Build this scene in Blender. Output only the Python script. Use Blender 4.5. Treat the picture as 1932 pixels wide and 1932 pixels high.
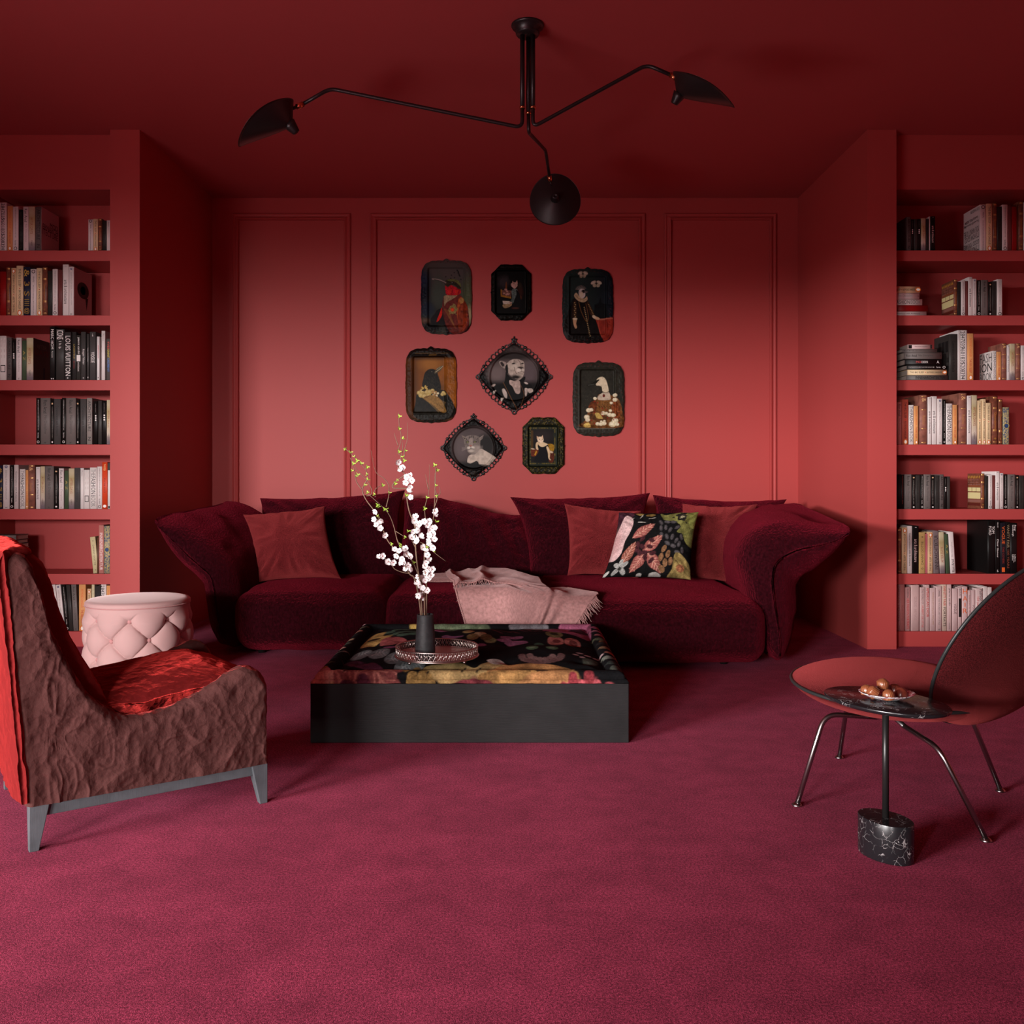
import bpy, bmesh, math, random
import numpy as np
from mathutils import Vector, Matrix

R = math.radians
scene = bpy.context.scene
COL = scene.collection
for o in list(bpy.data.objects):
    bpy.data.objects.remove(o)

# ------------------------------------------------------------------ camera
F = 1700.0
CX, CY = 965.5, 905.0
cam_d = bpy.data.cameras.new('camera')
cam = bpy.data.objects.new('camera', cam_d)
COL.objects.link(cam)
cam.location = (0, 0, 1.0)
cam.rotation_euler = (R(90), 0, 0)
cam_d.sensor_width = 36.0
cam_d.lens = 36.0 * F / 1932.0
cam_d.shift_y = (905 - 966) / 1932.0
cam_d.clip_start = 0.05
scene.camera = cam

# ------------------------------------------------------------------ world, light, exposure
world = bpy.data.worlds.new('World')
scene.world = world
world.use_nodes = True
wb = world.node_tree.nodes['Background']
wb.inputs[0].default_value = (1.0, 0.96, 0.98, 1)
wb.inputs[1].default_value = 0.055

def area(name, loc, aim, sx, sy, power, col=(1, 1, 1), spread=180):
    d = bpy.data.lights.new(name, 'AREA')
    d.shape = 'RECTANGLE'
    d.size, d.size_y, d.energy, d.color = sx, sy, power, col
    d.spread = R(spread)
    o = bpy.data.objects.new(name, d)
    COL.objects.link(o)
    o.location = loc
    o.rotation_euler = (Vector(aim) - Vector(loc)).to_track_quat('-Z', 'Y').to_euler()
    return o
# daylight falling in from a tall window behind and to the left of the camera
area('window_daylight', (-4.5, -7.2, 1.97), (0.2, 5.5, 1.0), 2.5, 1.15, 1420, (1.0, 0.965, 0.95))
# and from the long window in the left wall
area('side_daylight', (-9.0, -4.5, 2.0), (1.4, 5.4, 1.0), 3.0, 1.15, 2150, (1.0, 0.965, 0.95))
# last lamp here: added fill low inside the room, aimed up at the ceiling
# added fill from straight behind, lifts the dark table front
area('rear_fill', (-1.4, -7.4, 2.0), (-0.4, 4.0, 0.6), 1.2, 1.15, 380, (1.0, 0.965, 0.95))
area('ceiling_fill', (-3.3, 0.4, 0.12), (-1.3, 2.0, 3.0), 2.4, 0.8, 75, (1.0, 0.93, 0.92), 140)

vs = scene.view_settings
vs.view_transform = 'Standard'
vs.look = 'None'
vs.gamma = 1.0
vs.use_curve_mapping = False
vs.exposure = 0.0
try:
    scene.cycles.max_bounces = 8
    scene.cycles.diffuse_bounces = 5
    scene.cycles.use_denoising = True
    scene.cycles.sample_clamp_indirect = 6.0
except Exception:
    pass

# ------------------------------------------------------------------ helpers
def lin(c):
    if isinstance(c, str):
        c = c.lstrip('#')
        c = tuple(int(c[i:i + 2], 16) / 255 for i in (0, 2, 4))
    return tuple((v / 12.92 if v <= 0.04045 else ((v + 0.055) / 1.055) ** 2.4) for v in c[:3])

def P(px, py, Y):
    """the point at distance Y that the photograph shows at px, py"""
    return np.array([(px - CX) * Y / F, Y, 1 - (py - CY) * Y / F])

def wl(o):
    v = Vector((0, 0, 0))
    while o is not None:
        v += o.location
        o = o.parent
    return v

def tag(o, label=None, cat=None, group=None, kind=None):
    if label: o['label'] = label
    if cat: o['category'] = cat
    if group: o['group'] = group
    if kind: o['kind'] = kind
    return o

def thing(name, label, cat, loc=(0, 0, 0), group=None):
    o = bpy.data.objects.new(name, None)
    o.empty_display_size = 0.05
    COL.objects.link(o)
    o.location = loc
    return tag(o, label, cat, group)

def mesh_data(name, V, Fc, mats, smooth=True, midx=None, colors=None):
    me = bpy.data.meshes.new(name)
    V = np.asarray(V, dtype=float)
    me.from_pydata([tuple(v) for v in V], [], [tuple(int(i) for i in f) for f in Fc])
    if not isinstance(mats, (list, tuple)):
        mats = [mats]
    for m in mats:
        me.materials.append(m)
    n = len(me.polygons)
    if smooth is True:
        me.polygons.foreach_set('use_smooth', [True] * n)
    elif isinstance(smooth, (list, np.ndarray)):
        me.polygons.foreach_set('use_smooth', [bool(s) for s in smooth])
    if midx is not None:
        me.polygons.foreach_set('material_index', [int(i) for i in midx])
    if colors is not None:
        a = me.color_attributes.new('Col', 'FLOAT_COLOR', 'POINT')
        c = np.ones((len(V), 4)); c[:, :3] = colors
        a.data.foreach_set('color', c.ravel())
    me.validate()
    me.update()
    return me

def mk(name, V, Fc, mats, parent=None, smooth=True, midx=None, colors=None):
    """world-space geometry as one mesh object under parent"""
    V = np.asarray(V, dtype=float)
    o = bpy.data.objects.new(name, None) if False else None
    off = wl(parent) if parent is not None else Vector((0, 0, 0))
    me = mesh_data(name, V - np.array(off), Fc, mats, smooth, midx, colors)
    o = bpy.data.objects.new(name, me)
    COL.objects.link(o)
    if parent is not None:
        o.parent = parent
    return o

def bevel(o, w, seg=2, angle=40):
    m = o.modifiers.new('bevel', 'BEVEL')
    m.width, m.segments, m.limit_method, m.angle_limit = w, seg, 'ANGLE', R(angle)
    m.harden_normals = False
    return o

class MB:
    def __init__(s):
        s.V, s.F, s.M, s.S = [], [], [], []
    def add(s, V, Fc, mi=0, sm=True):
        b = len(s.V)
        s.V += [tuple(v) for v in V]
        for f in Fc:
            s.F.append(tuple(i + b for i in f)); s.M.append(mi); s.S.append(sm)
        return s
    def box(s, x0, x1, y0, y1, z0, z1, mi=0):
        V = [(x, y, z) for x in (x0, x1) for y in (y0, y1) for z in (z0, z1)]
        Fc = [(0, 1, 3, 2), (4, 6, 7, 5), (0, 4, 5, 1), (2, 3, 7, 6), (0, 2, 6, 4), (1, 5, 7, 3)]
        return s.add(V, Fc, mi, False)
    def build(s, name, mats, parent=None):
        return mk(name, s.V, s.F, mats, parent, np.array(s.S), s.M)

def boxo(name, x0, x1, y0, y1, z0, z1, m, parent=None, bw=0):
    o = MB().box(x0, x1, y0, y1, z0, z1).build(name, m, parent)
    if bw: bevel(o, bw)
    return o

def gridfaces(nu, nv, cu=False, cv=False):
    fs = []
    for i in range(nu if cu else nu - 1):
        for j in range(nv if cv else nv - 1):
            a = i * nv + j; b = ((i + 1) % nu) * nv + j
            c = ((i + 1) % nu) * nv + (j + 1) % nv; d = i * nv + (j + 1) % nv
            fs.append((a, b, c, d))
    return fs

def crm(pts, n, closed=False):
    """Catmull-Rom through pts, n samples per span"""
    p = np.asarray(pts, float); k = len(p); out = []
    rng = range(k) if closed else range(k - 1)
    for i in rng:
        if closed:
            a, b, c, d = p[i - 1], p[i], p[(i + 1) % k], p[(i + 2) % k]
        else:
            a, b, c, d = p[max(i - 1, 0)], p[i], p[i + 1], p[min(i + 2, k - 1)]
        for t in np.arange(n) / n:
            out.append(0.5 * ((2 * b) + (c - a) * t + (2 * a - 5 * b + 4 * c - d) * t * t + (3 * b - a - 3 * c + d) * t ** 3))
    if not closed:
        out.append(p[-1])
    return np.array(out)

def tube(pts, rad, n=10, caps=True):
    p = np.asarray(pts, float); k = len(p)
    r = np.full(k, rad) if np.isscalar(rad) else np.asarray(rad, float)
    T = np.gradient(p, axis=0); T /= np.linalg.norm(T, axis=1)[:, None] + 1e-12
    up = np.array([0, 0, 1.0]) if abs(T[0][2]) < 0.9 else np.array([1.0, 0, 0])
    N = np.cross(T[0], up); N /= np.linalg.norm(N)
    V = []
    for i in range(k):
        N = N - T[i] * (N @ T[i]); N /= np.linalg.norm(N) + 1e-12
        B = np.cross(T[i], N)
        for a in np.arange(n) * 2 * math.pi / n:
            V.append(p[i] + r[i] * (math.cos(a) * N + math.sin(a) * B))
    Fc = []
    for i in range(k - 1):
        for j in range(n):
            Fc.append((i * n + j, i * n + (j + 1) % n, (i + 1) * n + (j + 1) % n, (i + 1) * n + j))
    if caps:
        Fc.append(tuple(range(n - 1, -1, -1))); Fc.append(tuple((k - 1) * n + j for j in range(n)))
    return V, Fc

def lathe(prof, n, c=(0, 0, 0), sx=1, sy=1, rot=0):
    """profile of (r, z), spun round z; sx, sy make it oval"""
    V = []
    for r, z in prof:
        for a in np.arange(n) * 2 * math.pi / n:
            x, y = r * sx * math.cos(a), r * sy * math.sin(a)
            V.append((c[0] + x * math.cos(rot) - y * math.sin(rot), c[1] + x * math.sin(rot) + y * math.cos(rot), c[2] + z))
    k = len(prof); Fc = []
    for i in range(k - 1):
        for j in range(n):
            Fc.append((i * n + j, i * n + (j + 1) % n, (i + 1) * n + (j + 1) % n, (i + 1) * n + j))
    Fc.append(tuple(range(n - 1, -1, -1))); Fc.append(tuple((k - 1) * n + j for j in range(n)))
    return V, Fc

def orient(V, c, d, up=(0, 0, 1)):
    """turn local geometry (axis z) so z points along d, then move to c"""
    q = Vector(d).to_track_quat('Z', 'Y')
    return [tuple(q @ Vector(v) + Vector(c)) for v in V]

def vnoise(Pt, scale, seed=0):
    """smooth value noise, -1..1, vectorised"""
    p = np.asarray(Pt, float) * scale + seed * 17.31
    i = np.floor(p).astype(np.int64); f = p - i
    f = f * f * f * (f * (f * 6 - 15) + 10)
    def h(ix, iy, iz):
        n = (ix * 374761393 + iy * 668265263 + iz * 2147483647 + seed * 1274126177) & 0xffffffff
        n = ((n ^ (n >> 13)) * 1274126177) & 0xffffffff
        return ((n ^ (n >> 16)) & 0xffff) / 32767.5 - 1
    out = 0
    for dx in (0, 1):
        for dy in (0, 1):
            for dz in (0, 1):
                w = (f[:, 0] if dx else 1 - f[:, 0]) * (f[:, 1] if dy else 1 - f[:, 1]) * (f[:, 2] if dz else 1 - f[:, 2])
                out = out + w * h(i[:, 0] + dx, i[:, 1] + dy, i[:, 2] + dz)
    return out

def vnormals(V, Fc):
    V = np.asarray(V, float); N = np.zeros_like(V)
    q = np.array([f for f in Fc if len(f) == 4], dtype=int)
    n = np.cross(V[q[:, 2]] - V[q[:, 0]], V[q[:, 3]] - V[q[:, 1]])
    for k in range(4):
        np.add.at(N, q[:, k], n)
    return N / (np.linalg.norm(N, axis=1)[:, None] + 1e-12)

# ------------------------------------------------------------------ materials
def mat(name, col, rough=0.6, metal=0.0, sheen=0.0, tint=None, sheen_rough=0.35, spec=0.5, bumps=(), var=None, attr=False, coat=0.0):
    m = bpy.data.materials.new(name)
    m.use_nodes = True
    nt = m.node_tree; N = nt.nodes; L = nt.links
    b = N['Principled BSDF']
    c = lin(col) if isinstance(col, str) else col
    b.inputs['Base Color'].default_value = (*c, 1)
    b.inputs['Roughness'].default_value = rough
    b.inputs['Metallic'].default_value = metal
    b.inputs['Specular IOR Level'].default_value = spec
    b.inputs['Sheen Weight'].default_value = sheen
    b.inputs['Sheen Roughness'].default_value = sheen_rough
    if tint: b.inputs['Sheen Tint'].default_value = (*(lin(tint) if isinstance(tint, str) else tint), 1)
    b.inputs['Coat Weight'].default_value = coat
    tc = N.new('ShaderNodeTexCoord')
    src = None
    if attr:
        a = N.new('ShaderNodeAttribute'); a.attribute_name = 'Col'
        src = a.outputs['Color']
    if var:
        sc, amt, det = var
        nz = N.new('ShaderNodeTexNoise'); nz.inputs['Scale'].default_value = sc; nz.inputs['Detail'].default_value = det
        L.new(tc.outputs['Object'], nz.inputs['Vector'])
        mr = N.new('ShaderNodeMapRange'); mr.inputs[1].default_value = 0.3; mr.inputs[2].default_value = 0.7
        mr.inputs[3].default_value = 1 - amt; mr.inputs[4].default_value = 1 + amt
        L.new(nz.outputs['Fac'], mr.inputs['Value'])
        mx = N.new('ShaderNodeVectorMath'); mx.operation = 'MULTIPLY'
        if src: L.new(src, mx.inputs[0])
        else: mx.inputs[0].default_value = c
        L.new(mr.outputs[0], mx.inputs[1])
        src = mx.outputs[0]
    if src: L.new(src, b.inputs['Base Color'])
    prev = None
    for kind, scale, strength, dist, *rest in bumps:
        if kind == 'noise':
            t = N.new('ShaderNodeTexNoise'); t.inputs['Scale'].default_value = scale
            t.inputs['Detail'].default_value = rest[1] if len(rest) > 1 else 3; out = t.outputs['Fac']
        elif kind == 'crumple':
            t = N.new('ShaderNodeTexVoronoi'); t.inputs['Scale'].default_value = scale; out = t.outputs['Distance']
            wn = N.new('ShaderNodeTexNoise'); wn.inputs['Scale'].default_value = scale * .6; wn.inputs['Detail'].default_value = 3
            ws = N.new('ShaderNodeVectorMath'); ws.operation = 'SCALE'; ws.inputs['Scale'].default_value = 1.1 / scale
            L.new(tc.outputs['Object'], wn.inputs['Vector']); L.new(wn.outputs['Color'], ws.inputs[0])
            wa = N.new('ShaderNodeVectorMath'); L.new(tc.outputs['Object'], wa.inputs[0]); L.new(ws.outputs[0], wa.inputs[1])
            bp = N.new('ShaderNodeBump'); bp.inputs['Strength'].default_value = strength; bp.inputs['Distance'].default_value = dist
            L.new(wa.outputs[0], t.inputs['Vector']); L.new(out, bp.inputs['Height'])
            if prev: L.new(prev, bp.inputs['Normal'])
            prev = bp.outputs['Normal']; continue
        elif kind == 'voronoi':
            t = N.new('ShaderNodeTexVoronoi'); t.inputs['Scale'].default_value = scale; out = t.outputs['Distance']
        else:
            t = N.new('ShaderNodeTexWave'); t.inputs['Scale'].default_value = scale
            t.inputs['Distortion'].default_value = 6; t.inputs['Detail'].default_value = 2; t.inputs['Detail Scale'].default_value = 1.5; out = t.outputs['Fac']
        mp = N.new('ShaderNodeMapping')
        mp.inputs['Scale'].default_value = rest[0] if rest else (1, 1, 1)
        L.new(tc.outputs['Object'], mp.inputs['Vector']); L.new(mp.outputs[0], t.inputs['Vector'])
        bp = N.new('ShaderNodeBump'); bp.inputs['Strength'].default_value = strength; bp.inputs['Distance'].default_value = dist
        L.new(out, bp.inputs['Height'])
        if prev: L.new(prev, bp.inputs['Normal'])
        prev = bp.outputs['Normal']
    if prev: L.new(prev, b.inputs['Normal'])
    return m

def nap(m, col, sigma, w=1.0):
    """adds a velvet nap: fibres that catch light at glancing angles"""
    nt = m.node_tree; N = nt.nodes; L = nt.links; b = N['Principled BSDF']; out = [n for n in N if n.type == 'OUTPUT_MATERIAL'][0]
    s = N.new('ShaderNodeBsdfSheen'); s.distribution = 'ASHIKHMIN'; s.inputs['Roughness'].default_value = sigma
    s.inputs['Color'].default_value = (*[c * w for c in col], 1)
    a = N.new('ShaderNodeAddShader'); L.new(b.outputs[0], a.inputs[0]); L.new(s.outputs[0], a.inputs[1]); L.new(a.outputs[0], out.inputs['Surface'])
    if b.inputs['Normal'].is_linked: L.new(b.inputs['Normal'].links[0].from_socket, s.inputs['Normal'])
    return m

M = {}
M['wall'] = mat('red_wall_paint', (0.40, 0.057, 0.054), 0.5, spec=0.2, bumps=(('noise', 180, 0.04, 0.001),))
M['ceiling'] = mat('red_ceiling_paint', (0.38, 0.060, 0.062), 0.6, spec=0.3)
M['shelf'] = mat('red_lacquered_wood', (0.40, 0.057, 0.055), 0.45, spec=0.2)
M['sofa'] = nap(mat('burgundy_chenille', (0.022, 0.0014, 0.0035), 0.95, spec=0.05,
                bumps=(('noise', 95, 1.0, 0.010, (1, 1, 0.45)), ('noise', 300, 0.6, 0.004)), var=(75, 0.5, 4)), (0.30, 0.012, 0.030), 0.30)
M['velvet'] = nap(mat('crimson_boucle_velvet', (0.095, 0.009, 0.011), 0.95, spec=0.05,
                  bumps=(('noise', 230, 1.0, 0.006), ('noise', 600, 0.5, 0.003)), var=(230, 0.75, 3)), (0.62, 0.085, 0.085), 0.36)
M['black_paint'] = mat('black_lacquered_metal', (0.012, 0.011, 0.011), 0.38, spec=0.5)
M['brass'] = mat('polished_brass', (0.75, 0.36, 0.16), 0.22, metal=1.0)
M['pink'] = mat('blush_velvet', (0.54, 0.345, 0.33), 0.85, sheen=0.6, tint=(1, 0.80, 0.78), sheen_rough=0.4, spec=0.15, bumps=(('noise', 400, 0.15, 0.001),))
M['pinkbutton'] = mat('blush_velvet_button', (0.50, 0.25, 0.245), 0.8, sheen=0.5, tint=(1, 0.8, 0.78), spec=0.2)
M['throw'] = mat('dusty_pink_wool', (0.37, 0.19, 0.18), 0.95, sheen=0.35, tint=(1, 0.7, 0.68), spec=0.1,
                 bumps=(('noise', 320, 0.35, 0.003), ('noise', 900, 0.4, 0.0015)), var=(70, 0.22, 5))
M['darkwood'] = mat('black_stained_oak', (0.0075, 0.0068, 0.0072), 0.6, spec=0.25,
                    bumps=(('noise', 30, 0.35, 0.002, (0.6, 4, 26), 6),), var=(9, 0.35, 5))
M['crumple'] = nap(mat('crushed_velvet_shaded', (0.062, 0.022, 0.020), 0.9, spec=0.1,
                   bumps=(('crumple', 13, 0.40, 0.03), ('crumple', 32, 0.40, 0.012), ('noise', 70, 0.45, 0.007, (1, 1, 1), 6))), (0.50, 0.06, 0.055), 0.22)  # same velvet as the seat, its shaded tone put into the colour
M['crumpleseat'] = nap(mat('crushed_velvet_lit', (0.13, 0.008, 0.008), 0.9, spec=0.1,
                       bumps=(('crumple', 17, 0.28, 0.02), ('crumple', 40, 0.30, 0.010), ('noise', 60, 0.35, 0.006, (1, 1, 1), 6))), (0.50, 0.035, 0.03), 0.26)  # same velvet as the sides, its lit tone put into the colour
M['greywood'] = mat('slate_grey_wood', (0.062, 0.070, 0.078), 0.55, bumps=(('noise', 25, 0.3, 0.001, (14, 14, 1), 4),), var=(20, 0.2, 4))
M['beetle'] = nap(mat('rose_red_velvet', (0.050, 0.005, 0.006), 0.9, spec=0.08,
                  bumps=(('noise', 420, 0.8, 0.002),), var=(380, 0.7, 2)), (0.42, 0.06, 0.06), 0.20)
M['piping'] = mat('black_piping', (0.018, 0.022, 0.022), 0.45)
M['chrome'] = mat('black_chrome', (0.36, 0.34, 0.34), 0.26, metal=1.0)
M['ceramic'] = mat('matt_black_ceramic', (0.018, 0.018, 0.020), 0.62, bumps=(('noise', 60, 0.25, 0.003, (1, 1, 3), 4),), var=(40, 0.4, 5))
M['silver'] = mat('antique_silver', (0.52, 0.46, 0.43), 0.3, metal=1.0)
M['mirror'] = mat('smoked_mirror', (0.30, 0.27, 0.28), 0.12, metal=1.0)
M['bark'] = mat('brown_bark', (0.16, 0.095, 0.060), 0.8, bumps=(('noise', 200, 0.6, 0.002),))
M['petal'] = mat('white_petal', (0.86, 0.80, 0.80), 0.6, sheen=0.2)
M['stamen'] = mat('pink_stamen', (0.55, 0.22, 0.20), 0.6)
M['leafgreen'] = mat('young_green_leaf', (0.33, 0.47, 0.06), 0.55)
M['painted'] = mat('printed_enamel', (1, 1, 1), 0.42, spec=0.07, attr=True)
M['traymetal'] = mat('black_enamel', (0.010, 0.009, 0.008), 0.4)
M['floral'] = mat('floral_tapestry', (1, 1, 1), 0.95, spec=0.04, attr=True, bumps=(('noise', 500, 0.35, 0.0015), ('noise', 1200, 0.3, 0.001)), var=(130, 0.30, 5))
M['chocolate'] = mat('milk_chocolate', (0.27, 0.085, 0.035), 0.28, coat=0.4)
M['chocdark'] = mat('red_brown_chocolate', (0.18, 0.035, 0.02), 0.35, coat=0.3)

def carpet_mat():
    m = mat('mulberry_carpet', (0.272, 0.036, 0.076), 0.95, sheen=0.08, tint=(1, 0.3, 0.45), sheen_rough=0.5, spec=0.03)
    nt = m.node_tree; N = nt.nodes; L = nt.links; b = N['Principled BSDF']; tc = [n for n in N if n.type == 'TEX_COORD'][0]
    def nz(s, d, sc=(1, 1, 1)):
        mp = N.new('ShaderNodeMapping'); mp.inputs['Scale'].default_value = sc
        t = N.new('ShaderNodeTexNoise'); t.inputs['Scale'].default_value = s; t.inputs['Detail'].default_value = d
        L.new(tc.outputs['Object'], mp.inputs['Vector']); L.new(mp.outputs[0], t.inputs['Vector']); return t.outputs['Fac']
    big = nz(3.6, 7, (1, 1.5, 1)); fine = nz(430, 3)
    r1 = N.new('ShaderNodeMapRange'); r1.inputs[1].default_value = .35; r1.inputs[2].default_value = .65; r1.inputs[3].default_value = .86; r1.inputs[4].default_value = 1.14
    r2 = N.new('ShaderNodeMapRange'); r2.inputs[1].default_value = .33; r2.inputs[2].default_value = .67; r2.inputs[3].default_value = .25; r2.inputs[4].default_value = 1.75
    L.new(big, r1.inputs[0]); L.new(fine, r2.inputs[0])
    def mr(f, a, b, lo, hi):
        r = N.new('ShaderNodeMapRange'); r.inputs[1].default_value = a; r.inputs[2].default_value = b; r.inputs[3].default_value = lo; r.inputs[4].default_value = hi
        L.new(f, r.inputs[0]); return r.outputs[0]
    def mul(a, b):
        q = N.new('ShaderNodeMath'); q.operation = 'MULTIPLY'; L.new(a, q.inputs[0]); L.new(b, q.inputs[1]); return q
    tuft = mr(nz(165, 2), .35, .65, .62, 1.38); blot = mr(nz(15, 5), .35, .65, .90, 1.10)
    mu = mul(mul(mul(r1.outputs[0], r2.outputs[0]).outputs[0], tuft).outputs[0], blot)
    vm = N.new('ShaderNodeVectorMath'); vm.operation = 'SCALE'; vm.inputs[0].default_value = (0.272, 0.036, 0.076)
    L.new(mu.outputs[0], vm.inputs['Scale']); L.new(vm.outputs[0], b.inputs['Base Color'])
    bp = N.new('ShaderNodeBump'); bp.inputs['Strength'].default_value = 0.35; bp.inputs['Distance'].default_value = 0.003
    L.new(fine, bp.inputs['Height']); L.new(bp.outputs[0], b.inputs['Normal'])
    return m
M['carpet'] = carpet_mat()

def marble_mat():
    m = mat('black_marble', (0.012, 0.012, 0.014), 0.22, spec=0.5)
    nt = m.node_tree; N = nt.nodes; L = nt.links; b = N['Principled BSDF']; tc = [n for n in N if n.type == 'TEX_COORD'][0]
    w = N.new('ShaderNodeTexNoise'); w.inputs['Scale'].default_value = 14; w.inputs['Detail'].default_value = 8
    L.new(tc.outputs['Object'], w.inputs['Vector'])
    wsc = N.new('ShaderNodeVectorMath'); wsc.operation = 'SCALE'; wsc.inputs['Scale'].default_value = 0.14
    L.new(w.outputs['Color'], wsc.inputs[0])
    ad = N.new('ShaderNodeVectorMath'); L.new(tc.outputs['Object'], ad.inputs[0]); L.new(wsc.outputs[0], ad.inputs[1])
    v = N.new('ShaderNodeTexVoronoi'); v.feature = 'DISTANCE_TO_EDGE'; v.inputs['Scale'].default_value = 30
    L.new(ad.outputs[0], v.inputs['Vector'])
    r = N.new('ShaderNodeMapRange'); r.inputs[1].default_value = 0.0; r.inputs[2].default_value = 0.022; r.inputs[3].default_value = 1; r.inputs[4].default_value = 0
    L.new(v.outputs['Distance'], r.inputs[0])
    n2 = N.new('ShaderNodeTexNoise'); n2.inputs['Scale'].default_value = 26; n2.inputs['Detail'].default_value = 4
    L.new(tc.outputs['Object'], n2.inputs['Vector'])
    r2 = N.new('ShaderNodeMapRange'); r2.inputs[1].default_value = .44; r2.inputs[2].default_value = .58; L.new(n2.outputs['Fac'], r2.inputs[0])
    mu = N.new('ShaderNodeMath'); mu.operation = 'MULTIPLY'; L.new(r.outputs[0], mu.inputs[0]); L.new(r2.outputs[0], mu.inputs[1])
    mx = N.new('ShaderNodeMix'); mx.data_type = 'RGBA'
    mx.inputs['A'].default_value = (0.012, 0.012, 0.014, 1); mx.inputs['B'].default_value = (0.55, 0.50, 0.50, 1)
    L.new(mu.outputs[0], mx.inputs['Factor']); L.new(mx.outputs['Result'], b.inputs['Base Color'])
    return m
M['marble'] = marble_mat()

def plate_mat():
    m = mat('marbled_porcelain', (0.8, 0.75, 0.78), 0.2)
    nt = m.node_tree; N = nt.nodes; L = nt.links; b = N['Principled BSDF']; tc = [n for n in N if n.type == 'TEX_COORD'][0]
    n = N.new('ShaderNodeTexNoise'); n.inputs['Scale'].default_value = 55; n.inputs['Detail'].default_value = 5; n.inputs['Distortion'].default_value = 1.5
    L.new(tc.outputs['Object'], n.inputs['Vector'])
    r = N.new('ShaderNodeValToRGB'); r.color_ramp.elements[0].position = .44; r.color_ramp.elements[0].color = (0.25, 0.02, 0.06, 1)
    r.color_ramp.elements[1].position = .52; r.color_ramp.elements[1].color = (0.8, 0.76, 0.78, 1)
    L.new(n.outputs['Fac'], r.inputs[0]); L.new(r.outputs[0], b.inputs['Base Color'])
    return m
M['plate'] = plate_mat()

# ------------------------------------------------------------------ the room
YP, YB, YS, YK = 5.3125, 6.60, 5.39, 5.707     # pier face, back wall, shelf fronts, bookcase backs
HC = 3.0635
XL, XR = -2.195, 2.095
def struct(o): o['kind'] = 'structure'; return o
struct(boxo('floor', -6.6, 6.2, -8.4, 6.75, -0.08, 0.0, M['carpet']))
struct(boxo('ceiling', -6.6, 6.2, -8.4, 6.75, HC, HC + 0.1, M['ceiling']))
struct(boxo('wall_back', XL - 0.175, XR + 0.172, YB, YB + 0.12, 0, HC, M['wall']))
struct(MB().box(-2.370, XL, YP, YS - .0005, 0, HC).box(-2.262, XL, YS - .0005, YB, 0, HC).build('wall_left', M['wall']))
struct(MB().box(XR, 2.267, YP, YS - .0005, 0, HC).box(XR, 2.160, YS - .0005, YB, 0, HC).build('wall_right', M['wall']))
struct(boxo('wall_outer_left', -3.65, -3.47, 1.8, 5.75, 0, HC, M['wall']))
struct(boxo('light_blocker_fin', -3.469, -3.24, 1.8, 2.0, 0, HC, M['wall']))  # added unseen fin, shades the outer end of the left bookcase
struct(boxo('light_blocker_head', -3.65, -3.47, -1.6, 1.8, 1.95, HC, M['wall']))  # added unseen header, cuts the side light off the upper right wall
struct(boxo('wall_outer_right', 4.2, 4.38, -6.4, 5.75, 0, HC, M['wall']))
# added unseen sloping blocker behind the camera, keeps daylight off the upper walls
_b = [(-6.6, HC - .001), (-6.6, 2.57), (4.2, 1.17), (4.2, HC - .001)]
struct(mk('light_blocker_slope', [(x, y, z) for y in (-.95, -.70) for x, z in _b], [(0, 1, 2, 3), (7, 6, 5, 4), (0, 4, 5, 1), (1, 5, 6, 2), (2, 6, 7, 3), (3, 7, 4, 0)], M['wall'], smooth=False))

struct(boxo('light_blocker_behind', -1.0, 4.2, -0.949, -0.701, 0, 1.60, M['wall']))  # added unseen blocker, holds the window light back from the right side

def moulding(name, px0, px1, pytop, zbot):
    # raised frame swept round a rectangle on the back wall, mitred at the corners
    x0, x1 = (px0 - CX) * YB / F, (px1 - CX) * YB / F
    z1 = 1 - (pytop - CY) * YB / F
    prof = [(0, 0), (0, .010), (.004, .016), (.010, .018), (.016, .012), (.022, .010), (.030, .014), (.037, .022), (.044, .024), (.048, .018), (.050, .008), (.050, 0)]
    V = []
    for cx, cz, sx, sz in ((x0, zbot, 1, 1), (x1, zbot, -1, 1), (x1, z1, -1, -1), (x0, z1, 1, -1)):
        for d, h in prof:
            V.append((cx + sx * d, YB - h, cz + sz * d))
    o = mk(name, V, gridfaces(4, len(prof), cu=True), M['wall'], smooth=False)
    return struct(o)
moulding('trim_1', 438, 661.5, 403, 0.22)
moulding('trim_2', 698, 1217, 403, 0.22)
moulding('trim_3', 1253, 1464, 403, 0.22)

SHELF_PX = [(472.4, 492.5), (595, 614), (717, 736.5), (838.5, 858.7), (960.4, 980.4), (1082.7, 1102.6), (1191.3, 1222)]
def zs(py): return 1 - (py - CY) * YS / F
HEAD_Z = zs(357.6)
def bookcase(x0, x1, endx, label):
    t = thing('bookcase', label, 'bookcase', ((x0 + x1) / 2, YS + 0.16, 0))
    boxo('back_panel', x0, x1, YK, YK + 0.03, 0, HC - 0.001, M['shelf'], t)
    boxo('header', x0, x1, YS, YK, HEAD_Z, HC - 0.001, M['shelf'], t)
    for k, (a, b) in enumerate(SHELF_PX):
        if k < 6: boxo('shelf', x0, x1, YS, YK, zs(b), zs(a), M['shelf'], t, 0.002)
        else: boxo('plinth', x0, x1, YS, YK, 0.0005, zs(a), M['shelf'], t, 0.002)
    e0, e1 = endx
    boxo('side_panel', e0, e1, YS, YK + 0.03, 0.0005, HC - 0.001, M['shelf'], t)
    return t
bookcase(-3.147, -2.2625, (-3.40, -3.1475), 'red built-in bookcase behind the pink pouf and armchair')
bookcase(2.1605, 3.30, (3.3005, 3.55), 'red built-in bookcase behind the side table and shell chair')
struct(boxo('wall_filler_left', -3.47, -3.4005, YS, YK + 0.04, 0, HC, M['wall']))
struct(boxo('wall_filler_right', 3.5505, 4.2, YS, YK + 0.04, 0, HC, M['wall']))

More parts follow.
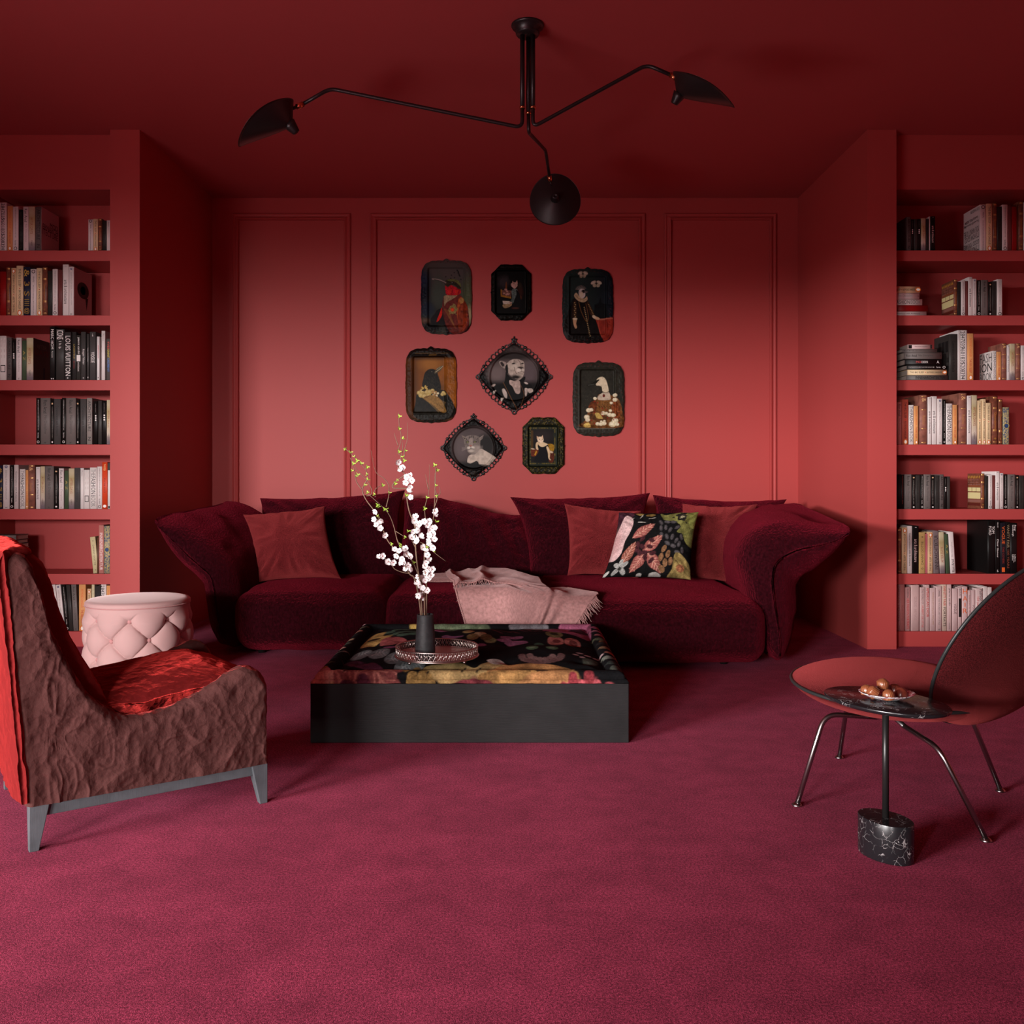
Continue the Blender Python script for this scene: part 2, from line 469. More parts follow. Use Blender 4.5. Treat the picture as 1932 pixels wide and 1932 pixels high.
# ------------------------------------------------------------------ books
_paper = {}
def cmat(hexcol, rough=0.6, kind='book_cloth'):
    k = (hexcol, rough)
    if k not in _paper:
        _paper[k] = mat(kind + '_' + hexcol.lstrip('#'), hexcol, rough, spec=0.3)
    return _paper[k]
M['pages'] = mat('book_pages', (0.50, 0.42, 0.36), 0.9, bumps=(('noise', 300, 0.3, 0.001, (8, 0.3, 0.3)),))
M['gilt'] = mat('gilt_tooling', (0.55, 0.30, 0.10), 0.35, metal=0.6)
M['leather'] = mat('brown_leather', (0.17, 0.050, 0.028), 0.5, bumps=(('noise', 160, 0.5, 0.002),), var=(45, 0.4, 4))
M['leatherold'] = mat('worn_leather', (0.24, 0.085, 0.058), 0.6, bumps=(('noise', 160, 0.5, 0.002),), var=(30, 0.35, 6))
def ornate_mat():
    m = mat('blue_yellow_ornament', (0.5, 0.4, 0.15), 0.6)
    nt = m.node_tree; N = nt.nodes; L = nt.links; b = N['Principled BSDF']; tc = [n for n in N if n.type == 'TEX_COORD'][0]
    v = N.new('ShaderNodeTexVoronoi'); v.inputs['Scale'].default_value = 130; v.inputs['Randomness'].default_value = 0.55
    L.new(tc.outputs['Object'], v.inputs['Vector'])
    r = N.new('ShaderNodeValToRGB'); r.color_ramp.interpolation = 'CONSTANT'
    r.color_ramp.elements[0].color = (0.05, 0.08, 0.16, 1); r.color_ramp.elements[1].position = .38; r.color_ramp.elements[1].color = (0.50, 0.40, 0.17, 1)
    e = r.color_ramp.elements.new(.62); e.color = (0.06, 0.09, 0.17, 1)
    L.new(v.outputs['Distance'], r.inputs[0])
    L.new(r.outputs[0], b.inputs['Base Color'])
    return m
M['ornate'] = ornate_mat()
def after_mat():
    m = mat('misty_dust_jacket', (0.5, 0.4, 0.3), 0.45)
    nt = m.node_tree; N = nt.nodes; L = nt.links; b = N['Principled BSDF']; tc = [n for n in N if n.type == 'TEX_COORD'][0]
    sx = N.new('ShaderNodeSeparateXYZ'); L.new(tc.outputs['Generated'], sx.inputs[0])
    n = N.new('ShaderNodeTexNoise'); n.inputs['Scale'].default_value = 9; L.new(tc.outputs['Object'], n.inputs['Vector'])
    a = N.new('ShaderNodeMath'); a.operation = 'MULTIPLY_ADD'; a.inputs[1].default_value = .22; L.new(n.outputs['Fac'], a.inputs[0]); L.new(sx.outputs['Z'], a.inputs[2])
    r = N.new('ShaderNodeValToRGB'); el = r.color_ramp.elements
    el[0].position = .16; el[0].color = (0.22, 0.17, 0.19, 1); el[1].position = .26; el[1].color = (0.34, 0.28, 0.26, 1)
    for p, c in ((.34, (0.62, 0.52, 0.43, 1)), (.62, (0.50, 0.39, 0.22, 1)), (.85, (0.42, 0.33, 0.16, 1)), (1.0, (0.58, 0.50, 0.33, 1))):
        e = el.new(p); e.color = c
    L.new(a.outputs[0], r.inputs[0]); L.new(r.outputs[0], b.inputs['Base Color'])
    return m
M['after'] = after_mat()

_txt = {}
def textmesh(s):
    if s in _txt: return _txt[s]
    cu = bpy.data.curves.new('lettering', 'FONT'); cu.body = s; cu.resolution_u = 2
    cu.space_line = 0.85
    ob = bpy.data.objects.new('lettering', cu); COL.objects.link(ob)
    dg = bpy.context.evaluated_depsgraph_get()
    me = bpy.data.meshes.new_from_object(ob.evaluated_get(dg))
    bpy.data.objects.remove(ob); bpy.data.curves.remove(cu)
    n = len(me.vertices); c = np.zeros(n * 3); me.vertices.foreach_get('co', c); c = c.reshape(-1, 3)
    lo, hi = c.min(0), c.max(0)
    c = (c - (lo + hi) / 2) / np.maximum(hi - lo, 1e-6); c[:, 2] = 0
    me.vertices.foreach_set('co', c.ravel()); me.update()
    me.materials.clear()
    _txt[s] = me
    return me
_txtm = {}
def lettering(s, colr, parent, loc, X, Y_, w, h, name='title'):
    k = (s, colr)
    if k not in _txtm:
        me = textmesh(s).copy(); me.materials.append(cmat(colr, 0.55, 'lettering')); _txtm[k] = me
    o = bpy.data.objects.new(name, _txtm[k]); COL.objects.link(o)
    Z = Vector(X).cross(Vector(Y_))
    m3 = Matrix((Vector(X), Vector(Y_), Z)).transposed().to_4x4()
    o.parent = parent
    o.matrix_local = Matrix.Translation(Vector(loc)) @ m3 @ Matrix.Diagonal((w, h, 1, 1))
    return o

DOWN = ((0, 0, -1), (1, 0, 0)); UP = ((0, 0, 1), (-1, 0, 0)); ACR = ((1, 0, 0), (0, 0, 1))
K, W_, RD, OR, GR = '#181414', '#e8e0dc', '#b8201c', '#d8602a', '#77706e'
BS = [('THE BIG SLEEP', K, .06, .42, .34), ('•', RD, .445, .465, .2), ('RAYMOND CHANDLER', K, .49, .87, .34)]
GOOD = "IT'S NOT HOW GOOD YOU ARE, IT'S HOW GOOD YOU WANT TO BE."
# name: cover colour, looks, spine lettering (text, colour, from, to along the spine, height as a share of the width, column), extras
T = {
 'white': ('#d9cdca', 'plain white book', []), 'plainwhite': ('#dcd3d0', 'plain white book', [('Phaidon', GR, .06, .2, .3)]), 'plain': ('#cfc2bf', 'plain pale book', []),
 'digits': ('#ddd2cf', 'white book with jumbled black numerals', [('2847035', K, .02, .36, .62, -.18), ('9601835', K, .33, .68, .62, -.18), ('5208394', K, .65, .98, .62, -.18)]),
 'chand': ('#d99a62', 'orange paperback lettered in red', [('RAYMOND CHANDLER', OR, .1, .5, .34), ('THE BIG SLEEP', RD, .54, .84, .36)], 'oval_low'),
 'good': ('#ddd2cf', 'white paperback with thin black sentence', [(GOOD, K, .04, .70, .2), ('Paul Arden', K, .76, .88, .28)], 'ring_low'),
 'goodu': ('#ddd2cf', 'white paperback shelved upside down', [(GOOD, K, .98, .34, .2), ('Paul Arden', K, .28, .16, .28)], 'ring_high'),
 'goodk': ('#15110f', 'black paperback with thin white sentence', [(GOOD, W_, .04, .70, .2), ('Paul Arden', W_, .75, .86, .28)], 'ring_low_w'),
 'rings': ('#12100e', 'black book with faint curled ornament', [('@ @ @ @ @ @', '#3a3430', .06, .96, .6)]),
 'arad': ('#dccfcd', 'white book with a two-tone title', [('Ron Arad', K, .05, .35, .5), ('No Discipline', '#a89a98', .40, .80, .46), ('Skira', K, .95, .985, .2)]),
 'aradg': ('#6d6461', 'grey book with a two-tone title', [('Ron Arad', K, .05, .33, .36), ('No Discipline', '#4d4644', .38, .77, .34), ('Skira', K, .95, .975, .2)]),
 'aradm': ('#a25450', 'dusky red book with a two-tone title', [('Ron Arad', K, .05, .33, .5), ('No Discipline', '#6d3634', .38, .77, .46)]),
 'aradu': ('#dccfcd', 'white leaning book titled bottom up', [('Ron Arad', K, .96, .66, .5), ('No Discipline', '#a89a98', .60, .24, .46)]),
 'after': (None, 'misty brown landscape jacket', [('AFTER DAYS', '#9a5a48', .24, .62, .42), ('CASEY', '#5f4a40', .76, .9, .25)], 'after'),
 'afteru': (None, 'misty brown landscape jacket, leaning', [('AFTER DAYS', '#9a5a48', .74, .36, .42)], 'after'),
 'arch': ('#5c5250', 'grey book with black capitals', [('ARCHITECTURE', K, .06, .75, .52), ('N', K, .86, .93, .5)]),
 'archl': ('#8b827d', 'light grey book with black capitals', [('ARCHITECTURE', K, .06, .72, .52), ('N', K, .84, .92, .5)]),
 'sleep': ('#dfc39a', 'cream paperback lettered in black', BS, 'oval_low'),
 'sleepr': ('#ad4a3a', 'red brown paperback lettered in black', BS, 'oval_low'),
 'sleepu': ('#d8b48c', 'tan paperback shelved upside down', [('THE BIG SLEEP', K, .94, .60, .34), ('•', RD, .57, .55, .2), ('RAYMOND CHANDLER', K, .53, .14, .34)], 'oval_high'),
 'leather': (None, 'brown leather book with gold bands', [('Queensjourney', '#b07030', .34, .70, .5), ('*', '#c08a3a', .86, .9, .4)], 'leather'),
 'leatherd': (None, 'dark leather book with gold bands', [('Journey', '#a8602a', .44, .70, .5)], 'leather'),
 'leatherbig': (None, 'tall worn leather book', [('Realms', '#b07a50', .42, .60, .4), ('&', '#d0a070', .06, .14, .5)], 'leatherbig'),
 'artsg': ('#2e2a27', 'charcoal book with black lettering', [('arts & architecture', '#0d0b0a', .28, .78, .5)]),
 'arts': ('#e0d6d3', 'white book with bold black title', [('arts & architecture', K, .30, .77, .55), ('-', K, .03, .035, .4)]),
 'artsk': ('#0e0b0b', 'black book with bold pale title', [('arts & architecture', '#d8b8b4', .28, .76, .5), ('-', W_, .03, .035, .3)]),
 'red': ('#8f0f10', 'plain dark red book', []), 'mauve': ('#6b3634', 'thin plum book', []), 'pink': ('#c76a74', 'thin pink book', []), 'pinkish': ('#b87470', 'faded pink book', [('HOUSE OF STYLE', '#96504c', .45, .78, .4)]),
 'blue': ('#1c2036', 'dark blue book with gold figures', [('& 3 S', '#a88430', .05, .60, .75), ('IIII', '#8a7030', .66, .8, .7), ('@', '#a88430', .84, .97, .8)]),
 'essen': ('#dbd0cd', 'white book with a blue dot', [('ESSENTIALS OF VISUAL COMMUNICATION', '#8d8280', .12, .78, .26), ('X', K, .95, .985, .4)], 'dot'),
 'sketch': ('#ded6d2', 'white book with a sketched square', [('= = = =', '#cfc4c0', .05, .5, .6), ('□', K, .66, .82, .7)]),
 'dots': ('#14100f', 'slim black book with white dots', [('•••', W_, .32, .46, .4), ('modern', '#6f6662', .06, .26, .25)]),
 'green': ('#43523c', 'green book with gold initials', [('A Z', '#b09a50', .26, .5, .5)]),
 'marc': ('#171413', 'tall black book with white capitals', [('MARC HOM', W_, .05, .42, .55), ('Portraits', W_, .46, .58, .25), ('=', W_, .965, .985, .5)]),
 'icons': ('#33302e', 'grey book with blocky white letters', [('ICONS', W_, .02, .20, .75), ('I h b', W_, .24, .38, .3)]),
 'lv': ('#383534', 'grey book with large white capitals', [('LOUIS VUITTON', W_, .08, .91, .8), ('▲', W_, .94, .97, .3)]),
 'lager': ('#2d2b2a', 'grey book lettered in yellow', [('LAGERFELD', '#c0a040', .26, .56, .3), ('the vision', RD, .60, .76, .25)]),
 'pierre': ('#35322f', 'grey book with rounded white title', [('pierre cardin', W_, .05, .42, .6), ('■', W_, .44, .58, .9), ('evolution', W_, .60, .8, .4)]),
 'roger': ('#403d3c', 'grey book with a script title', [('Roger Vivier', W_, .36, .68, .5), ('v', W_, .94, .97, .3)]),
 'thin': ('#171312', 'slim black book with tiny white lettering', [('CONVERSATIONS ON DESIGN AND FORM', '#a49a92', .15, .86, .22), ('●', '#c8a078', .06, .10, .5), ('■', W_, .93, .965, .4)]),
 'slim': ('#3b3837', 'slim grey book with tiny lettering', [('Valentino  themes and variations', W_, .3, .6, .3), ('x', W_, .92, .96, .4)]),
 'vogue': ('#444140', 'grey book with tall white capitals', [('VOGUE', W_, .42, .64, .62), ('on style', W_, .04, .1, .3)]),
 'redline': ('#e2dcda', 'white book with a thin red line', [('▬▬▬', RD, .2, .5, .12), ('◆', K, .92, .96, .3)]),
 'ysl': ('#57524f', 'grey book with multicoloured capitals', [('YVES', '#d84a40', .06, .25, .5), ('SAINT', '#d8c23a', .26, .46, .5), ('LAURENT', '#4a7ac8', .48, .8, .5)]),
 'convg': ('#4a4645', 'dark grey book with faint black title', [('Conversations with Architects', '#1c1918', .15, .82, .4)]),
 'conv': ('#332f2d', 'charcoal book with faint black title', [('Conversations with Architects', '#12100f', .15, .82, .4)]),
 'convw': ('#cfc1be', 'pale book with a small black title', [('Conversations with Architects', K, .15, .84, .36)]),
 'charcoal': ('#3a3634', 'plain charcoal book', [('.', K, .05, .06, .2)]),
 'fashion': ('#dfd6d2', 'white book with fine tall capitals', [('THE', GR, .04, .2, .6), ('FASHION', K, .22, .64, .62), ('BOOK', GR, .67, .95, .62)]),
 'orange': ('#c8401f', 'tall orange red book', [('TASTES', '#e8c080', .04, .18, .35), ('the big story', '#7a2010', .34, .66, .35), ('●', W_, .91, .975, .6)]),
 'modernw': ('#dcd2cf', 'white book with black ends', [('■', K, .0, .16, .9), ('■', K, .94, .99, .6)]),
 'danny': ('#cbbd92', 'cream leaning book with spaced lettering', [('DANNY DOTTIE', '#5a5240', .22, .78, .3), ('•', '#5a5240', .9, .92, .3), ('•', '#5a5240', .1, .12, .3)]),
 'emily': ('#c3a067', 'sand coloured book with spaced lettering', [('DANNY DOTTIE', '#4a3a20', .78, .22, .34), ('•', '#3a2a18', .1, .12, .3), ('o', '#3a2a18', .86, .9, .3)]),
 'brown': ('#5c3a28', 'thin brown book', []),
 'innenp': ('#bb7a70', 'pink book with white capitals', [('INNENARCHITEKTUR', '#ead8d6', .16, .93, .55)]),
 'inneng': ('#7b6b6c', 'mauve grey book titled bottom up', [('INNENARCHITEKTUR', K, .90, .10, .6)]),
 'innen': ('#57504d', 'grey book with black capitals', [('INNENARCHITEKTUR', K, .22, .93, .55)]),
 'ornate': (None, 'blue and yellow ornamental book', [], 'ornate'),
 'cream': ('#cbbf9c', 'cream book', [('• • A • • •', '#5a5240', .1, .6, .3)]),
 'black': ('#0d0a0a', 'plain black book', []),
 'goodr': ('#150a0a', 'black paperback with a thin red sentence', [(GOOD, '#a83428', .04, .70, .22), ('Paul Arden', '#a83428', .75, .86, .28)]),
 'modernk': ('#0f0c0c', 'black book with broad pale capitals', [('MO', '#d05a5a', .30, .44, .42), ('DERN', W_, .45, .62, .42), ('A', W_, .86, .93, .5)]),
 'fdesign': ('#cdb0ae', 'small pale book with black ends', [('FASHION DESIGN', K, .28, .8, .22), ('■', K, .02, .16, .8), ('■', K, .93, .99, .9)]),
 'tomford': ('#0d0b0b', 'large black boxed book', [('TOM', W_, .10, .24, .34, .22), ('FORD', W_, .10, .27, .34, -.2)]),
 'dior': ('#100d0d', 'black book with white serif title', [('NEW LOOK', W_, .04, .14, .2), ('Dior', W_, .36, .50, .36), ('Glamour', W_, .52, .70, .32), ('d', W_, .93, .97, .3)]),
 'voguer': ('#1b1820', 'black book with orange capitals', [('VOGUE', OR, .07, .42, .62), ('THE COVERS', '#8a2a20', .48, .80, .4), ('■', OR, .88, .97, .6)]),
 'vf': ('#120e0d', 'black book with dim gold capitals', [('VANITY FAIR', '#8a7a60', .05, .50, .55), ('100 YEARS', '#7a4030', .54, .90, .5)]),
 'peter': ('#0f0b0c', 'black book with stacked white names', [('Peter', W_, .04, .16, .3, .18), ('Lindbergh', W_, .04, .26, .3, -.16), ('A different', W_, .62, .76, .18, .2), ('vision on', W_, .62, .78, .18, 0), ('fashion', W_, .62, .74, .18, -.2)]),
 'herrera': ('#b98886', 'pink book with tall thin capitals', [('CAROLINA', '#7a4a48', .03, .40, .55), ('HERRERA', '#7a4a48', .45, .80, .55)]),
 'exceed': ('#b98886', 'pink book lettered in red', [('EXCEEDING', K, .03, .24, .3), ('HER FASHION PORTRAITS', RD, .26, .95, .5)]),
 'armani': ('#bfa09d', 'broad pink book with faint capitals', [('GIORGIO', '#a98a88', .25, .48, .34), ('ARMANI', '#a98a88', .52, .76, .34)]),
 'world': ('#c2a5a2', 'pale pink book with red and grey lettering', [('THE WORLD OF', '#7a5a58', .04, .38, .36), ('HUBERT DE STYLE', '#c04848', .42, .92, .36)]),
 'amdior': ('#c2a5a2', 'pale book with red serif capitals', [('AMERICAN DIOR', RD, .06, .70, .72)]),
 'lvw': ('#c8abaa', 'pale book with a slanted gold script', [('Louis Vuitton  Art Fashion and Architecture', '#a88060', .85, .1, .3)]),
 'chanel': ('#c8abaa', 'pale book with small black capitals', [('CHANEL', K, .08, .24, .3), ('THE VOCABULARY OF STYLE', GR, .27, .86, .3), ('T&H', K, .95, .985, .4)]),
 'vfp': ('#c9b3a4', 'cream book with red and black capitals', [('VANITY FAIR', RD, .03, .46, .5), ('PORTRAITS', K, .49, .90, .5)]),
 'pcw': ('#ccb0ae', 'white book with rounded black title', [('pierre cardin', K, .09, .46, .55), ('evolution', '#b08080', .5, .77, .15), ('FASHION', K, .83, .96, .2)]),
 'voguew': ('#c8acab', 'pale book with serif grey title', [('VOGUE', '#5a4644', .36, .60, .5)]),
 'box': ('#c8acab', 'pale book with a black bar', [('▮', K, .25, .68, .7), ('BAR', GR, .03, .2, .4)]),
 'hair': ('#c8acab', 'pale book with big orange capitals', [('H', OR, .05, .16, .85, 0), ('A', OR, .21, .32, .85, 0), ('I', OR, .36, .45, .16, 0), ('R', OR, .49, .60, .85, 0)]),
 'film': ('#c8acab', 'thin pale book with brown lettering', [('FASHION IN FILM', '#7a4038', .12, .60, .34)]),
 'fash': ('#ccb4b2', 'white book with black and red lettering', [('Fashion', K, .03, .30, .42, .24), ('150 years', RD, .2, .5, .34, -.2)]),
}
ACROSS = {'hair'}

def prism(outline, z0, z1):
    n = len(outline)
    V = [(x, y, z0) for x, y in outline] + [(x, y, z1) for x, y in outline]
    Fc = [(i, (i + 1) % n, n + (i + 1) % n, n + i) for i in range(n)]
    return V, Fc, n

def make_book(t, h, d, tm, seed=0, side=None):
    spec = T[tm]; base, look, texts = spec[:3]; ex = spec[3] if len(spec) > 3 else None
    cover = {'after': M['after'], 'leather': M['leather'], 'leatherbig': M['leatherold'], 'ornate': M['ornate']}.get(ex) or cmat(base, 0.5)
    b = min(0.003, t * .18); bul = t * (0.16 if ex in ('leather', 'leatherbig') else 0.05)
    arc = [(-t / 2 + t * k / 6, -bul * (1 - (k / 3 - 1) ** 2)) for k in range(7)]
    outl = arc + [(t / 2, d), (t / 2 - b, d), (t / 2 - b, b), (-t / 2 + b, b), (-t / 2 + b, d), (-t / 2, d)]
    V, Fc, n = prism(outl, 0, h)
    # caps as quads/tris: spine strip, two boards
    def cap(o, flip):
        f = [tuple(o + i for i in range(7)) + (o + 9, o + 10)]
        f += [(o + 6, o + 7, o + 8, o + 9), (o + 10, o + 11, o + 12, o)]
        return [x[::-1] if flip else x for x in f]
    Fc = Fc + cap(0, True) + cap(n, False)
    sm = [i < 6 for i in range(len(Fc))]
    me = mesh_data('book', V, Fc, cover, np.array(sm))
    o = bpy.data.objects.new('book', me); COL.objects.link(o)
    pg = MB().box(-t / 2 + b, t / 2 - b, b, d - .004, .003, h - .003)
    pm = mesh_data('pages', pg.V, pg.F, M['pages'], False)
    po = bpy.data.objects.new('pages', pm); COL.objects.link(po); po.parent = o
    yf = -bul - .0006
    for tx in texts:
        s, c, a, e, hf = tx[:5]; colo = tx[5] if len(tx) > 5 else 0
        L_ = abs(e - a) * h; zc = h * (1 - (a + e) / 2)
        if tm in ACROSS: X, Y2, w_, h_ = (*ACR, t * hf, L_)
        else: X, Y2, w_, h_ = (*(DOWN if e > a else UP), L_, t * hf)
        lettering(s, c, o, (t * colo, yf, zc), X, Y2, w_, h_)
    if ex in ('leather', 'leatherbig'):
        g = MB(); hs = (.03, .045, .24, .26, .70, .72, .95) if ex == 'leather' else (.03, .30, .68, .96)
        for q in hs:
            pts = [(x * .86, y - .0007) for x, y in arc] + [(x * .86, y + .0008) for x, y in arc[::-1]]
            V2, F2, n2 = prism(pts, h * (1 - q) - .002, h * (1 - q) + .002)
            g.add(V2, F2 + [tuple(range(n2))[::-1], tuple(range(n2, 2 * n2))])
        m2 = mesh_data('gilt_bands', g.V, g.F, M['gilt'], False); go = bpy.data.objects.new('gilt_bands', m2); COL.objects.link(go); go.parent = o
    def disc(name, z, rx, rz, c, off=0.0006, hole=0):
        k = 18; Vd = [(rx * math.cos(6.2832 * i / k), yf - off, z + rz * math.sin(6.2832 * i / k)) for i in range(k)]
        if hole:
            Vd += [(hole * x, y, z + hole * (zz - z)) for x, y, zz in Vd]
            Fd = [(i, k + i, k + (i + 1) % k, (i + 1) % k) for i in range(k)]
        else: Fd = [tuple(range(k))]
        m2 = mesh_data(name, Vd, Fd, cmat(c), False); q = bpy.data.objects.new(name, m2); COL.objects.link(q); q.parent = o
    if ex and ex.startswith('oval'):
        z = h * (.055 if ex == 'oval_low' else .93)
        disc('emblem', z, t * .33, t * .42, '#d06a22'); disc('emblem_centre', z, t * .19, t * .28, '#efe6dc', .0009)
    if ex and ex.startswith('ring'):
        z = h * (.055 if 'low' in ex else .945)
        disc('emblem', z, t * .3, t * .3, '#d8d0cc' if ex.endswith('_w') else '#3a3230', .0006, .68)
    if ex == 'dot':
        disc('emblem', h * .955, t * .2, t * .2, '#1c2a60'); disc('emblem_centre', h * .955, t * .08, t * .08, '#d8d0cc', .0009)
    if ex == 'ornate':
        disc('emblem', h * .5, t * .46, t * .46, '#b09a50', .0006); disc('emblem_centre', h * .5, t * .36, t * .36, '#27406a', .0009)
    if side:
        which, items = side; sg = 1 if which == 'R' else -1
        for it in items:
            if it[0] == 'panel':
                _, u0, u1, v0, v1, c = it
                bo = MB().box(min(sg * t / 2, sg * (t / 2 + .0006)), max(sg * t / 2, sg * (t / 2 + .0006)), u0 * d, u1 * d, v0 * h, v1 * h)
                m2 = mesh_data('cover_panel', bo.V, bo.F, cmat(c), False); q = bpy.data.objects.new('cover_panel', m2); COL.objects.link(q); q.parent = o
            else:
                s, u0, u1, v0, v1, c, flip = it
                X = Vector((0, sg, 0)); Y2 = Vector((0, 0, 1))
                if flip: X, Y2 = -X, -Y2
                lettering(s, c, o, (sg * (t / 2 + .0012), d * (u0 + u1) / 2, h * (v0 + v1) / 2), X, Y2, abs(u1 - u0) * d, abs(v1 - v0) * h, 'cover_title')
    return o, look

ORD = 'first second third fourth fifth sixth seventh eighth ninth tenth eleventh twelfth thirteenth fourteenth fifteenth sixteenth seventeenth eighteenth nineteenth twentieth twenty-first twenty-second'.split()
SH = ['top', 'second', 'third', 'fourth', 'fifth', 'sixth', 'lowest']
YBK = YS + 0.012
def place_rows(rows, ox, sc, bay, near_pier_last):
    place = 'pouf' if bay == 'L' else 'shell chair'
    grp = 'books on the bookcase behind the ' + place
    for ri, (oy, base_c, items, stack) in enumerate(rows):
        zb = zs(SHELF_PX[ri][0]) + 0.0008
        s_, ox_ = (sc, ox) if not isinstance(oy, tuple) else (oy[1], oy[2])
        oy_ = oy if not isinstance(oy, tuple) else oy[0]
        m = YBK / F
        made = []; prev = -9
        for it in items:
            a, b_, top, tm = it[:4]; lean = it[4] if len(it) > 4 else 0; side = it[5] if len(it) > 5 else None
            x0, x1 = (ox_ + a / s_ - CX) * m, (ox_ + b_ / s_ - CX) * m
            x0 = max(x0, prev + .0005)
            if bay == 'L': x1 = min(x1, -2.266)
            else: x0 = max(x0, 2.164)
            prev = x1
            top_px = oy_ + top / s_; h = (1 - (top_px - CY) * m) - zb
            ceil_ = (zs(SHELF_PX[ri - 1][1]) if ri else HEAD_Z) - .002 - zb
            h = min(h, ceil_ - abs(math.sin(R(lean))) * (x1 - x0))
            random.seed(int(a * 7 + ri * 31 + (bay == 'L')))
            d = min(0.245, max(.15, h * random.uniform(.68, .80)))
            o, look = make_book(max(x1 - x0 - .0006, .006), h / (math.cos(R(lean))), d, tm, 0, side)
            xb = (x0 + x1) / 2 - h * math.tan(R(lean)) * .5
            o.rotation_euler = (0, R(lean), 0)
            o.location = (xb, YBK + (.004 * random.random()), zb + abs(math.sin(R(lean))) * (x1 - x0) * .5)
            made.append((o, look))
        n = len(made)
        for i, (o, look) in enumerate(made):
            k = n - 1 - i if near_pier_last else i
            tag(o, f'{look}, {ORD[k]} from pier, {SH[ri]} shelf behind {place}', 'book', grp)
        if stack:
            z = zb; ns = len(stack)
            for i, (xr, c0, c1, tm, h) in enumerate(stack):
                t = (c1 - c0) / s_ * m
                random.seed(i + ri * 5)
                h = min(h, (ox_ + xr / s_ - CX) * m - (-3.142 if bay == 'L' else 2.166))
                o, look = make_book(t - .0008, h, min(.24, h * .72 + .02), tm)
                o.rotation_euler = (0, R(-90), 0)
                o.location = ((ox_ + xr / s_ - CX) * m, YBK + .006 * random.random(), z + t / 2)
                z += t
                pos = 'lowest' if i == 0 else ('topmost' if i == ns - 1 else ORD[i] + ' up')
                tag(o, f'{look}, {pos} in flat stack, {SH[ri]} shelf behind {place}', 'book', grp)

modern = ('R', [('panel', .0, 1., 0., 1., '#d8c4c0'), ('MOD', .48, .93, .62, .74, K, 0), ('ERNARCH', .06, .93, .52, .64, K, 0), ('ITECTURE', .06, .93, .40, .53, K, 0)])
bubble = ('R', [('panel', 0., 1., 0., 1., '#d0b4b0'), ('●', .18, .82, .42, .76, '#120e10', 0), ('●', .36, .64, .50, .68, '#2a2a50', 0), ('●', .42, .58, .55, .64, '#d0b4b0', 0), ('▼', .62, .78, .20, .46, '#120e10', 0), ('a b c d e', .3, .9, .03, .08, '#4a2a28', 0)])
aftr = ('R', [('panel', 0., 1., 0., 1., '#5a4640'), ('AFTER', .2, .8, .78, .88, '#8a6a5a', 0), ('DAYS', .12, .9, .62, .76, '#7a2a26', 0), ('▮', .6, .68, .06, .34, '#1a1c38', 0)])
howgood = ('L', [('FOR PHAIDON', .02, .55, .90, .97, '#5a5452', 1), ('book by PAUL ARDEN.', .12, .92, .73, .81, K, 1), ("The world's best-selling", .04, .97, .65, .72, K, 1), ('YOU WANT TO BE.', .04, .97, .44, .57, K, 1), ("IT'S HOW GOOD", .04, .92, .31, .43, K, 1), ('GOOD YOU ARE,', .04, .97, .17, .29, K, 1), ("IT'S NOT HOW", .04, .85, .03, .15, K, 1)])
panels = ('L', [('panel', .04, .96, .62, .66, '#8a4a2c'), ('panel', .03, .32, .49, .60, '#d8c890'), ('panel', .36, .64, .49, .60, '#d8c890'), ('panel', .68, .97, .49, .60, '#d8c890'), ('panel', .03, .97, .28, .46, '#d8c890'), ('~ ~ ~ ~ ~ ~ ~ ~', .05, .95, .85, .95, '#c08a3a', 0), ('== == ==\n= === ==\n=== = ===', .05, .95, .67, .83, '#a0706a', 0), ('panel', .03, .97, .18, .26, '#8a5a50'), ('panel', .03, .97, .08, .16, '#5a2018')])
photos = ('L', [('panel', .55, .72, .62, .86, '#151414'), ('panel', .3, .5, .62, .86, '#151414'), ('panel', .08, .26, .62, .86, '#151414'), ('Conversations\nwith Architects', .02, .2, .2, .55, '#15110f', 0)])
fbk = ('L', [('FASH', .04, .96, .64, .95, '#6a6462', 0), ('ION', .04, .96, .32, .62, K, 0), ('BOOK', .04, .96, .02, .29, '#6a6462', 0)])

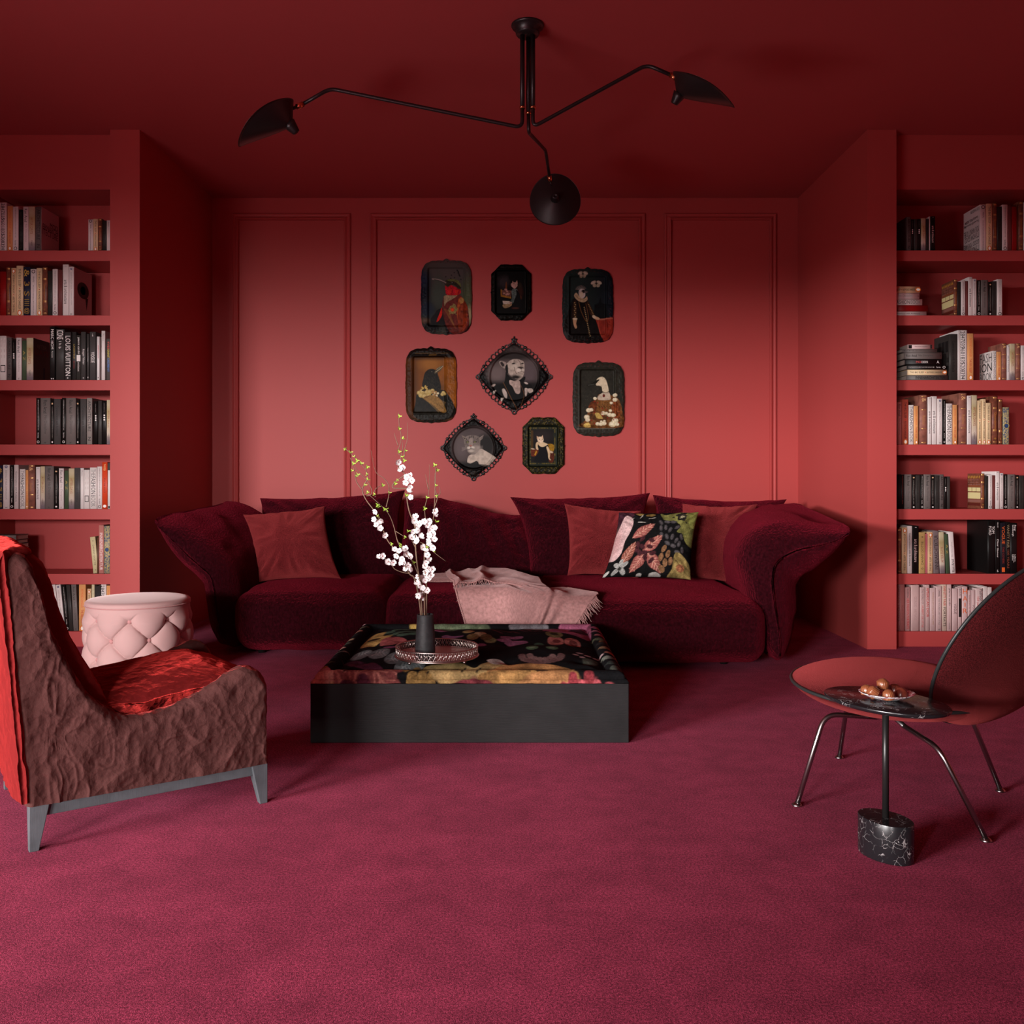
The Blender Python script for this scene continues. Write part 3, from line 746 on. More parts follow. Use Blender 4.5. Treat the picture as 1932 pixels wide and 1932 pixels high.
left_rows = [
 (370, 900, [(-40, 13, 105, 'white'), (15, 104, 103, 'digits'), (112, 203, 158, 'chand'), (205, 300, 175, 'good'), (303, 377, 225, 'rings'), (380, 467, 175, 'arad'), (468, 577, 175, 'after'), (583, 682, 175, 'arch', 0, modern), (1453, 1536, 385, 'goodu'), (1538, 1616, 375, 'sleep'), (1618, 1686, 372, 'leather'), (1689, 1757, 405, 'artsg'), (1760, 1819, 400, 'plainwhite')], None),
 (490, 918, [(-5, 96, 195, 'red'), (102, 176, 120, 'leather'), (178, 263, 135, 'sleepu'), (265, 381, 100, 'sleep'), (384, 498, 120, 'blue'), (500, 600, 155, 'goodu'), (602, 696, 138, 'sleep'), (700, 785, 122, 'leather'), (788, 864, 188, 'artsg'), (866, 953, 155, 'good'), (956, 1029, 165, 'mauve'), (1031, 1132, 78, 'arts'), (1134, 1215, 115, 'essen', 0, bubble)], None),
 (610, 937, [(-10, 104, 208, 'sketch'), (107, 188, 238, 'arch'), (190, 258, 285, 'dots'), (262, 353, 238, 'arad'), (355, 430, 285, 'green'), (433, 546, 240, 'after', 0, aftr), (820, 906, 55, 'marc'), (916, 1062, 95, 'icons'), (1068, 1172, 145, 'lv'), (1190, 1259, 140, 'lager'), (1262, 1333, 198, 'pierre'), (1336, 1416, 140, 'roger'), (1430, 1471, 175, 'slim'), (1482, 1582, 140, 'vogue'), (1600, 1646, 220, 'redline'), (1676, 1736, 125, 'plainwhite'), (1755, 1822, 255, 'ysl')], None),
 (735, 905, [(590, 662, 138, 'goodk'), (664, 829, 140, 'aradg'), (832, 888, 175, 'thin'), (890, 1002, 155, 'convg'), (1018, 1086, 138, 'goodk'), (1088, 1254, 140, 'aradg'), (1257, 1311, 175, 'thin'), (1325, 1427, 155, 'convg'), (1432, 1521, 140, 'archl'), (1545, 1612, 192, 'dots'), (1618, 1680, 185, 'charcoal'), (1685, 1760, 180, 'dots'), (1764, 1822, 170, 'after')], None),
 (860, 882, [(-20, 38, 160, 'blue'), (42, 153, 150, 'essen'), (157, 225, 155, 'goodk'), (228, 302, 150, 'convw'), (322, 416, 220, 'fashion'), (417, 462, 238, 'chand'), (464, 575, 148, 'leatherbig'), (588, 660, 183, 'arts'), (662, 735, 175, 'after'), (737, 888, 172, 'aradg'), (893, 962, 205, 'thin'), (966, 1049, 208, 'arad'), (1065, 1131, 245, 'green'), (1133, 1229, 210, 'after'), (1232, 1323, 197, 'convg'), (1326, 1384, 203, 'plainwhite'), (1386, 1481, 233, 'sketch'), (1484, 1601, 193, 'fashion'), (1603, 1684, 178, 'good'), (1686, 1777, 105, 'orange'), (1780, 1825, 118, 'modernw')], None),
 (970, 985, [(1510, 1600, 380, 'danny', -5.3), (1600, 1628, 385, 'brown'), (1632, 1716, 183, 'innenp'), (1718, 1815, 195, 'ornate')],
  [(300, 905, 985, 'aradg', .26), (270, 832, 905, 'goodk', .24), (255, 757, 832, 'arch', .25), (262, 700, 757, 'leather', .22), (250, 635, 700, 'goodk', .23), (262, 565, 635, 'sleep', .22), (266, 497, 565, 'arch', .26), (257, 432, 497, 'modernk', .24), (258, 350, 432, 'aradg', .25)]),
 ((1090, 13.8, 80), 1388, [(90, 190, 220, 'cream', -6), (265, 385, 175, 'arts', -6), (390, 520, 190, 'essen', -6), (540, 640, 195, 'goodk', -5.5), (650, 755, 200, 'conv', -4.5), (765, 895, 180, 'aradg', -3), (940, 1120, 172, 'chand'), (1160, 1262, 290, 'sleepu'), (1275, 1350, 180, 'cream'), (1355, 1512, 215, 'conv'), (1520, 1656, 172, 'digits'), (1660, 1766, 205, 'chand')], None),
]
right_rows = [
 (370, 785, [(232, 292, 298, 'arch'), (295, 336, 335, 'dots'), (340, 386, 335, 'charcoal'), (388, 440, 330, 'dots'), (442, 509, 320, 'after'), (512, 553, 330, 'artsg'), (556, 576, 293, 'plain'), (578, 643, 292, 'artsk'), (1293, 1384, 122, 'goodu', 0, howgood), (1386, 1475, 108, 'sleep'), (1477, 1538, 98, 'leather'), (1542, 1612, 150, 'artsg'), (1617, 1695, 122, 'good'), (1698, 1750, 135, 'mauve'), (1755, 1824, 152, 'red'), (1828, 1848, 120, 'brown'), (1850, 1921, 75, 'leather'), (1925, 2005, 90, 'good')], None),
 (510, 647, [(916, 964, 130, 'leather', 0, panels), (968, 1019, 165, 'artsg'), (1022, 1081, 148, 'good'), (1084, 1120, 155, 'mauve'), (1122, 1183, 98, 'arts'), (1185, 1244, 122, 'essen'), (1247, 1304, 142, 'goodk'), (1306, 1413, 140, 'aradg'), (1415, 1464, 168, 'thin'), (1466, 1538, 155, 'conv'), (1540, 1618, 128, 'good')],
  [(520, 585, 647, 'convw', .24), (542, 495, 585, 'red', .24), (457, 408, 495, 'fashion', .21), (415, 320, 408, 'arad', .21), (423, 222, 320, 'sleep', .20)]),
 (610, 818, [(848, 966, 155, 'conv', 0, photos), (968, 1008, 100, 'plainwhite'), (1010, 1108, 100, 'digits'), (1112, 1203, 147, 'chand'), (1476, 1532, 398, 'fashion', 0, fbk), (1534, 1600, 412, 'chand'), (1603, 1681, 290, 'leatherbig'), (1684, 1725, 315, 'arts'), (1727, 1802, 295, 'after'), (1805, 1876, 290, 'leatherbig'), (1886, 1950, 320, 'good')],
  [(832, 745, 818, 'innen', .25), (812, 665, 745, 'sleep', .235), (803, 597, 665, 'goodk', .235), (738, 515, 597, 'modernk', .22), (738, 415, 515, 'aradg', .225), (675, 366, 415, 'aradg', .21), (600, 302, 366, 'fdesign', .145)]),
 (735, 795, [(92, 162, 182, 'aradm'), (166, 258, 143, 'sleepr'), (261, 337, 222, 'fashion'), (340, 401, 237, 'chand'), (418, 533, 80, 'leatherbig'), (538, 593, 110, 'arts'), (596, 675, 98, 'arts'), (678, 751, 133, 'essen'), (753, 796, 145, 'goodk'), (798, 896, 202, 'fashion'), (899, 966, 220, 'chand'), (988, 1105, 52, 'leatherbig'), (1109, 1169, 88, 'arts'), (1171, 1256, 82, 'after'), (1258, 1322, 160, 'sleep'), (1324, 1378, 138, 'sleep'), (1380, 1451, 193, 'sleep'), (1466, 1551, 93, 'leather'), (1560, 1617, 137, 'leather'), (1630, 1720, 255, 'ornate')], None),
 (870, 690, [(95, 156, 190, 'black'), (158, 197, 195, 'goodr'), (199, 305, 192, 'aradg'), (308, 358, 200, 'thin'), (360, 430, 205, 'conv'), (432, 475, 192, 'goodk'), (477, 584, 192, 'aradg'), (586, 637, 200, 'thin'), (639, 707, 208, 'conv'), (709, 768, 192, 'arch'), (774, 820, 225, 'dots'), (822, 863, 222, 'charcoal'), (1303, 1357, 178, 'leather', 0, panels), (1360, 1412, 215, 'artsg'), (1415, 1473, 200, 'good'), (1475, 1514, 205, 'mauve'), (1516, 1578, 148, 'arts'), (1580, 1635, 172, 'essen'), (1638, 1692, 190, 'goodk'), (1694, 1804, 192, 'aradg'), (1806, 1855, 200, 'thin'), (1857, 1937, 208, 'conv')], None),
 (970, 855, [(95, 161, 205, 'leatherd'), (165, 241, 193, 'sleepu'), (244, 315, 172, 'convw'), (317, 406, 170, 'artsk'), (409, 503, 265, 'emily'), (505, 534, 285, 'pink'), (536, 614, 262, 'sleepu'), (617, 702, 245, 'inneng', -1.3), (703, 785, 262, 'afteru', -2), (792, 842, 290, 'green', -2.8), (853, 925, 262, 'aradu', -3.6), (1405, 1515, 98, 'tomford'), (1517, 1586, 88, 'dior'), (1592, 1666, 125, 'voguer'), (1668, 1731, 115, 'vf'), (1735, 1831, 130, 'peter')], None),
 (1090, 770, [(90, 136, 98, 'herrera'), (140, 207, 93, 'pinkish'), (213, 284, 140, 'exceed'), (296, 419, 108, 'armani'), (425, 500, 140, 'world'), (505, 561, 105, 'amdior'), (565, 656, 148, 'lvw'), (658, 741, 122, 'chanel'), (745, 817, 97, 'vfp'), (820, 881, 97, 'pcw'), (893, 971, 157, 'voguew'), (975, 1029, 142, 'box'), (1034, 1111, 130, 'hair'), (1113, 1166, 183, 'film'), (1170, 1223, 178, 'voguew'), (1228, 1336, 152, 'fash'), (1340, 1402, 130, 'plain'), (1405, 1466, 140, 'plain')], None),
]
place_rows(left_rows, 0, 8.782, 'L', True)
place_rows(right_rows, 1680, 7.667, 'R', False)

# ------------------------------------------------------------------ soft shapes
def rbox(x0, x1, y0, y1, z0, z1, r, puff=0.02, noise=0.006, nsc=9, seed=0, ni=16, top=None):
    c = np.array([(x0 + x1) / 2, (y0 + y1) / 2, (z0 + z1) / 2]); h = np.array([(x1 - x0) / 2, (y1 - y0) / 2, (z1 - z0) / 2])
    def axis(hh):
        e = np.linspace(0, 1, 7)[:-1] * r
        return np.concatenate([-hh + e, np.linspace(-hh + r, hh - r, ni), (hh - e)[::-1]])
    V, Fc = [], []
    idx = {}
    def vid(p):
        k = tuple(np.round(p, 6))
        if k not in idx: idx[k] = len(V); V.append(p)
        return idx[k]
    ax = [axis(q) for q in h]
    for d in range(3):
        u, v = (d + 1) % 3, (d + 2) % 3
        for s in (-1, 1):
            ids = np.zeros((len(ax[u]), len(ax[v])), int)
            for i, a in enumerate(ax[u]):
                for j, b in enumerate(ax[v]):
                    p = np.zeros(3); p[d] = s * h[d]; p[u] = a; p[v] = b; ids[i, j] = vid(p)
            for i in range(len(ax[u]) - 1):
                for j in range(len(ax[v]) - 1):
                    f = (ids[i, j], ids[i + 1, j], ids[i + 1, j + 1], ids[i, j + 1])
                    Fc.append(f if s > 0 else f[::-1])
    V = np.array(V)
    inner = np.clip(V, -(h - r), h - r); dv = V - inner
    nrm = dv / (np.linalg.norm(dv, axis=1)[:, None] + 1e-9)
    q = V / h
    pf = np.ones(len(V))
    for d in range(3):
        pf *= np.where(np.abs(nrm[:, d]) > .95, 1, 1 - np.abs(q[:, d]) ** 2.5) if False else 1
    V2 = inner + nrm * r
    for d in range(3):
        u, v = (d + 1) % 3, (d + 2) % 3
        V2[:, d] += np.sign(q[:, d]) * puff * np.abs(q[:, d]) ** 3 * (1 - q[:, u] ** 2) * (1 - q[:, v] ** 2)
    V2 = V2 + nrm * (vnoise(V2 + c, nsc, seed) * noise)[:, None]
    V2 = V2 + c
    if top is not None: V2 = top(V2)
    return V2, Fc

def pillow(TL, TR, BR, BL, thick, pinch=0.07, n=44, wr=0.006, seed=0, power=0.5, sag=None, back=None, shape=None):
    TL, TR, BR, BL = [np.array(p, float) for p in (TL, TR, BR, BL)]
    g = np.sin(np.linspace(-1, 1, n) * math.pi / 2 * .96) / math.sin(math.pi / 2 * .96)
    U, Vv = np.meshgrid(g, g, indexing='ij')
    u0, v0 = U.ravel(), Vv.ravel()
    u = u0 * (1 - pinch * (1 - np.abs(v0) ** 2.6)); v = v0 * (1 - pinch * (1 - np.abs(u0) ** 2.6))
    a, b = (u + 1) / 2, (v + 1) / 2
    base = ((1 - a) * b)[:, None] * TL + (a * b)[:, None] * TR + (a * (1 - b))[:, None] * BR + ((1 - a) * (1 - b))[:, None] * BL
    nr = np.cross(TR - TL, BL - TL); nr = nr / np.linalg.norm(nr)
    if nr[1] > 0: nr = -nr
    f = ((1 - u0 ** 2) * (1 - v0 ** 2)) ** power
    ang = np.arctan2(v0, u0); rr = np.maximum(np.abs(u0), np.abs(v0))
    e1, e2 = 1 - np.abs(u0), 1 - np.abs(v0)
    pleat = np.exp(-e1 / .16) * vnoise(np.stack([v0 * 4.5, np.sign(u0) * 3, 0 * u0], 1), 1.6, seed + 7) + np.exp(-e2 / .16) * vnoise(np.stack([u0 * 4.5, np.sign(v0) * 5, 0 * u0], 1), 1.6, seed + 8)
    dg = np.minimum(np.abs(u0 - v0), np.abs(u0 + v0)); pleat = pleat + .9 * np.sin(dg * 26) * np.exp(-dg / .22) * (np.abs(u0 * v0)) ** .8 * (1 - np.abs(u0 * v0) ** 4)
    wv = pleat + vnoise(np.stack([np.cos(ang) * 5, np.sin(ang) * 5, rr * 1.3], 1), 1.5, seed) * rr ** 2 * (1 - rr ** 6) * 2.0 \
        + vnoise(base, 13, seed + 3) * 0.6
    fr = base + nr * (thick * f + wr * wv * np.minimum(1, f * 3))[:, None]
    bk = base - nr * ((back if back is not None else thick) * f)[:, None]
    if shape is not None: fr, bk = shape(fr, u0, v0), shape(bk, u0, v0)
    V = np.concatenate([fr, bk]); N = n * n
    F1 = gridfaces(n, n); F2 = [tuple(N + i for i in f)[::-1] for f in F1]
    # the two sides share their rim
    rim = lambda i: (i // n in (0, n - 1)) or (i % n in (0, n - 1))
    mp = {N + i: i for i in range(N) if rim(i)}
    Fc = F1 + [tuple(mp.get(i, i) for i in f) for f in F2]
    # orient so the front side faces nr
    A = V[Fc[0][2]] - V[Fc[0][0]]; B = V[Fc[0][3]] - V[Fc[0][1]]
    mid = F1[len(F1) // 2]; nn = np.cross(V[mid[2]] - V[mid[0]], V[mid[3]] - V[mid[1]])
    if nn @ nr < 0: Fc = [f[::-1] for f in Fc]
    used = sorted({i for f in Fc for i in f}); re = {o: k for k, o in enumerate(used)}
    return V[used], [tuple(re[i] for i in f) for f in Fc], (u0, v0, N, used)

# ------------------------------------------------------------------ sofa
sofa = thing('sofa', 'long burgundy chenille sofa with flaring petal arms below the wall trays', 'sofa', (-0.1, 5.5, 0))
def seat(x0, x1, y0, name='seat_cushion', z1=.375, seed=1):
    def shp(V):
        f = np.clip((V[:, 2] - .05) / .3, 0, 1)
        V[:, 1] -= .018 * np.sin(f * math.pi)
        k = np.clip((y0 + .30 - V[:, 1]) / .30, 0, 1)
        V[:, 2] -= .018 * k ** 2 * np.clip((V[:, 2] - .12) / .2, 0, 1)
        return V
    V, Fc = rbox(x0, x1, y0, 6.05, .035, z1, .085, .018, .006, 8, seed, 22, shp)
    return mk(name, V, Fc, M['sofa'], sofa)
seat(-1.565, -.712, 5.06, seed=1)
seat(-.708, .12, 5.03, seed=2)
seat(.125, 1.33, 4.69, seed=3)
boxo('base', -1.5, 1.25, 5.38, 6.0, .012, .05, M['sofa'], sofa)
for fx, fy in ((-1.45, 5.22), (1.15, 4.9), (-1.45, 5.95), (1.15, 5.95)):
    V, Fc = lathe([(.02, 0), (.025, .05)], 12, (fx, fy, 0.0)); mk('foot', V, Fc, M['black_paint'], sofa)

def backc(tl, tr, br, bl, Yt, Yb, th, seed, pinch=.12, wr=.010, shape=None):
    V, Fc, _ = pillow(P(*tl, Yt), P(*tr, Yt), P(*br, Yb), P(*bl, Yb), th, pinch, 52, wr, seed, .38, back=th * .7, shape=shape)
    return mk('back_cushion', V, Fc, M['sofa'], sofa)
backc((490, 940), (764, 925), (775, 1108), (455, 1108), 6.22, 5.93, .15, 11)
def wave(Vv, u, v):
    k = np.clip((v + 1) / 2, 0, 1)
    Vv = Vv.copy(); Vv[:, 2] += k * (.045 * np.cos((u + .55) * 2.6) - .012)
    pl = .020 * np.sin(u * 22 + 2 * np.sin(v * 2)) * np.clip(v + .9, 0, 1) * (1 - u ** 8)
    Vv[:, 1] += pl
    return Vv
backc((762, 946), (1010, 958), (1040, 1108), (740, 1108), 6.26, 5.96, .14, 12, .05, .014, wave)
backc((962, 938), (1226, 930), (1232, 1108), (996, 1108), 6.18, 5.88, .15, 13)
backc((1231, 934), (1484, 942), (1450, 1108), (1215, 1108), 6.20, 5.92, .14, 14)

def arm(profF, profB, yF, yB, seed, name='armrest'):
    """closed section in x, z swept from the front to the back, domed at both ends"""
    def halves(pr):
        tip = max(range(len(pr)), key=lambda k: abs(pr[k][0] - pr[0][0]) + .6 * pr[k][1])
        def rs(pts, n=40):
            q = crm(pts, 8); L = np.concatenate([[0], np.cumsum(np.linalg.norm(np.diff(q, axis=0), axis=1))]) ; L /= L[-1]
            f = np.linspace(0, 1, n); return np.stack([np.interp(f, L, q[:, k]) for k in (0, 1)], 1)
        return rs(pr[:tip + 1]), rs([pr[0]] + pr[tip:][::-1])
    (ia, oa), (ib, ob) = halves(profF), halves(profB)
    D = yB - yF; ph = np.linspace(0, math.pi / 2, 14); ce, cb = .14, .10
    st = [(ce * (1 - math.sin(math.pi / 2 - p)), math.sin(p)) for p in ph] + [(f, 1.0) for f in np.linspace(ce + .03, 1 - cb - .03, 18)] + [(1 - cb * (1 - math.cos(p)), math.sin(p)) for p in ph[::-1]]
    V = []; n = 80
    for t, s in st:
        I, O = ia * (1 - t) + ib * t, oa * (1 - t) + ob * t; mid, hd = (I + O) / 2, (I - O) / 2
        e = max(s, .02); ring = np.vstack([mid + hd * e, (mid - hd * e)[::-1]])
        # the whole section also draws in a touch towards its middle at the ends
        c = mid.mean(0); ring = c + (ring - c) * (.90 + .10 * s)
        for p in ring: V.append((p[0], yF + D * t, p[1]))
    V = np.array(V); Fc = gridfaces(len(st), n, cv=True) + [tuple(range(n))[::-1], tuple((len(st) - 1) * n + k for k in range(n))]
    if D > 0: Fc = [f[::-1] for f in Fc]
    N = vnormals(V, Fc)
    cen = V.mean(0)
    if ((V - cen) * N).sum() < 0: N = -N; Fc = [f[::-1] for f in Fc]
    d = vnoise(V, 7, seed) * .010 + (1 - np.abs(vnoise(V * [1, .8, 1], 12, seed + 4))) * .009 - .007
    V = V + N * d[:, None]
    return mk(name, V, Fc, M['sofa'], sofa)
# left arm: a slab that flares out into a pointed petal
LF = [(-1.585, .035), (-1.575, .20), (-1.585, .36), (-1.625, .50), (-1.72, .615), (-1.85, .715), (-1.965, .77), (-2.045, .785),
      (-2.035, .70), (-1.985, .60), (-1.90, .50), (-1.80, .425), (-1.765, .39), (-1.755, .28), (-1.735, .15), (-1.685, .045)]
LB = [(-1.50, .035), (-1.49, .22), (-1.49, .42), (-1.52, .60), (-1.61, .73), (-1.71, .81), (-1.81, .85), (-1.90, .855),
      (-1.93, .78), (-1.90, .66), (-1.85, .54), (-1.80, .44), (-1.775, .38), (-1.76, .28), (-1.74, .15), (-1.68, .045)]
arm(LF, LB, 5.10, 6.12, 21)
RF = [(1.40, .03), (1.33, .12), (1.27, .27), (1.22, .40), (1.185, .54), (1.20, .65), (1.275, .735), (1.39, .775), (1.53, .765), (1.68, .745), (1.80, .745),
      (1.785, .66), (1.72, .58), (1.62, .51), (1.535, .455), (1.525, .38), (1.52, .24), (1.49, .10), (1.45, .04)]
RB = [(1.45, .03), (1.42, .12), (1.40, .27), (1.38, .40), (1.37, .55), (1.40, .68), (1.48, .78), (1.58, .83), (1.70, .85), (1.80, .85), (1.90, .85),
      (1.89, .76), (1.83, .66), (1.76, .56), (1.70, .48), (1.68, .38), (1.67, .24), (1.63, .10), (1.58, .04)]
arm(RF, RB, 4.74, 6.05, 22)

# ------------------------------------------------------------------ scatter cushions
def scatter(name, label, m, tl, tr, br, bl, Yt, Yb, th, seed, group=None, wr=.014, pinch=.10, cols=None):
    pts = [P(*tl, Yt), P(*tr, Yt), P(*br, Yb), P(*bl, Yb)]
    V, Fc, info = pillow(*pts, th, pinch, 150 if cols else 60, wr, seed, .42)
    c = None
    if cols:
        u0, v0, N, used = info
        full = np.tile(np.array(lin('#161414')), (2 * N, 1)); full[:N] = cols(u0, v0); c = full[used]
    o = mk(name, V, Fc, m, None, colors=c)
    return tag(o, label, 'cushion', group)
G = 'crimson velvet scatter cushions'
scatter('throw_pillow', 'crimson velvet cushion alone at the left end of the sofa', M['velvet'], (458, 971), (612, 955), (643, 1092), (488, 1098), 5.70, 5.50, .125, 31, G)
scatter('throw_pillow', 'crimson velvet cushion behind the floral cushion, nearer the throw', M['velvet'], (1064, 950), (1210, 964), (1205, 1092), (1070, 1086), 5.74, 5.56, .115, 32, G)
scatter('throw_pillow', 'crimson velvet cushion between the floral cushion and the right sofa arm', M['velvet'], (1287, 950), (1429, 951), (1391, 1104), (1262, 1090), 5.78, 5.56, .115, 33, G)

# ------------------------------------------------------------------ a small painter for printed and painted surfaces
class Canvas:
    """colour plane in its own drawing units; sampled into vertex colours of the surface it is printed on"""
    def __init__(s, w, h, res, base):
        s.w, s.h, s.k = w, h, res
        s.nx, s.ny = int(w * res), int(h * res)
        X, Y = np.meshgrid((np.arange(s.nx) + .5) / res, (np.arange(s.ny) + .5) / res)
        s.X, s.Y = X, Y
        s.A = np.zeros((s.ny, s.nx, 3)); s.A[:] = lin(base)
        s.nzc = {}
    def nz(s, sc, seed=0):
        k = (sc, seed)
        if k not in s.nzc:
            q = np.stack([s.X.ravel(), s.Y.ravel(), np.zeros(s.X.size)], 1)
            s.nzc[k] = (vnoise(q, 1 / sc, seed) + .5 * vnoise(q, 2 / sc, seed + 1) + .3 * vnoise(q, 5 / sc, seed + 2)).reshape(s.X.shape)
        return s.nzc[k]
    def put(s, m, col, tex=0, tsc=12, seed=0, alpha=1):
        c = np.array(lin(col)); v = c if not tex else c[None, None, :] * (1 + tex * s.nz(tsc, seed))[..., None]
        m = (np.clip(m, 0, 1) * alpha)[..., None]
        s.A = s.A * (1 - m) + np.clip(v, 0, 1) * m
    def sub(s, x0, x1, y0, y1):
        a, b = max(0, int(x0 * s.k)), min(s.nx, int(x1 * s.k) + 1); c, d = max(0, int(y0 * s.k)), min(s.ny, int(y1 * s.k) + 1)
        return a, b, c, d
    def ell(s, cx, cy, rx, ry, col, rot=0, blur=None, rag=0, seed=0, **kw):
        bl = blur or 1 / s.k
        co, si = math.cos(R(rot)), math.sin(R(rot)); x, y = s.X - cx, s.Y - cy
        u, v = (x * co + y * si) / rx, (-x * si + y * co) / ry
        d = np.sqrt(u * u + v * v) + 1e-9
        if rag: d = d * (1 + rag * s.nz(max(rx, ry) * .5, seed + 7))
        s.put((1 - d) * min(rx, ry) / bl + .5, col, seed=seed, **kw)
    def poly(s, pts, col, smooth=6, blur=None, **kw):
        p = crm(pts, smooth, True) if smooth else np.array(pts, float); bl = blur or 1 / s.k
        a, b, c, d = s.sub(p[:, 0].min() - bl, p[:, 0].max() + bl, p[:, 1].min() - bl, p[:, 1].max() + bl)
        if b <= a or d <= c: return
        X, Y = s.X[c:d, a:b], s.Y[c:d, a:b]; ins = np.zeros(X.shape, bool); dist = np.full(X.shape, 1e9)
        n = len(p)
        for i in range(n):
            x0, y0 = p[i]; x1, y1 = p[(i + 1) % n]
            if y0 != y1:
                ins ^= ((y0 > Y) != (y1 > Y)) & (X < (x1 - x0) * (Y - y0) / (y1 - y0) + x0)
            ex, ey = x1 - x0, y1 - y0; L2 = ex * ex + ey * ey + 1e-12
            t = np.clip(((X - x0) * ex + (Y - y0) * ey) / L2, 0, 1)
            dist = np.minimum(dist, np.hypot(X - x0 - t * ex, Y - y0 - t * ey))
        m = np.zeros(s.X.shape); m[c:d, a:b] = np.where(ins, dist, -dist) / bl + .5
        s.put(m, col, **kw)
    def line(s, pts, w, col, smooth=5, **kw):
        p = crm(pts, smooth) if smooth and len(pts) > 2 else np.array(pts, float); bl = max(1 / s.k, w * .3)
        a, b, c, d = s.sub(p[:, 0].min() - w, p[:, 0].max() + w, p[:, 1].min() - w, p[:, 1].max() + w)
        if b <= a or d <= c: return
        X, Y = s.X[c:d, a:b], s.Y[c:d, a:b]; dist = np.full(X.shape, 1e9)
        for i in range(len(p) - 1):
            x0, y0 = p[i]; ex, ey = p[i + 1] - p[i]; L2 = ex * ex + ey * ey + 1e-12
            t = np.clip(((X - x0) * ex + (Y - y0) * ey) / L2, 0, 1)
            dist = np.minimum(dist, np.hypot(X - x0 - t * ex, Y - y0 - t * ey))
        m = np.zeros(s.X.shape); m[c:d, a:b] = (w / 2 - dist) / bl + .5
        s.put(m, col, **kw)
    def leaf(s, x0, y0, x1, y1, wid, col, vein=None, tex=.3, seed=0, nv=5, **kw):
        a, b = np.array([x0, y0], float), np.array([x1, y1], float); d = b - a; n = np.array([-d[1], d[0]]) * wid
        pts = [a] + [a + d * t + n * w for t, w in ((.15, .30), (.4, .5), (.7, .36))] + [b] + [a + d * t - n * w for t, w in ((.7, .36), (.4, .5), (.15, .30))]
        s.poly(pts, col, 5, tex=tex, tsc=np.linalg.norm(d) * .12, seed=seed, **kw)
        if vein:
            w = np.linalg.norm(d) * .028
            s.line([a, b], w, vein)
            for k in range(nv):
                t = .14 + .7 * k / nv
                for sg in (-1, 1): s.line([a + d * t, a + d * min(1, t + .17) + n * sg * .40 * (1 - abs(t - .35))], w * .7, vein)
    def flower(s, cx, cy, r, n, col, cen=None, sq=1, rot=0, pw=.42, tex=.25, seed=0, **kw):
        for k in range(n):
            a = R(rot) + k * 6.2832 / n
            s.ell(cx + .55 * r * math.cos(a), cy + .55 * r * math.sin(a) * sq, r * .5, r * pw * .75, col, math.degrees(math.atan2(math.sin(a) * sq, math.cos(a))), tex=tex, tsc=r * .3, seed=seed + k, **kw)
        if cen: s.ell(cx, cy, r * .22, r * .22 * sq, cen, tex=.5, tsc=r * .1)
    def tone(s, sat, val):
        g = s.A @ np.array([.3, .55, .15]); s.A = np.clip((g[..., None] * (1 - sat) + s.A * sat) * val, 0, 1); return s
    def sample(s, x, y):
        fx = np.clip(np.asarray(x) * s.k - .5, 0, s.nx - 1.001); fy = np.clip(np.asarray(y) * s.k - .5, 0, s.ny - 1.001)
        i, j = fx.astype(int), fy.astype(int); a, b = (fx - i)[:, None], (fy - j)[:, None]
        A = s.A
        return A[j, i] * (1 - a) * (1 - b) + A[j, i + 1] * a * (1 - b) + A[j + 1, i] * (1 - a) * b + A[j + 1, i + 1] * a * b

# floral cushion on the sofa, drawn flat on a 100 x 80 square
fc = Canvas(100, 80, 4, '#171617')
fc.ell(6, 4, 12, 14, '#40202c', tex=.4, tsc=3, rag=.2)
fc.poly([(8, 8), (16, 9), (19, 18), (17, 30), (13, 42), (12, 56), (6, 64), (-2, 60), (-2, 44), (2, 26)], '#d8aeac', tex=.14, tsc=5, rag=0) if False else fc.poly([(8, 8), (16, 9), (19, 18), (17, 30), (13, 42), (12, 56), (6, 64), (-2, 60), (-2, 44), (2, 26)], '#d8aeac', tex=.16, tsc=5)
fc.ell(3, 40, 5, 14, '#c88888', blur=6, alpha=.6)
fc.ell(26, 4, 5, 2.2, '#a8863c', 5, tex=.3, tsc=2); fc.ell(40, 6, 6, 2.2, '#96742e', -8, tex=.3, tsc=2)
fc.line([(14, 16), (19, 10)], .8, '#cfc7b8'); fc.line([(27, 11), (30, 6)], .9, '#cfc7b8'); fc.line([(25, 17), (34, 17.5)], 1, '#d8d0c2'); fc.line([(38, 12), (46, 10)], .9, '#bfb6a6')
fc.poly([(52, 4), (60, 6), (72, 2), (88, -2), (102, -2), (102, 40), (95, 46), (88, 40), (84, 32), (76, 30), (80, 22), (70, 16), (58, 14)], '#86843a', tex=.35, tsc=6)
fc.poly([(88, 2), (101, -1), (101, 20), (92, 22)], '#9aa040', tex=.3, tsc=4)
fc.ell(80, 9, 7, 6, '#2a2622', rag=.5, tex=.4, tsc=2); fc.ell(80, 9, 2.4, 2, '#b8ae84', rag=.4)
rg = random.Random(4)
for k, (x, y, a) in enumerate([(54, 18, 60), (62, 17, 10), (70, 17, 0), (55, 26, 75), (61, 25, 80), (67, 28, 110), (76, 24, 150), (57, 35, 65), (64, 37, 60), (71, 37, 95), (77, 41, 110), (83, 36, 70), (66, 45, 30), (74, 48, 15), (81, 45, 100), (80, 55, 10), (86, 52, 80)]):
    fc.ell(x, y, 3.9, 2.1, '#4c4648', a, tex=.35, tsc=1.6, seed=k); fc.ell(x - .4, y - .4, 2.6, 1.1, '#6a6366', a, alpha=.45, tex=.3, tsc=1)
LV = '#a4544c'; VN = '#d89880'
fc.leaf(22, 38, 46, 20, .46, LV, VN, seed=1); fc.leaf(16, 70, 26, 44, .46, '#96503f', VN, seed=2)
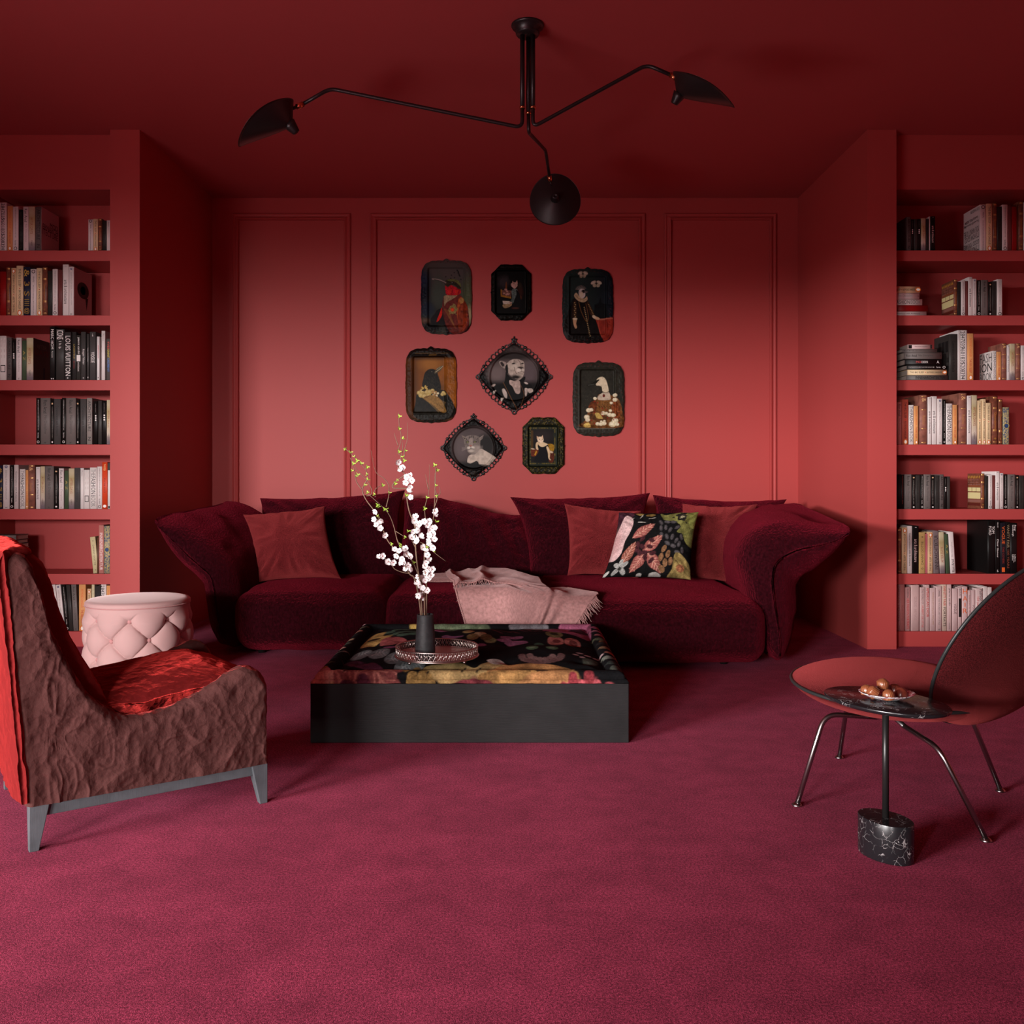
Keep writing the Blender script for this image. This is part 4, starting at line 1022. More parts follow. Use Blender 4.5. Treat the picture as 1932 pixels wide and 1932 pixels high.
fc.leaf(38, 56, 58, 36, .52, LV, VN, seed=3); fc.leaf(40, 58, 29, 78, .62, LV, VN, seed=4); fc.leaf(44, 58, 64, 78, .44, LV, VN, seed=5)
for k, (x, y, a) in enumerate([(34, 40, 120), (30, 47, 60), (36, 50, 40), (46, 42, 20), (45, 50, 15), (40, 57, 5), (50, 58, 160), (34, 57, 60), (42, 63, 50), (50, 66, 130), (30, 53, 100)]):
    fc.ell(x, y, 4.0, 2.5, '#4a2228', a, tex=.3, tsc=1.5, seed=k)
for k, (x, y, a) in enumerate([(63, 52, 110), (69, 58, 100), (61, 62, 95), (67, 68, 80), (73, 66, 95), (64, 74, 40), (80, 62, 60)]):
    fc.ell(x, y, 4.6, 2.7, '#8a5f3a', a, tex=.4, tsc=1.6, seed=k)
fc.poly([(78, 56), (90, 60), (102, 72), (102, 84), (72, 84), (76, 74)], '#9a8040', tex=.45, tsc=4); fc.ell(86, 72, 5, 4, '#a8643a', tex=.4, tsc=2)
for a in (-150, -95, -40, 40, 140): fc.ell(16 + 5 * math.cos(R(a)), 73 + 5 * math.sin(R(a)), 4.6, 2.3, '#b4b2ac', a, tex=.25, tsc=1.5)
fc.ell(16, 74, 2, 1.8, '#3c3a36', rag=.4); fc.ell(2, 78, 4, 2, '#c8c4bc', -40); fc.ell(58, 80, 7, 2, '#c8bfb8', 4); fc.ell(40, 80, 3, 1.4, '#c8bfb8')
fc.tone(.85, .72)
scatter('throw_pillow', 'black cushion printed with pink and olive flowers', M['floral'], (1167, 967), (1318, 966), (1303, 1094), (1136, 1090), 5.48, 5.30, .105, 34, None, .008, .07,
        lambda u, v: fc.sample((u + 1) * 50, (1 - v) * 40))

# ------------------------------------------------------------------ throw blanket
def yfront(x): return 5.0 - .36 / (1 + np.exp(-(x - .05) * 26))
throw = thing('throw_blanket', 'dusty pink fringed wool throw draped over the sofa seat', 'throw blanket', (0.05, 4.9, .39))
ZT = .392
def drape(x, t):
    """t < 0 lies on the seat (metres behind the front edge), t > 0 hangs down the front"""
    r = .075; yf = yfront(x); t = np.asarray(t, float)
    a = np.clip(t / r, 0, math.pi / 2)
    y = np.where(t <= 0, yf + r - t, yf + r - r * np.sin(a) - .012); z = np.where(t <= 0, ZT + 0 * t, ZT - r * (1 - np.cos(a)))
    z = np.where(t > r * math.pi / 2, ZT - r - (t - r * math.pi / 2), z)
    y = np.where(t > r * math.pi / 2, yf - .012, y)
    return y, z
def sheet(name, left, right, nu, nv, fold, lift, seed, parent=throw):
    lc, rc = crm(left, 8), crm(right, 8)
    def rs(c):
        s = np.linspace(0, len(c) - 1, nv); i = np.minimum(s.astype(int), len(c) - 2); f = (s - i)[:, None]
        return c[i] * (1 - f) + c[i + 1] * f
    lc, rc = rs(lc), rs(rc); V = []; ed = []
    for i in range(nu):
        s = i / (nu - 1); q = lc * (1 - s) + rc * s
        y, z = drape(q[:, 0], q[:, 1]); t = q[:, 1]
        f = fold(s, np.linspace(0, 1, nv), q)
        out = np.clip((t + .02) / .1, 0, 1)
        p = np.stack([q[:, 0], y - out * f - lift * out, z + (1 - out) * f + lift * (1 - out)], 1)
        V.append(p)
    V = np.array(V).reshape(-1, 3)
    V[:, 2] += vnoise(V, 16, seed) * .003; V[:, 1] += vnoise(V, 14, seed + 1) * .003
    Fc = gridfaces(nu, nv)
    o = mk(name, V, Fc, M['throw'], parent)
    sol = o.modifiers.new('thick', 'SOLIDIFY'); sol.thickness = .006; sol.offset = 0
    return V.reshape(nu, nv, 3)
def foldA(s, v, q):
    def g(c, w, a): return a * np.exp(-((s - c) / w) ** 2)
    return .003 + (g(.60, .035, .034) + g(.66, .03, .045) + g(.73, .045, .022) + g(.42, .05, .008)) * np.clip(.35 + v, 0, 1)
A_ = sheet('sheet', [(-.335, -.10), (-.318, .02), (-.29, .12), (-.26, .22), (-.25, .30)], [(.300, -.30), (.365, -.17), (.452, -.035), (.385, .09), (.315, .19), (.22, .30)], 150, 60, foldA, .004, 41)
def foldB(s, v, q):
    return .016 + .020 * np.exp(-((s - .40 + .12 * v) / .05) ** 2) + .012 * np.exp(-((s - .25 - .1 * v) / .06) ** 2) + .012 * np.sin(v * 9 + s * 2) * v * 0.6 + .030 * (1 - v) * math.exp(-((s - .6) / .35) ** 2) + .02 * math.exp(-((s - .05) / .03) ** 2)
B_ = sheet('folded_sheet', [(-.42, -.62), (-.40, -.40), (-.345, -.18), (-.325, .01)], [(.16, -.62), (.17, -.42), (.18, -.25), (.20, -.18)], 110, 46, foldB, .006, 43)
def foldC(s, v, q): return .008 + .014 * np.exp(-((v - .4 + .2 * s) / .2) ** 2) + .006 * np.sin(v * 12)
C_ = sheet('folded_sheet', [(-.56, -.50), (-.56, -.36), (-.56, -.26)], [(-.30, -.60), (-.30, -.38), (-.31, -.22)], 50, 30, foldC, .004, 45)
def fringe(path, dirs, length, n, seed, braid=True):
    rg = random.Random(seed); mb = MB()
    p = crm(path, 6); L = np.concatenate([[0], np.cumsum(np.linalg.norm(np.diff(p, axis=0), axis=1))])
    at = lambda s: np.array([np.interp(s, L, p[:, k]) for k in range(3)])
    for i in range(n):
        s = L[-1] * (i + .5) / n; a = at(s); d = np.array(dirs(i / n), float); d += [rg.uniform(-.25, .25), rg.uniform(-.1, .1), rg.uniform(-.1, .1)]
        l = length * rg.uniform(.7, 1.1)
        q = [a, a + d * l * .5 + [rg.uniform(-.004, .004), -.003, 0], a + d * l + [rg.uniform(-.006, .006), -.002, 0]]
        V, Fc = tube(q, [.0022, .0020, .0012], 5); mb.add(V, Fc)
    if braid:
        nk = int(L[-1] / .009)
        for i in range(nk):
            a = at(L[-1] * i / nk); b = at(L[-1] * (i + 1) / nk); d = (b - a) / (np.linalg.norm(b - a) + 1e-9)
            side = np.cross(d, [0, -1, .3]); side /= np.linalg.norm(side)
            V, Fc = tube([a - side * .004, (a + b) / 2 + [0, -.004, .002], b + side * .004], [.003, .0045, .003], 6); mb.add(V, Fc)
    o = mb.build('fringe', M['throw'], throw); return o
nv = A_.shape[1]
fringe(A_[0, ::6], lambda t: (-.5, -.3, -.5), .008, 10, 1)
rh = A_[-1]; k0 = int(nv * .47)
fringe(rh[2:k0:4], lambda t: (.4, -.2, .1), .006, 12, 2)
fringe(rh[k0::4], lambda t: (.55 - .25 * t, -.12, -.75), .062, 70, 3, False)
fringe(B_[::8, -1], lambda t: (.12, -.45, -.62), .042, 72, 4)
fringe(B_[0, 24::4], lambda t: (-.4, -.2, -.3), .008, 12, 5)
fringe(C_[::6, -1], lambda t: (0, -.5, -.4), .008, 14, 6)

# ------------------------------------------------------------------ ottoman: black wooden base with a floral mattress
TX0, TX1, TY0, TY1, TZ = -.7655, .4438, 3.42, 4.54, .2255
ott = thing('ottoman', 'low black wooden coffee table topped by a floral mattress', 'coffee table', ((TX0 + TX1) / 2, (TY0 + TY1) / 2, 0))
boxo('base', TX0, TX1, TY0, TY1, 0.001, TZ, M['darkwood'], ott, .0025)
# pattern, drawn on the mattress plane: u = across (m from the left edge), w = depth (m from the front edge); extends beyond for the sides
PAD = .14
ot = Canvas(1.2 + 2 * PAD, 1.1 + 2 * PAD, 330, '#151517')
def q5(x, y):
    px, py = 590 + x / 3.167, 1160 + y / 3.167
    Y = F * (.732 - .022 * min(1, max(0, (1269 - py) / 97))) / (py - CY); return (px - CX) * Y / F - TX0 + PAD, Y - TY0 + PAD
def qs(x, y, rx, ry):
    u, w = q5(x, y); Y = w - PAD + TY0
    return u, w, rx / 3.167 * Y / F, ry / 3.167 * Y * Y / (F * .722)
def oe(x, y, rx, ry, col, rot=0, **kw):
    u, w, a, b = qs(x, y, rx, ry); kw.setdefault('tsc', max(a, b) * .25)
    if rot: ot.ell(u, w, max(a, .01), max(b * .55, .008), col, -rot, **kw)
    else: ot.ell(u, w, a, b, col, **kw)
def op(pts, col, **kw): ot.poly([q5(*p) for p in pts], col, 6, **kw)
def ol(x0, y0, x1, y1, wid, col, vein=None, **kw): ot.leaf(*q5(x0, y0), *q5(x1, y1), wid, col, vein, **kw)
# front border (the drop of the mattress) in plane coordinates
def fr(x, y): return (x / 3.167 / F * TY0) + (590 - CX) / F * TY0 - TX0 + PAD, PAD - .01 - (y - 345) / 3.167 / F * TY0
op([(0, 350), (60, 310), (110, 320), (140, 370), (100, 420), (0, 420)], '#b8707a', tex=.3, tsc=.03)
ot.ell(PAD + .07, .09, .09, .10, '#c48474', tex=.3, tsc=.02, rag=.2); ot.ell(PAD + .06, .05, .06, .08, '#cf9a60', tex=.3, tsc=.02, rag=.3, alpha=.8)
for (a, b, c, d) in ((150, 320, 560, 330), (330, 320, 590, 390), (150, 385, 330, 300), (130, 330, 320, 400)):
    ol(a, b, c, d, .34, '#7c3a38', '#b0685a', seed=a)
for k, (x, y) in enumerate(((200, 350), (300, 345), (350, 365), (260, 375), (410, 360), (230, 385))): oe(x, y, 45, 13, '#4c1c2c', 25, tex=.3, seed=k)
ol(210, 265, 420, 310, .40, '#5a2840', None); ol(170, 250, 330, 270, .3, '#4a2236', None)
for k, (x, y, a) in enumerate(((290, 220, 20), (395, 225, 30), (490, 255, 40), (610, 285, 30), (550, 295, 10))):
    oe(x, y, 62, 26, '#6c7678', 0, tex=.35, seed=k); u0, w0 = q5(x - 45, y + 14); u1, w1 = q5(x + 45, y - 14); ot.line([(u0, w0), (u1, w1)], .006, '#a8b0b0')
    for j in (-20, 0, 20): ot.line([q5(x + j, y), q5(x + j + 10, y - 18)], .004, '#a0a8aa'); ot.line([q5(x + j, y), q5(x + j + 18, y + 14)], .004, '#a0a8aa')
for k, (x, y, rx, ry) in enumerate(((560, 320, 30, 12), (620, 310, 28, 12), (680, 318, 30, 14), (590, 345, 34, 12), (650, 345, 30, 14), (700, 350, 30, 15))): oe(x, y, rx, ry, '#8a6a30', tex=.4, seed=k)
for k, (x, y) in enumerate(((640, 378), (712, 372), (770, 380))):
    u, w = fr(x, y); ot.ell(u, w, .014, .030, '#94743a', -15 + 15 * k, tex=.4, tsc=.01)
op([(660, 300), (760, 280), (860, 275), (960, 300), (1020, 280), (1120, 262), (1160, 285), (1060, 320), (1020, 350), (900, 345), (800, 350), (700, 335)], '#b89858', tex=.45, tsc=.05)
op([(1040, 262), (1110, 258), (1160, 275), (1080, 285)], '#cfc6bc', tex=.25, tsc=.03)
for k in range(9): ot.line([q5(830 + 30 * k, 318 + 8 * (k % 3)), q5(850 + 30 * k, 300 + 7 * ((k + 1) % 3))], .009, '#3a3020')
op([(1030, 345), (1090, 300), (1200, 285), (1330, 282), (1480, 295), (1560, 310), (1555, 345), (1540, 380), (1300, 380), (1060, 375)], '#b07a3c', tex=.45, tsc=.05)
op([(1210, 322), (1290, 318), (1400, 328), (1380, 345), (1280, 345)], '#3a2618', tex=.4, tsc=.02)
oe(1150, 322, 30, 9, '#d8b860'); oe(1320, 350, 24, 10, '#d0a850')
for (cx, cy, rx, ry, c) in ((1180, 385, .17, .085, '#a87a3a'), (1420, 385, .12, .08, '#a8723c'), (980, 390, .10, .05, '#7a3038')):
    u, w = fr(cx, cy); ot.ell(u, w, rx, ry, c, tex=.45, tsc=.03, rag=.15)
u, w = fr(1320, 380); ot.ell(u, w, .012, .02, '#d8c058')
ol(880, 395, 1050, 360, .4, '#7c3440', None)
for k, (x, y) in enumerate(((1540, 368), (1620, 380), (1700, 368), (1775, 370), (1600, 350), (1680, 345))):
    u, w = fr(x, y); ot.ell(u, w, .022, .026, '#b84a52', 20 * k, tex=.4, tsc=.012, seed=k)
for k, (x, y) in enumerate(((1500, 355), (1555, 345), (1650, 340))): oe(x, y, 30, 10, '#8a2c34', tex=.3, seed=k)
for k in range(14):
    a = k / 13 * math.pi; oe(1365 + 118 * math.cos(a), 262 - 0 + 35 * math.sin(a) - 22, 22, 9, '#7c5a58', tex=.35, seed=k)
    oe(1365 + 70 * math.cos(a), 240 + 18 * math.sin(a), 20, 8, '#866460', tex=.3, seed=k) if k % 2 else None
for k, (x, y) in enumerate(((1595, 215), (1640, 225), (1690, 230), (1570, 230), (1720, 222), (1610, 240))): oe(x, y, 22, 6, '#c0a0a0', 20 * k + 5)
op([(1610, 250), (1640, 240), (1700, 250), (1690, 275), (1630, 280)], '#4c5044', tex=.3, tsc=.02)
for x, y in ((1310, 195), (1428, 197)): oe(x, y, 36, 15, '#5c8a62', tex=.35); oe(x, y, 18, 6, '#86b088')
oe(1350, 165, 30, 9, '#3c5a48', tex=.3); oe(1740, 150, 30, 12, '#6a4a2a', tex=.3)
for x, y in ((1450, 147), (1550, 150)): oe(x, y, 48, 21, '#b06058', tex=.35); oe(x + 6, y, 24, 8, '#6a2c2c', tex=.4)
oe(1440, 112, 52, 18, '#7a7244', tex=.35); oe(1440, 112, 24, 8, '#3a3a22', tex=.4)
op([(1370, 85), (1440, 62), (1500, 40), (1640, 35), (1660, 70), (1650, 120), (1560, 105), (1480, 100)], '#b0587c', tex=.35, tsc=.03)
oe(1590, 75, 60, 12, '#4a2c3a', tex=.4, rag=.3)
for k in range(6): ot.line([q5(1060 + 55 * k, 72 + 5 * (k % 3)), q5(1130 + 50 * k, 100 - 6 * (k % 2))], .012, '#5c1f2a')
for a, x, y in ((0, 1190, 150), (25, 1140, 140), (-25, 1240, 152), (60, 1160, 125), (-60, 1215, 128)): oe(x, y, 46, 13, '#9a5c80', a or 1, tex=.3)
for k, (x, y, c) in enumerate(((930, 95, '#a08a50'), (1000, 115, '#c0a878'), (955, 128, '#8a7440'), (1060, 142, '#8a9058'), (1035, 130, '#6c5a34'), (1000, 170, '#a86a98'), (925, 172, '#6a3050'))): oe(x, y, 36, 12, c, tex=.35, seed=k)
oe(772, 77, 46, 14, '#a86c94', tex=.3); oe(772, 77, 22, 6, '#7a4068')
op([(770, 118), (800, 108), (830, 118), (900, 122), (860, 130), (790, 132)], '#8a5078', tex=.3, tsc=.02)
op([(700, 48), (800, 42), (900, 44), (1000, 42), (1060, 50), (1040, 66), (960, 72), (860, 70), (740, 64)], '#566248', tex=.4, tsc=.04)
for k, (x, y) in enumerate(((820, 56), (910, 58), (1000, 56))): oe(x, y, 40, 7, '#6c7858', tex=.3, seed=k)
op([(1170, 46), (1290, 40), (1400, 46), (1380, 56), (1240, 58)], '#77757a', tex=.35, tsc=.03); op([(1250, 62), (1350, 62), (1470, 58), (1400, 74), (1300, 72)], '#c0b8b4', tex=.2, tsc=.02)
op([(580, 42), (640, 40), (690, 46), (640, 58), (590, 56)], '#a88a38', tex=.4, tsc=.03)
for k, (x, y, a) in enumerate(((455, 92, 20), (500, 72, 10), (560, 72, 160), (470, 112, 40), (520, 100, 30), (580, 95, 150), (600, 115, 120), (545, 118, 60), (640, 100, 20))): oe(x, y, 36, 15, '#44604e', a, tex=.3, seed=k)
op([(285, 165), (310, 130), (360, 95), (440, 85), (420, 110), (480, 112), (430, 140), (350, 160)], '#b08a40', tex=.4, tsc=.04); oe(365, 128, 40, 8, '#3c2c1c', tex=.4)
op([(400, 150), (440, 128), (510, 128), (560, 145), (500, 160), (430, 170)], '#a85050', tex=.35, tsc=.03)
op([(420, 190), (470, 178), (520, 185), (470, 198)], '#94507c', tex=.3, tsc=.02)
for k in range(11):   # side rolls
    c = ['#b0783a', '#5c6048', '#3a3440', '#8a7a70', '#c08a7a', '#464a40', '#b09070', '#252527', '#a86a58', '#5e5a48', '#c098a0'][k]
    ot.ell(PAD - .03, PAD + .06 + k * .10, .085, .034, c, 30, tex=.4, tsc=.02, rag=.25, seed=k)
    c2 = ['#5c6458', '#363c38', '#6e7468', '#b07058', '#8a6a4a', '#2c2c2c', '#5a6048', '#a85a60', '#b87a90', '#b0587c', '#3a3a3a'][k]
    ot.ell(PAD + 1.22, PAD + .06 + k * .10, .085, .034, c2, -30, tex=.4, tsc=.02, rag=.25, seed=k)
ot.tone(.84, .74)
CX0, CX1, CY0, CY1 = TX0 + .012, TX1 - .012, TY0 + .012, TY1 - .012
nx, ny = 330, 300
def mattress():
    # the sheet runs over the top, rolls over the edge and down to the base
    W, D = CX1 - CX0, CY1 - CY0
    e = .055                       # length of the rolled edge, wrapped below the top
    gx = np.concatenate([np.linspace(-e, 0, 16)[:-1], np.linspace(0, W, nx), np.linspace(W, W + e, 16)[1:]])
    gy = np.concatenate([np.linspace(-e, 0, 16)[:-1], np.linspace(0, D, ny), np.linspace(D, D + e, 16)[1:]])
    U, Wd = np.meshgrid(gx, gy, indexing='ij'); u, w = U.ravel(), Wd.ravel()
    ox, oy = np.where(u < 0, -u, np.where(u > W, u - W, 0)) / e, np.where(w < 0, -w, np.where(w > D, w - D, 0)) / e
    uc, wc = np.clip(u, 0, W), np.clip(w, 0, D)
    d = np.minimum(np.minimum(uc, W - uc), np.minimum(wc, D - wc))
    zt = .260 + .012 * wc / D
    roll = .028 * np.sqrt(np.clip(1 - ((d - .032) / .032) ** 2, 0, 1)) * (d < .064)
    body = np.clip((d - .064) / .14, 0, 1); body = body * (2 - body)
    dent = 0
    for i in range(4):
        for j in range(3):
            bx, by = W * (i + .5) / 4, D * (j + .55) / 3
            dx, dy = uc - bx, wc - by
            dent = dent + .030 * np.exp(-np.hypot(dx, dy) / .045) + .012 * np.exp(-np.hypot(dx, dy) / .12)
    ridge = .006 * np.cos((uc / W * 4) * 2 * math.pi) * np.cos((wc / D * 3 - .05) * 2 * math.pi)
    z = zt - .02 + roll + body * (.042 - dent + ridge)
    # edge: half round from the roll's crest outwards and down
    o = np.maximum(ox, oy); ang = o * math.pi * .92
    zc = zt - .02
    z = np.where(o > 0, np.maximum(zc - .030 * (1 - np.cos(ang)) - .0 , TZ + .001), z)
    puff = .014 * np.sin(np.clip(o, 0, 1) * math.pi)
    x = CX0 + uc + np.where(u < 0, -1, np.where(u > W, 1, 0)) * puff * (ox > 0)
    y = CY0 + wc + np.where(w < 0, -1, np.where(w > D, 1, 0)) * puff * (oy > 0)
    V = np.stack([x, y, z], 1)
    N = vnoise(V, 22, 5) * .0015; V[:, 2] = np.maximum(V[:, 2] + N, TZ + .0008)
    col = ot.sample(u + PAD + .012, w * 1.0 + PAD + .012)
    Fc = gridfaces(len(gx), len(gy))
    return mk('mattress', V, Fc, M['floral'], ott, colors=col)
mattress()

# ------------------------------------------------------------------ round tray, vase, blossom branches
TC = (-.300, 3.60); TZ0 = .284
tr = thing('serving_tray', 'round silver tray with pierced gallery rim on the floral mattress', 'tray', (TC[0], TC[1], TZ0))
rt = .163
V, Fc = lathe([(rt - .004, 0), (rt + .004, .001), (rt + .006, .004), (rt + .002, .008), (rt - .004, .008)], 96, (*TC, TZ0 + .012)); mk('base_rim', V, Fc, M['silver'], tr)
V, Fc = lathe([(rt - .003, 0), (rt - .003, .003)], 96, (*TC, TZ0 + .014)); mk('mirror_plate', V, Fc, M['mirror'], tr, smooth=False)
gal = MB()
z0, z1 = TZ0 + .019, TZ0 + .052
for zz, r_ in ((z1, .0030), (z0 + .002, .0022)):
    ring = [(TC[0] + rt * math.cos(a), TC[1] + rt * math.sin(a), zz) for a in np.linspace(0, 2 * math.pi, 97)]
    gal.add(*tube(ring, r_, 6, False))
nm = 56
for i in range(nm):
    a = i / nm * 2 * math.pi; c = np.array([TC[0] + rt * math.cos(a), TC[1] + rt * math.sin(a), (z0 + z1) / 2]); tg = np.array([-math.sin(a), math.cos(a), 0])
    w = math.pi * rt / nm * 2
    gal.add(*tube([c - tg * w / 2 + [0, 0, -.015], c - tg * w / 2 + [0, 0, .016]], .0013, 5))
    q = [c + tg * .0046 * math.cos(b) + np.array([0, 0, .0085 * math.sin(b)]) for b in np.linspace(0, 2 * math.pi, 13)]
    gal.add(*tube(q, .0011, 5, False))
    gal.add(*tube([c + [0, 0, .008], c + [0, 0, .016]], .001, 4)); gal.add(*tube([c + [0, 0, -.008], c + [0, 0, -.015]], .001, 4))
    gal.add(*tube([c - tg * .0046, c - tg * w * .48], .001, 4)); gal.add(*tube([c + tg * .0046, c + tg * w * .48], .001, 4))
gal.build('gallery', M['silver'], tr)
for k in range(4):
    a = R(50 + 90 * k); V, Fc = lathe([(.002, 0), (.006, .003), (.007, .006), (.005, .010), (.002, .013)], 14, (TC[0] + .15 * math.cos(a), TC[1] + .15 * math.sin(a), TZ0)); mk('foot', V, Fc, M['silver'], tr)

VX, VY, VZ = -.345, 3.585, TZ0 + .0175
V, Fc = lathe([(.001, 0), (.033, 0), (.0385, .004), (.0402, .02), (.0395, .05), (.0365, .10), (.0335, .145), (.0330, .162), (.0315, .1635), (.0295, .162), (.0300, .14), (.033, .05), (.030, .012), (.001, .012)], 56, (VX, VY, VZ))
vase = mk('vase', V, Fc, M['ceramic']); tag(vase, 'tapered matt black vase standing on the round silver tray', 'vase')

def B6(x, y, dy=0.0): return P(640 + x / 4.714, 770 + y / 4.714, VY + dy)
BR = [
 ([(725, 1830), (700, 1650), (665, 1510), (620, 1470), (545, 1330), (480, 1240), (420, 1160), (340, 960), (240, 820), (205, 740), (215, 690), (245, 640), (250, 600), (228, 540), (150, 450), (40, 350)], -.02, -.05,
  [[(240, 780), (280, 770), (285, 720), (240, 640), (150, 540), (95, 440)], [(195, 720), (150, 650), (130, 540), (95, 440)], [(620, 1470), (560, 1460), (490, 1430), (455, 1380), (400, 1330), (345, 1310)], [(228, 540), (262, 530)]],
  'blossom branch with a low side twig, leaning farthest to the left'),
 ([(735, 1830), (722, 1600), (690, 1450), (640, 1350), (575, 1270), (520, 1190), (480, 1040), (430, 930), (330, 830), (250, 760)], .012, .06,
  [[(415, 880), (440, 770), (435, 680), (390, 620), (320, 560), (280, 375)], [(320, 790), (310, 740), (345, 700), (395, 680)], [(500, 1095), (590, 1150)]],
  'branch with a long bare hooked tip, crossing the leftmost branch'),
 ([(758, 1830), (750, 1620), (705, 1480), (682, 1300), (675, 1180), (670, 1050), (622, 920), (600, 800), (600, 720), (480, 710), (490, 660), (580, 590), (530, 540), (525, 480), (550, 430), (522, 390), (550, 270), (532, 160), (528, 40)], -.005, .02,
  [[(540, 460), (560, 380), (560, 300)], [(580, 430), (580, 370), (605, 270), (605, 130)], [(520, 330), (485, 220)], [(550, 470), (592, 440)], [(680, 1250), (645, 1180)]],
  'tallest blossom branch, zigzagging up in front of the wall'),
 ([(772, 1830), (775, 1620), (765, 1480), (755, 1350), (765, 1240), (800, 1150), (830, 1020), (845, 870), (850, 740), (855, 600), (850, 500)], .006, -.03,
  [[(845, 880), (870, 800), (852, 720), (848, 600), (865, 540)], [(780, 1040), (765, 980), (760, 880), (790, 770), (800, 650), (800, 500)], [(790, 720), (765, 590)], [(868, 780), (895, 760), (890, 700)], [(700, 1185), (770, 1220), (850, 1290), (945, 1362)]],
  'blossom branch with thin upright twigs, nearest the sofa throw'),
]
FL = [(320, 920), (310, 990), (350, 1010), (330, 1040), (372, 1000), (360, 1070), (402, 1130), (352, 1322), (380, 1315), (430, 1370), (475, 1372), (490, 1258), (508, 1312), (530, 1272), (585, 1252), (592, 1292), (635, 1315), (556, 1340), (575, 1372), (545, 1368), (588, 1432), (640, 1432), (606, 1402),
      (520, 480), (560, 525), (545, 545), (600, 610), (632, 600), (590, 660), (640, 640), (625, 700), (618, 740), (632, 792), (675, 968), (662, 1002), (712, 1030), (690, 1042), (755, 1010), (808, 1005), (780, 1040), (700, 1088), (722, 1132), (638, 1150), (670, 1160), (690, 1182), (730, 1150), (652, 1098),
      (800, 1090), (822, 1068), (850, 1058), (805, 1130), (798, 1180), (842, 1120), (842, 1170), (800, 1220), (832, 1240), (740, 1240), (770, 1268), (780, 1310), (768, 1370), (790, 1342), (760, 1410), (790, 1432), (822, 1430), (770, 1462), (780, 1492), (812, 1490), (760, 1530), (796, 1520), (700, 1500), (715, 1532), (690, 1552), (710, 1582), (742, 1600), (730, 1660), (780, 1622), (750, 1682), (705, 1668), (858, 920), (850, 945)]
LE = [(60, 365), (95, 400), (130, 435), (160, 465), (195, 495), (245, 520), (110, 555), (125, 495), (150, 610), (160, 595), (250, 590), (245, 640), (230, 690), (255, 755), (385, 685), (315, 770), (340, 860), (345, 880), (415, 905), (400, 900), (445, 760), (470, 1205), (545, 1210), (545, 1240), (335, 965), (535, 75), (530, 180), (560, 275), (530, 385), (585, 380), (570, 435), (580, 465), (495, 670), (520, 645), (590, 775), (610, 1095), (590, 1150), (655, 1370), (780, 800), (755, 890), (860, 690), (875, 775), (850, 510), (865, 550), (860, 1015), (850, 1275), (785, 1240), (645, 1100)]
# one blossom: five cupped petals and a small eye
def petal(k):
    a = k * 2 * math.pi / 5; V = []
    for i in range(5):
        for j in range(5):
            r, s = i / 4, j / 2 - 1
            w = .0075 * math.sin(min(1, r * .9 + .12) * math.pi * .86) ** .7
            x, y = .002 + r * .0135, s * w; z = .0048 * r * r + .0022 * s * s * r - .001 * math.sin(r * 3)
            V.append((x * math.cos(a) - y * math.sin(a), x * math.sin(a) + y * math.cos(a), z))
    return V, gridfaces(5, 5)
bm_ = MB()
for k in range(5): bm_.add(*petal(k), 0)
for k in range(7):
    a = k * .9; bm_.add(*tube([(0, 0, 0), (.002 * math.cos(a), .002 * math.sin(a), .0045)], .0006, 4), 1)
blossom_me = mesh_data('blossom', bm_.V, bm_.F, [M['petal'], M['stamen']], True, bm_.M)
lf = MB()
for k, (a, el) in enumerate(((0.2, .5), (2.1, .3), (4.0, .7), (5.2, 1.1))):
    V = []
    for i in range(5):
        for j in range(3):
            r, s = i / 4, j - 1; w = .0028 * math.sin(min(1, r * .95 + .05) * math.pi)
            x, y, z = r * .013, s * w, .0015 * abs(s)
            x, z = x * math.cos(el) - z * math.sin(el), x * math.sin(el) + z * math.cos(el)
            V.append((x * math.cos(a) - y * math.sin(a), x * math.sin(a) + y * math.cos(a), z))
    lf.add(V, gridfaces(5, 3))
leaf_me = mesh_data('leaf_bud', lf.V, lf.F, M['leafgreen'])
rg = random.Random(8)
branches = []
for main, d0, d1, twigs, lab in BR:
    root = thing('blossom_branch', lab + ', in the black vase', 'branch', (VX, VY, VZ + .02), 'blossom branches in the black vase')
    n = len(main)
    def depth(y): return d0 + (d1 - d0) * np.clip((1800 - y) / 1500, 0, 1) + .012 * math.sin(y * .013 + d0 * 50)
    sc = lambda pts: crm([B6(x, y, depth(y)) for x, y in pts], 5)
    pm = sc(main); pm[0] = [VX + (pm[0][0] - VX) * .5, VY + d0 * .5, VZ + .045]
    mb = MB(); mb.add(*tube(pm, np.linspace(.0034, .0011, len(pm)), 7))
    mb.build('stem', M['bark'], root)
    allp = [pm]
    for t in twigs:
        pt = sc(t); allp.append(pt); mk('twig', *tube(pt, np.linspace(.0020, .0007, len(pt)), 6), M['bark'], root)
    branches.append((root, np.vstack(allp)))
def proj(q): return np.stack([CX + F * q[:, 0] / q[:, 1], CY - F * (q[:, 2] - 1) / q[:, 1]], 1)
bpj = [proj(q) for _, q in branches]
def attach(x, y, me, name, sc, out):
    p2 = np.array([640 + x / 4.714, 770 + y / 4.714]); best = None
    for (root, q), pj in zip(branches, bpj):
        d = np.linalg.norm(pj - p2, axis=1); i = d.argmin()
        if best is None or d[i] < best[0]: best = (d[i], root, q[i])
    _, root, q = best
    Y = q[1] - out * rg.uniform(.2, 1); p = P(p2[0], p2[1], Y)
    o = bpy.data.objects.new(name, me); COL.objects.link(o); o.parent = root
    o.location = Vector(p) - root.location
    dirv = Vector((rg.uniform(-.8, .8), -1 if rg.random() < .8 else .6, rg.uniform(-.5, .8)))
    o.rotation_euler = dirv.to_track_quat('Z', 'Y').to_euler(); o.scale = (sc, sc, sc)
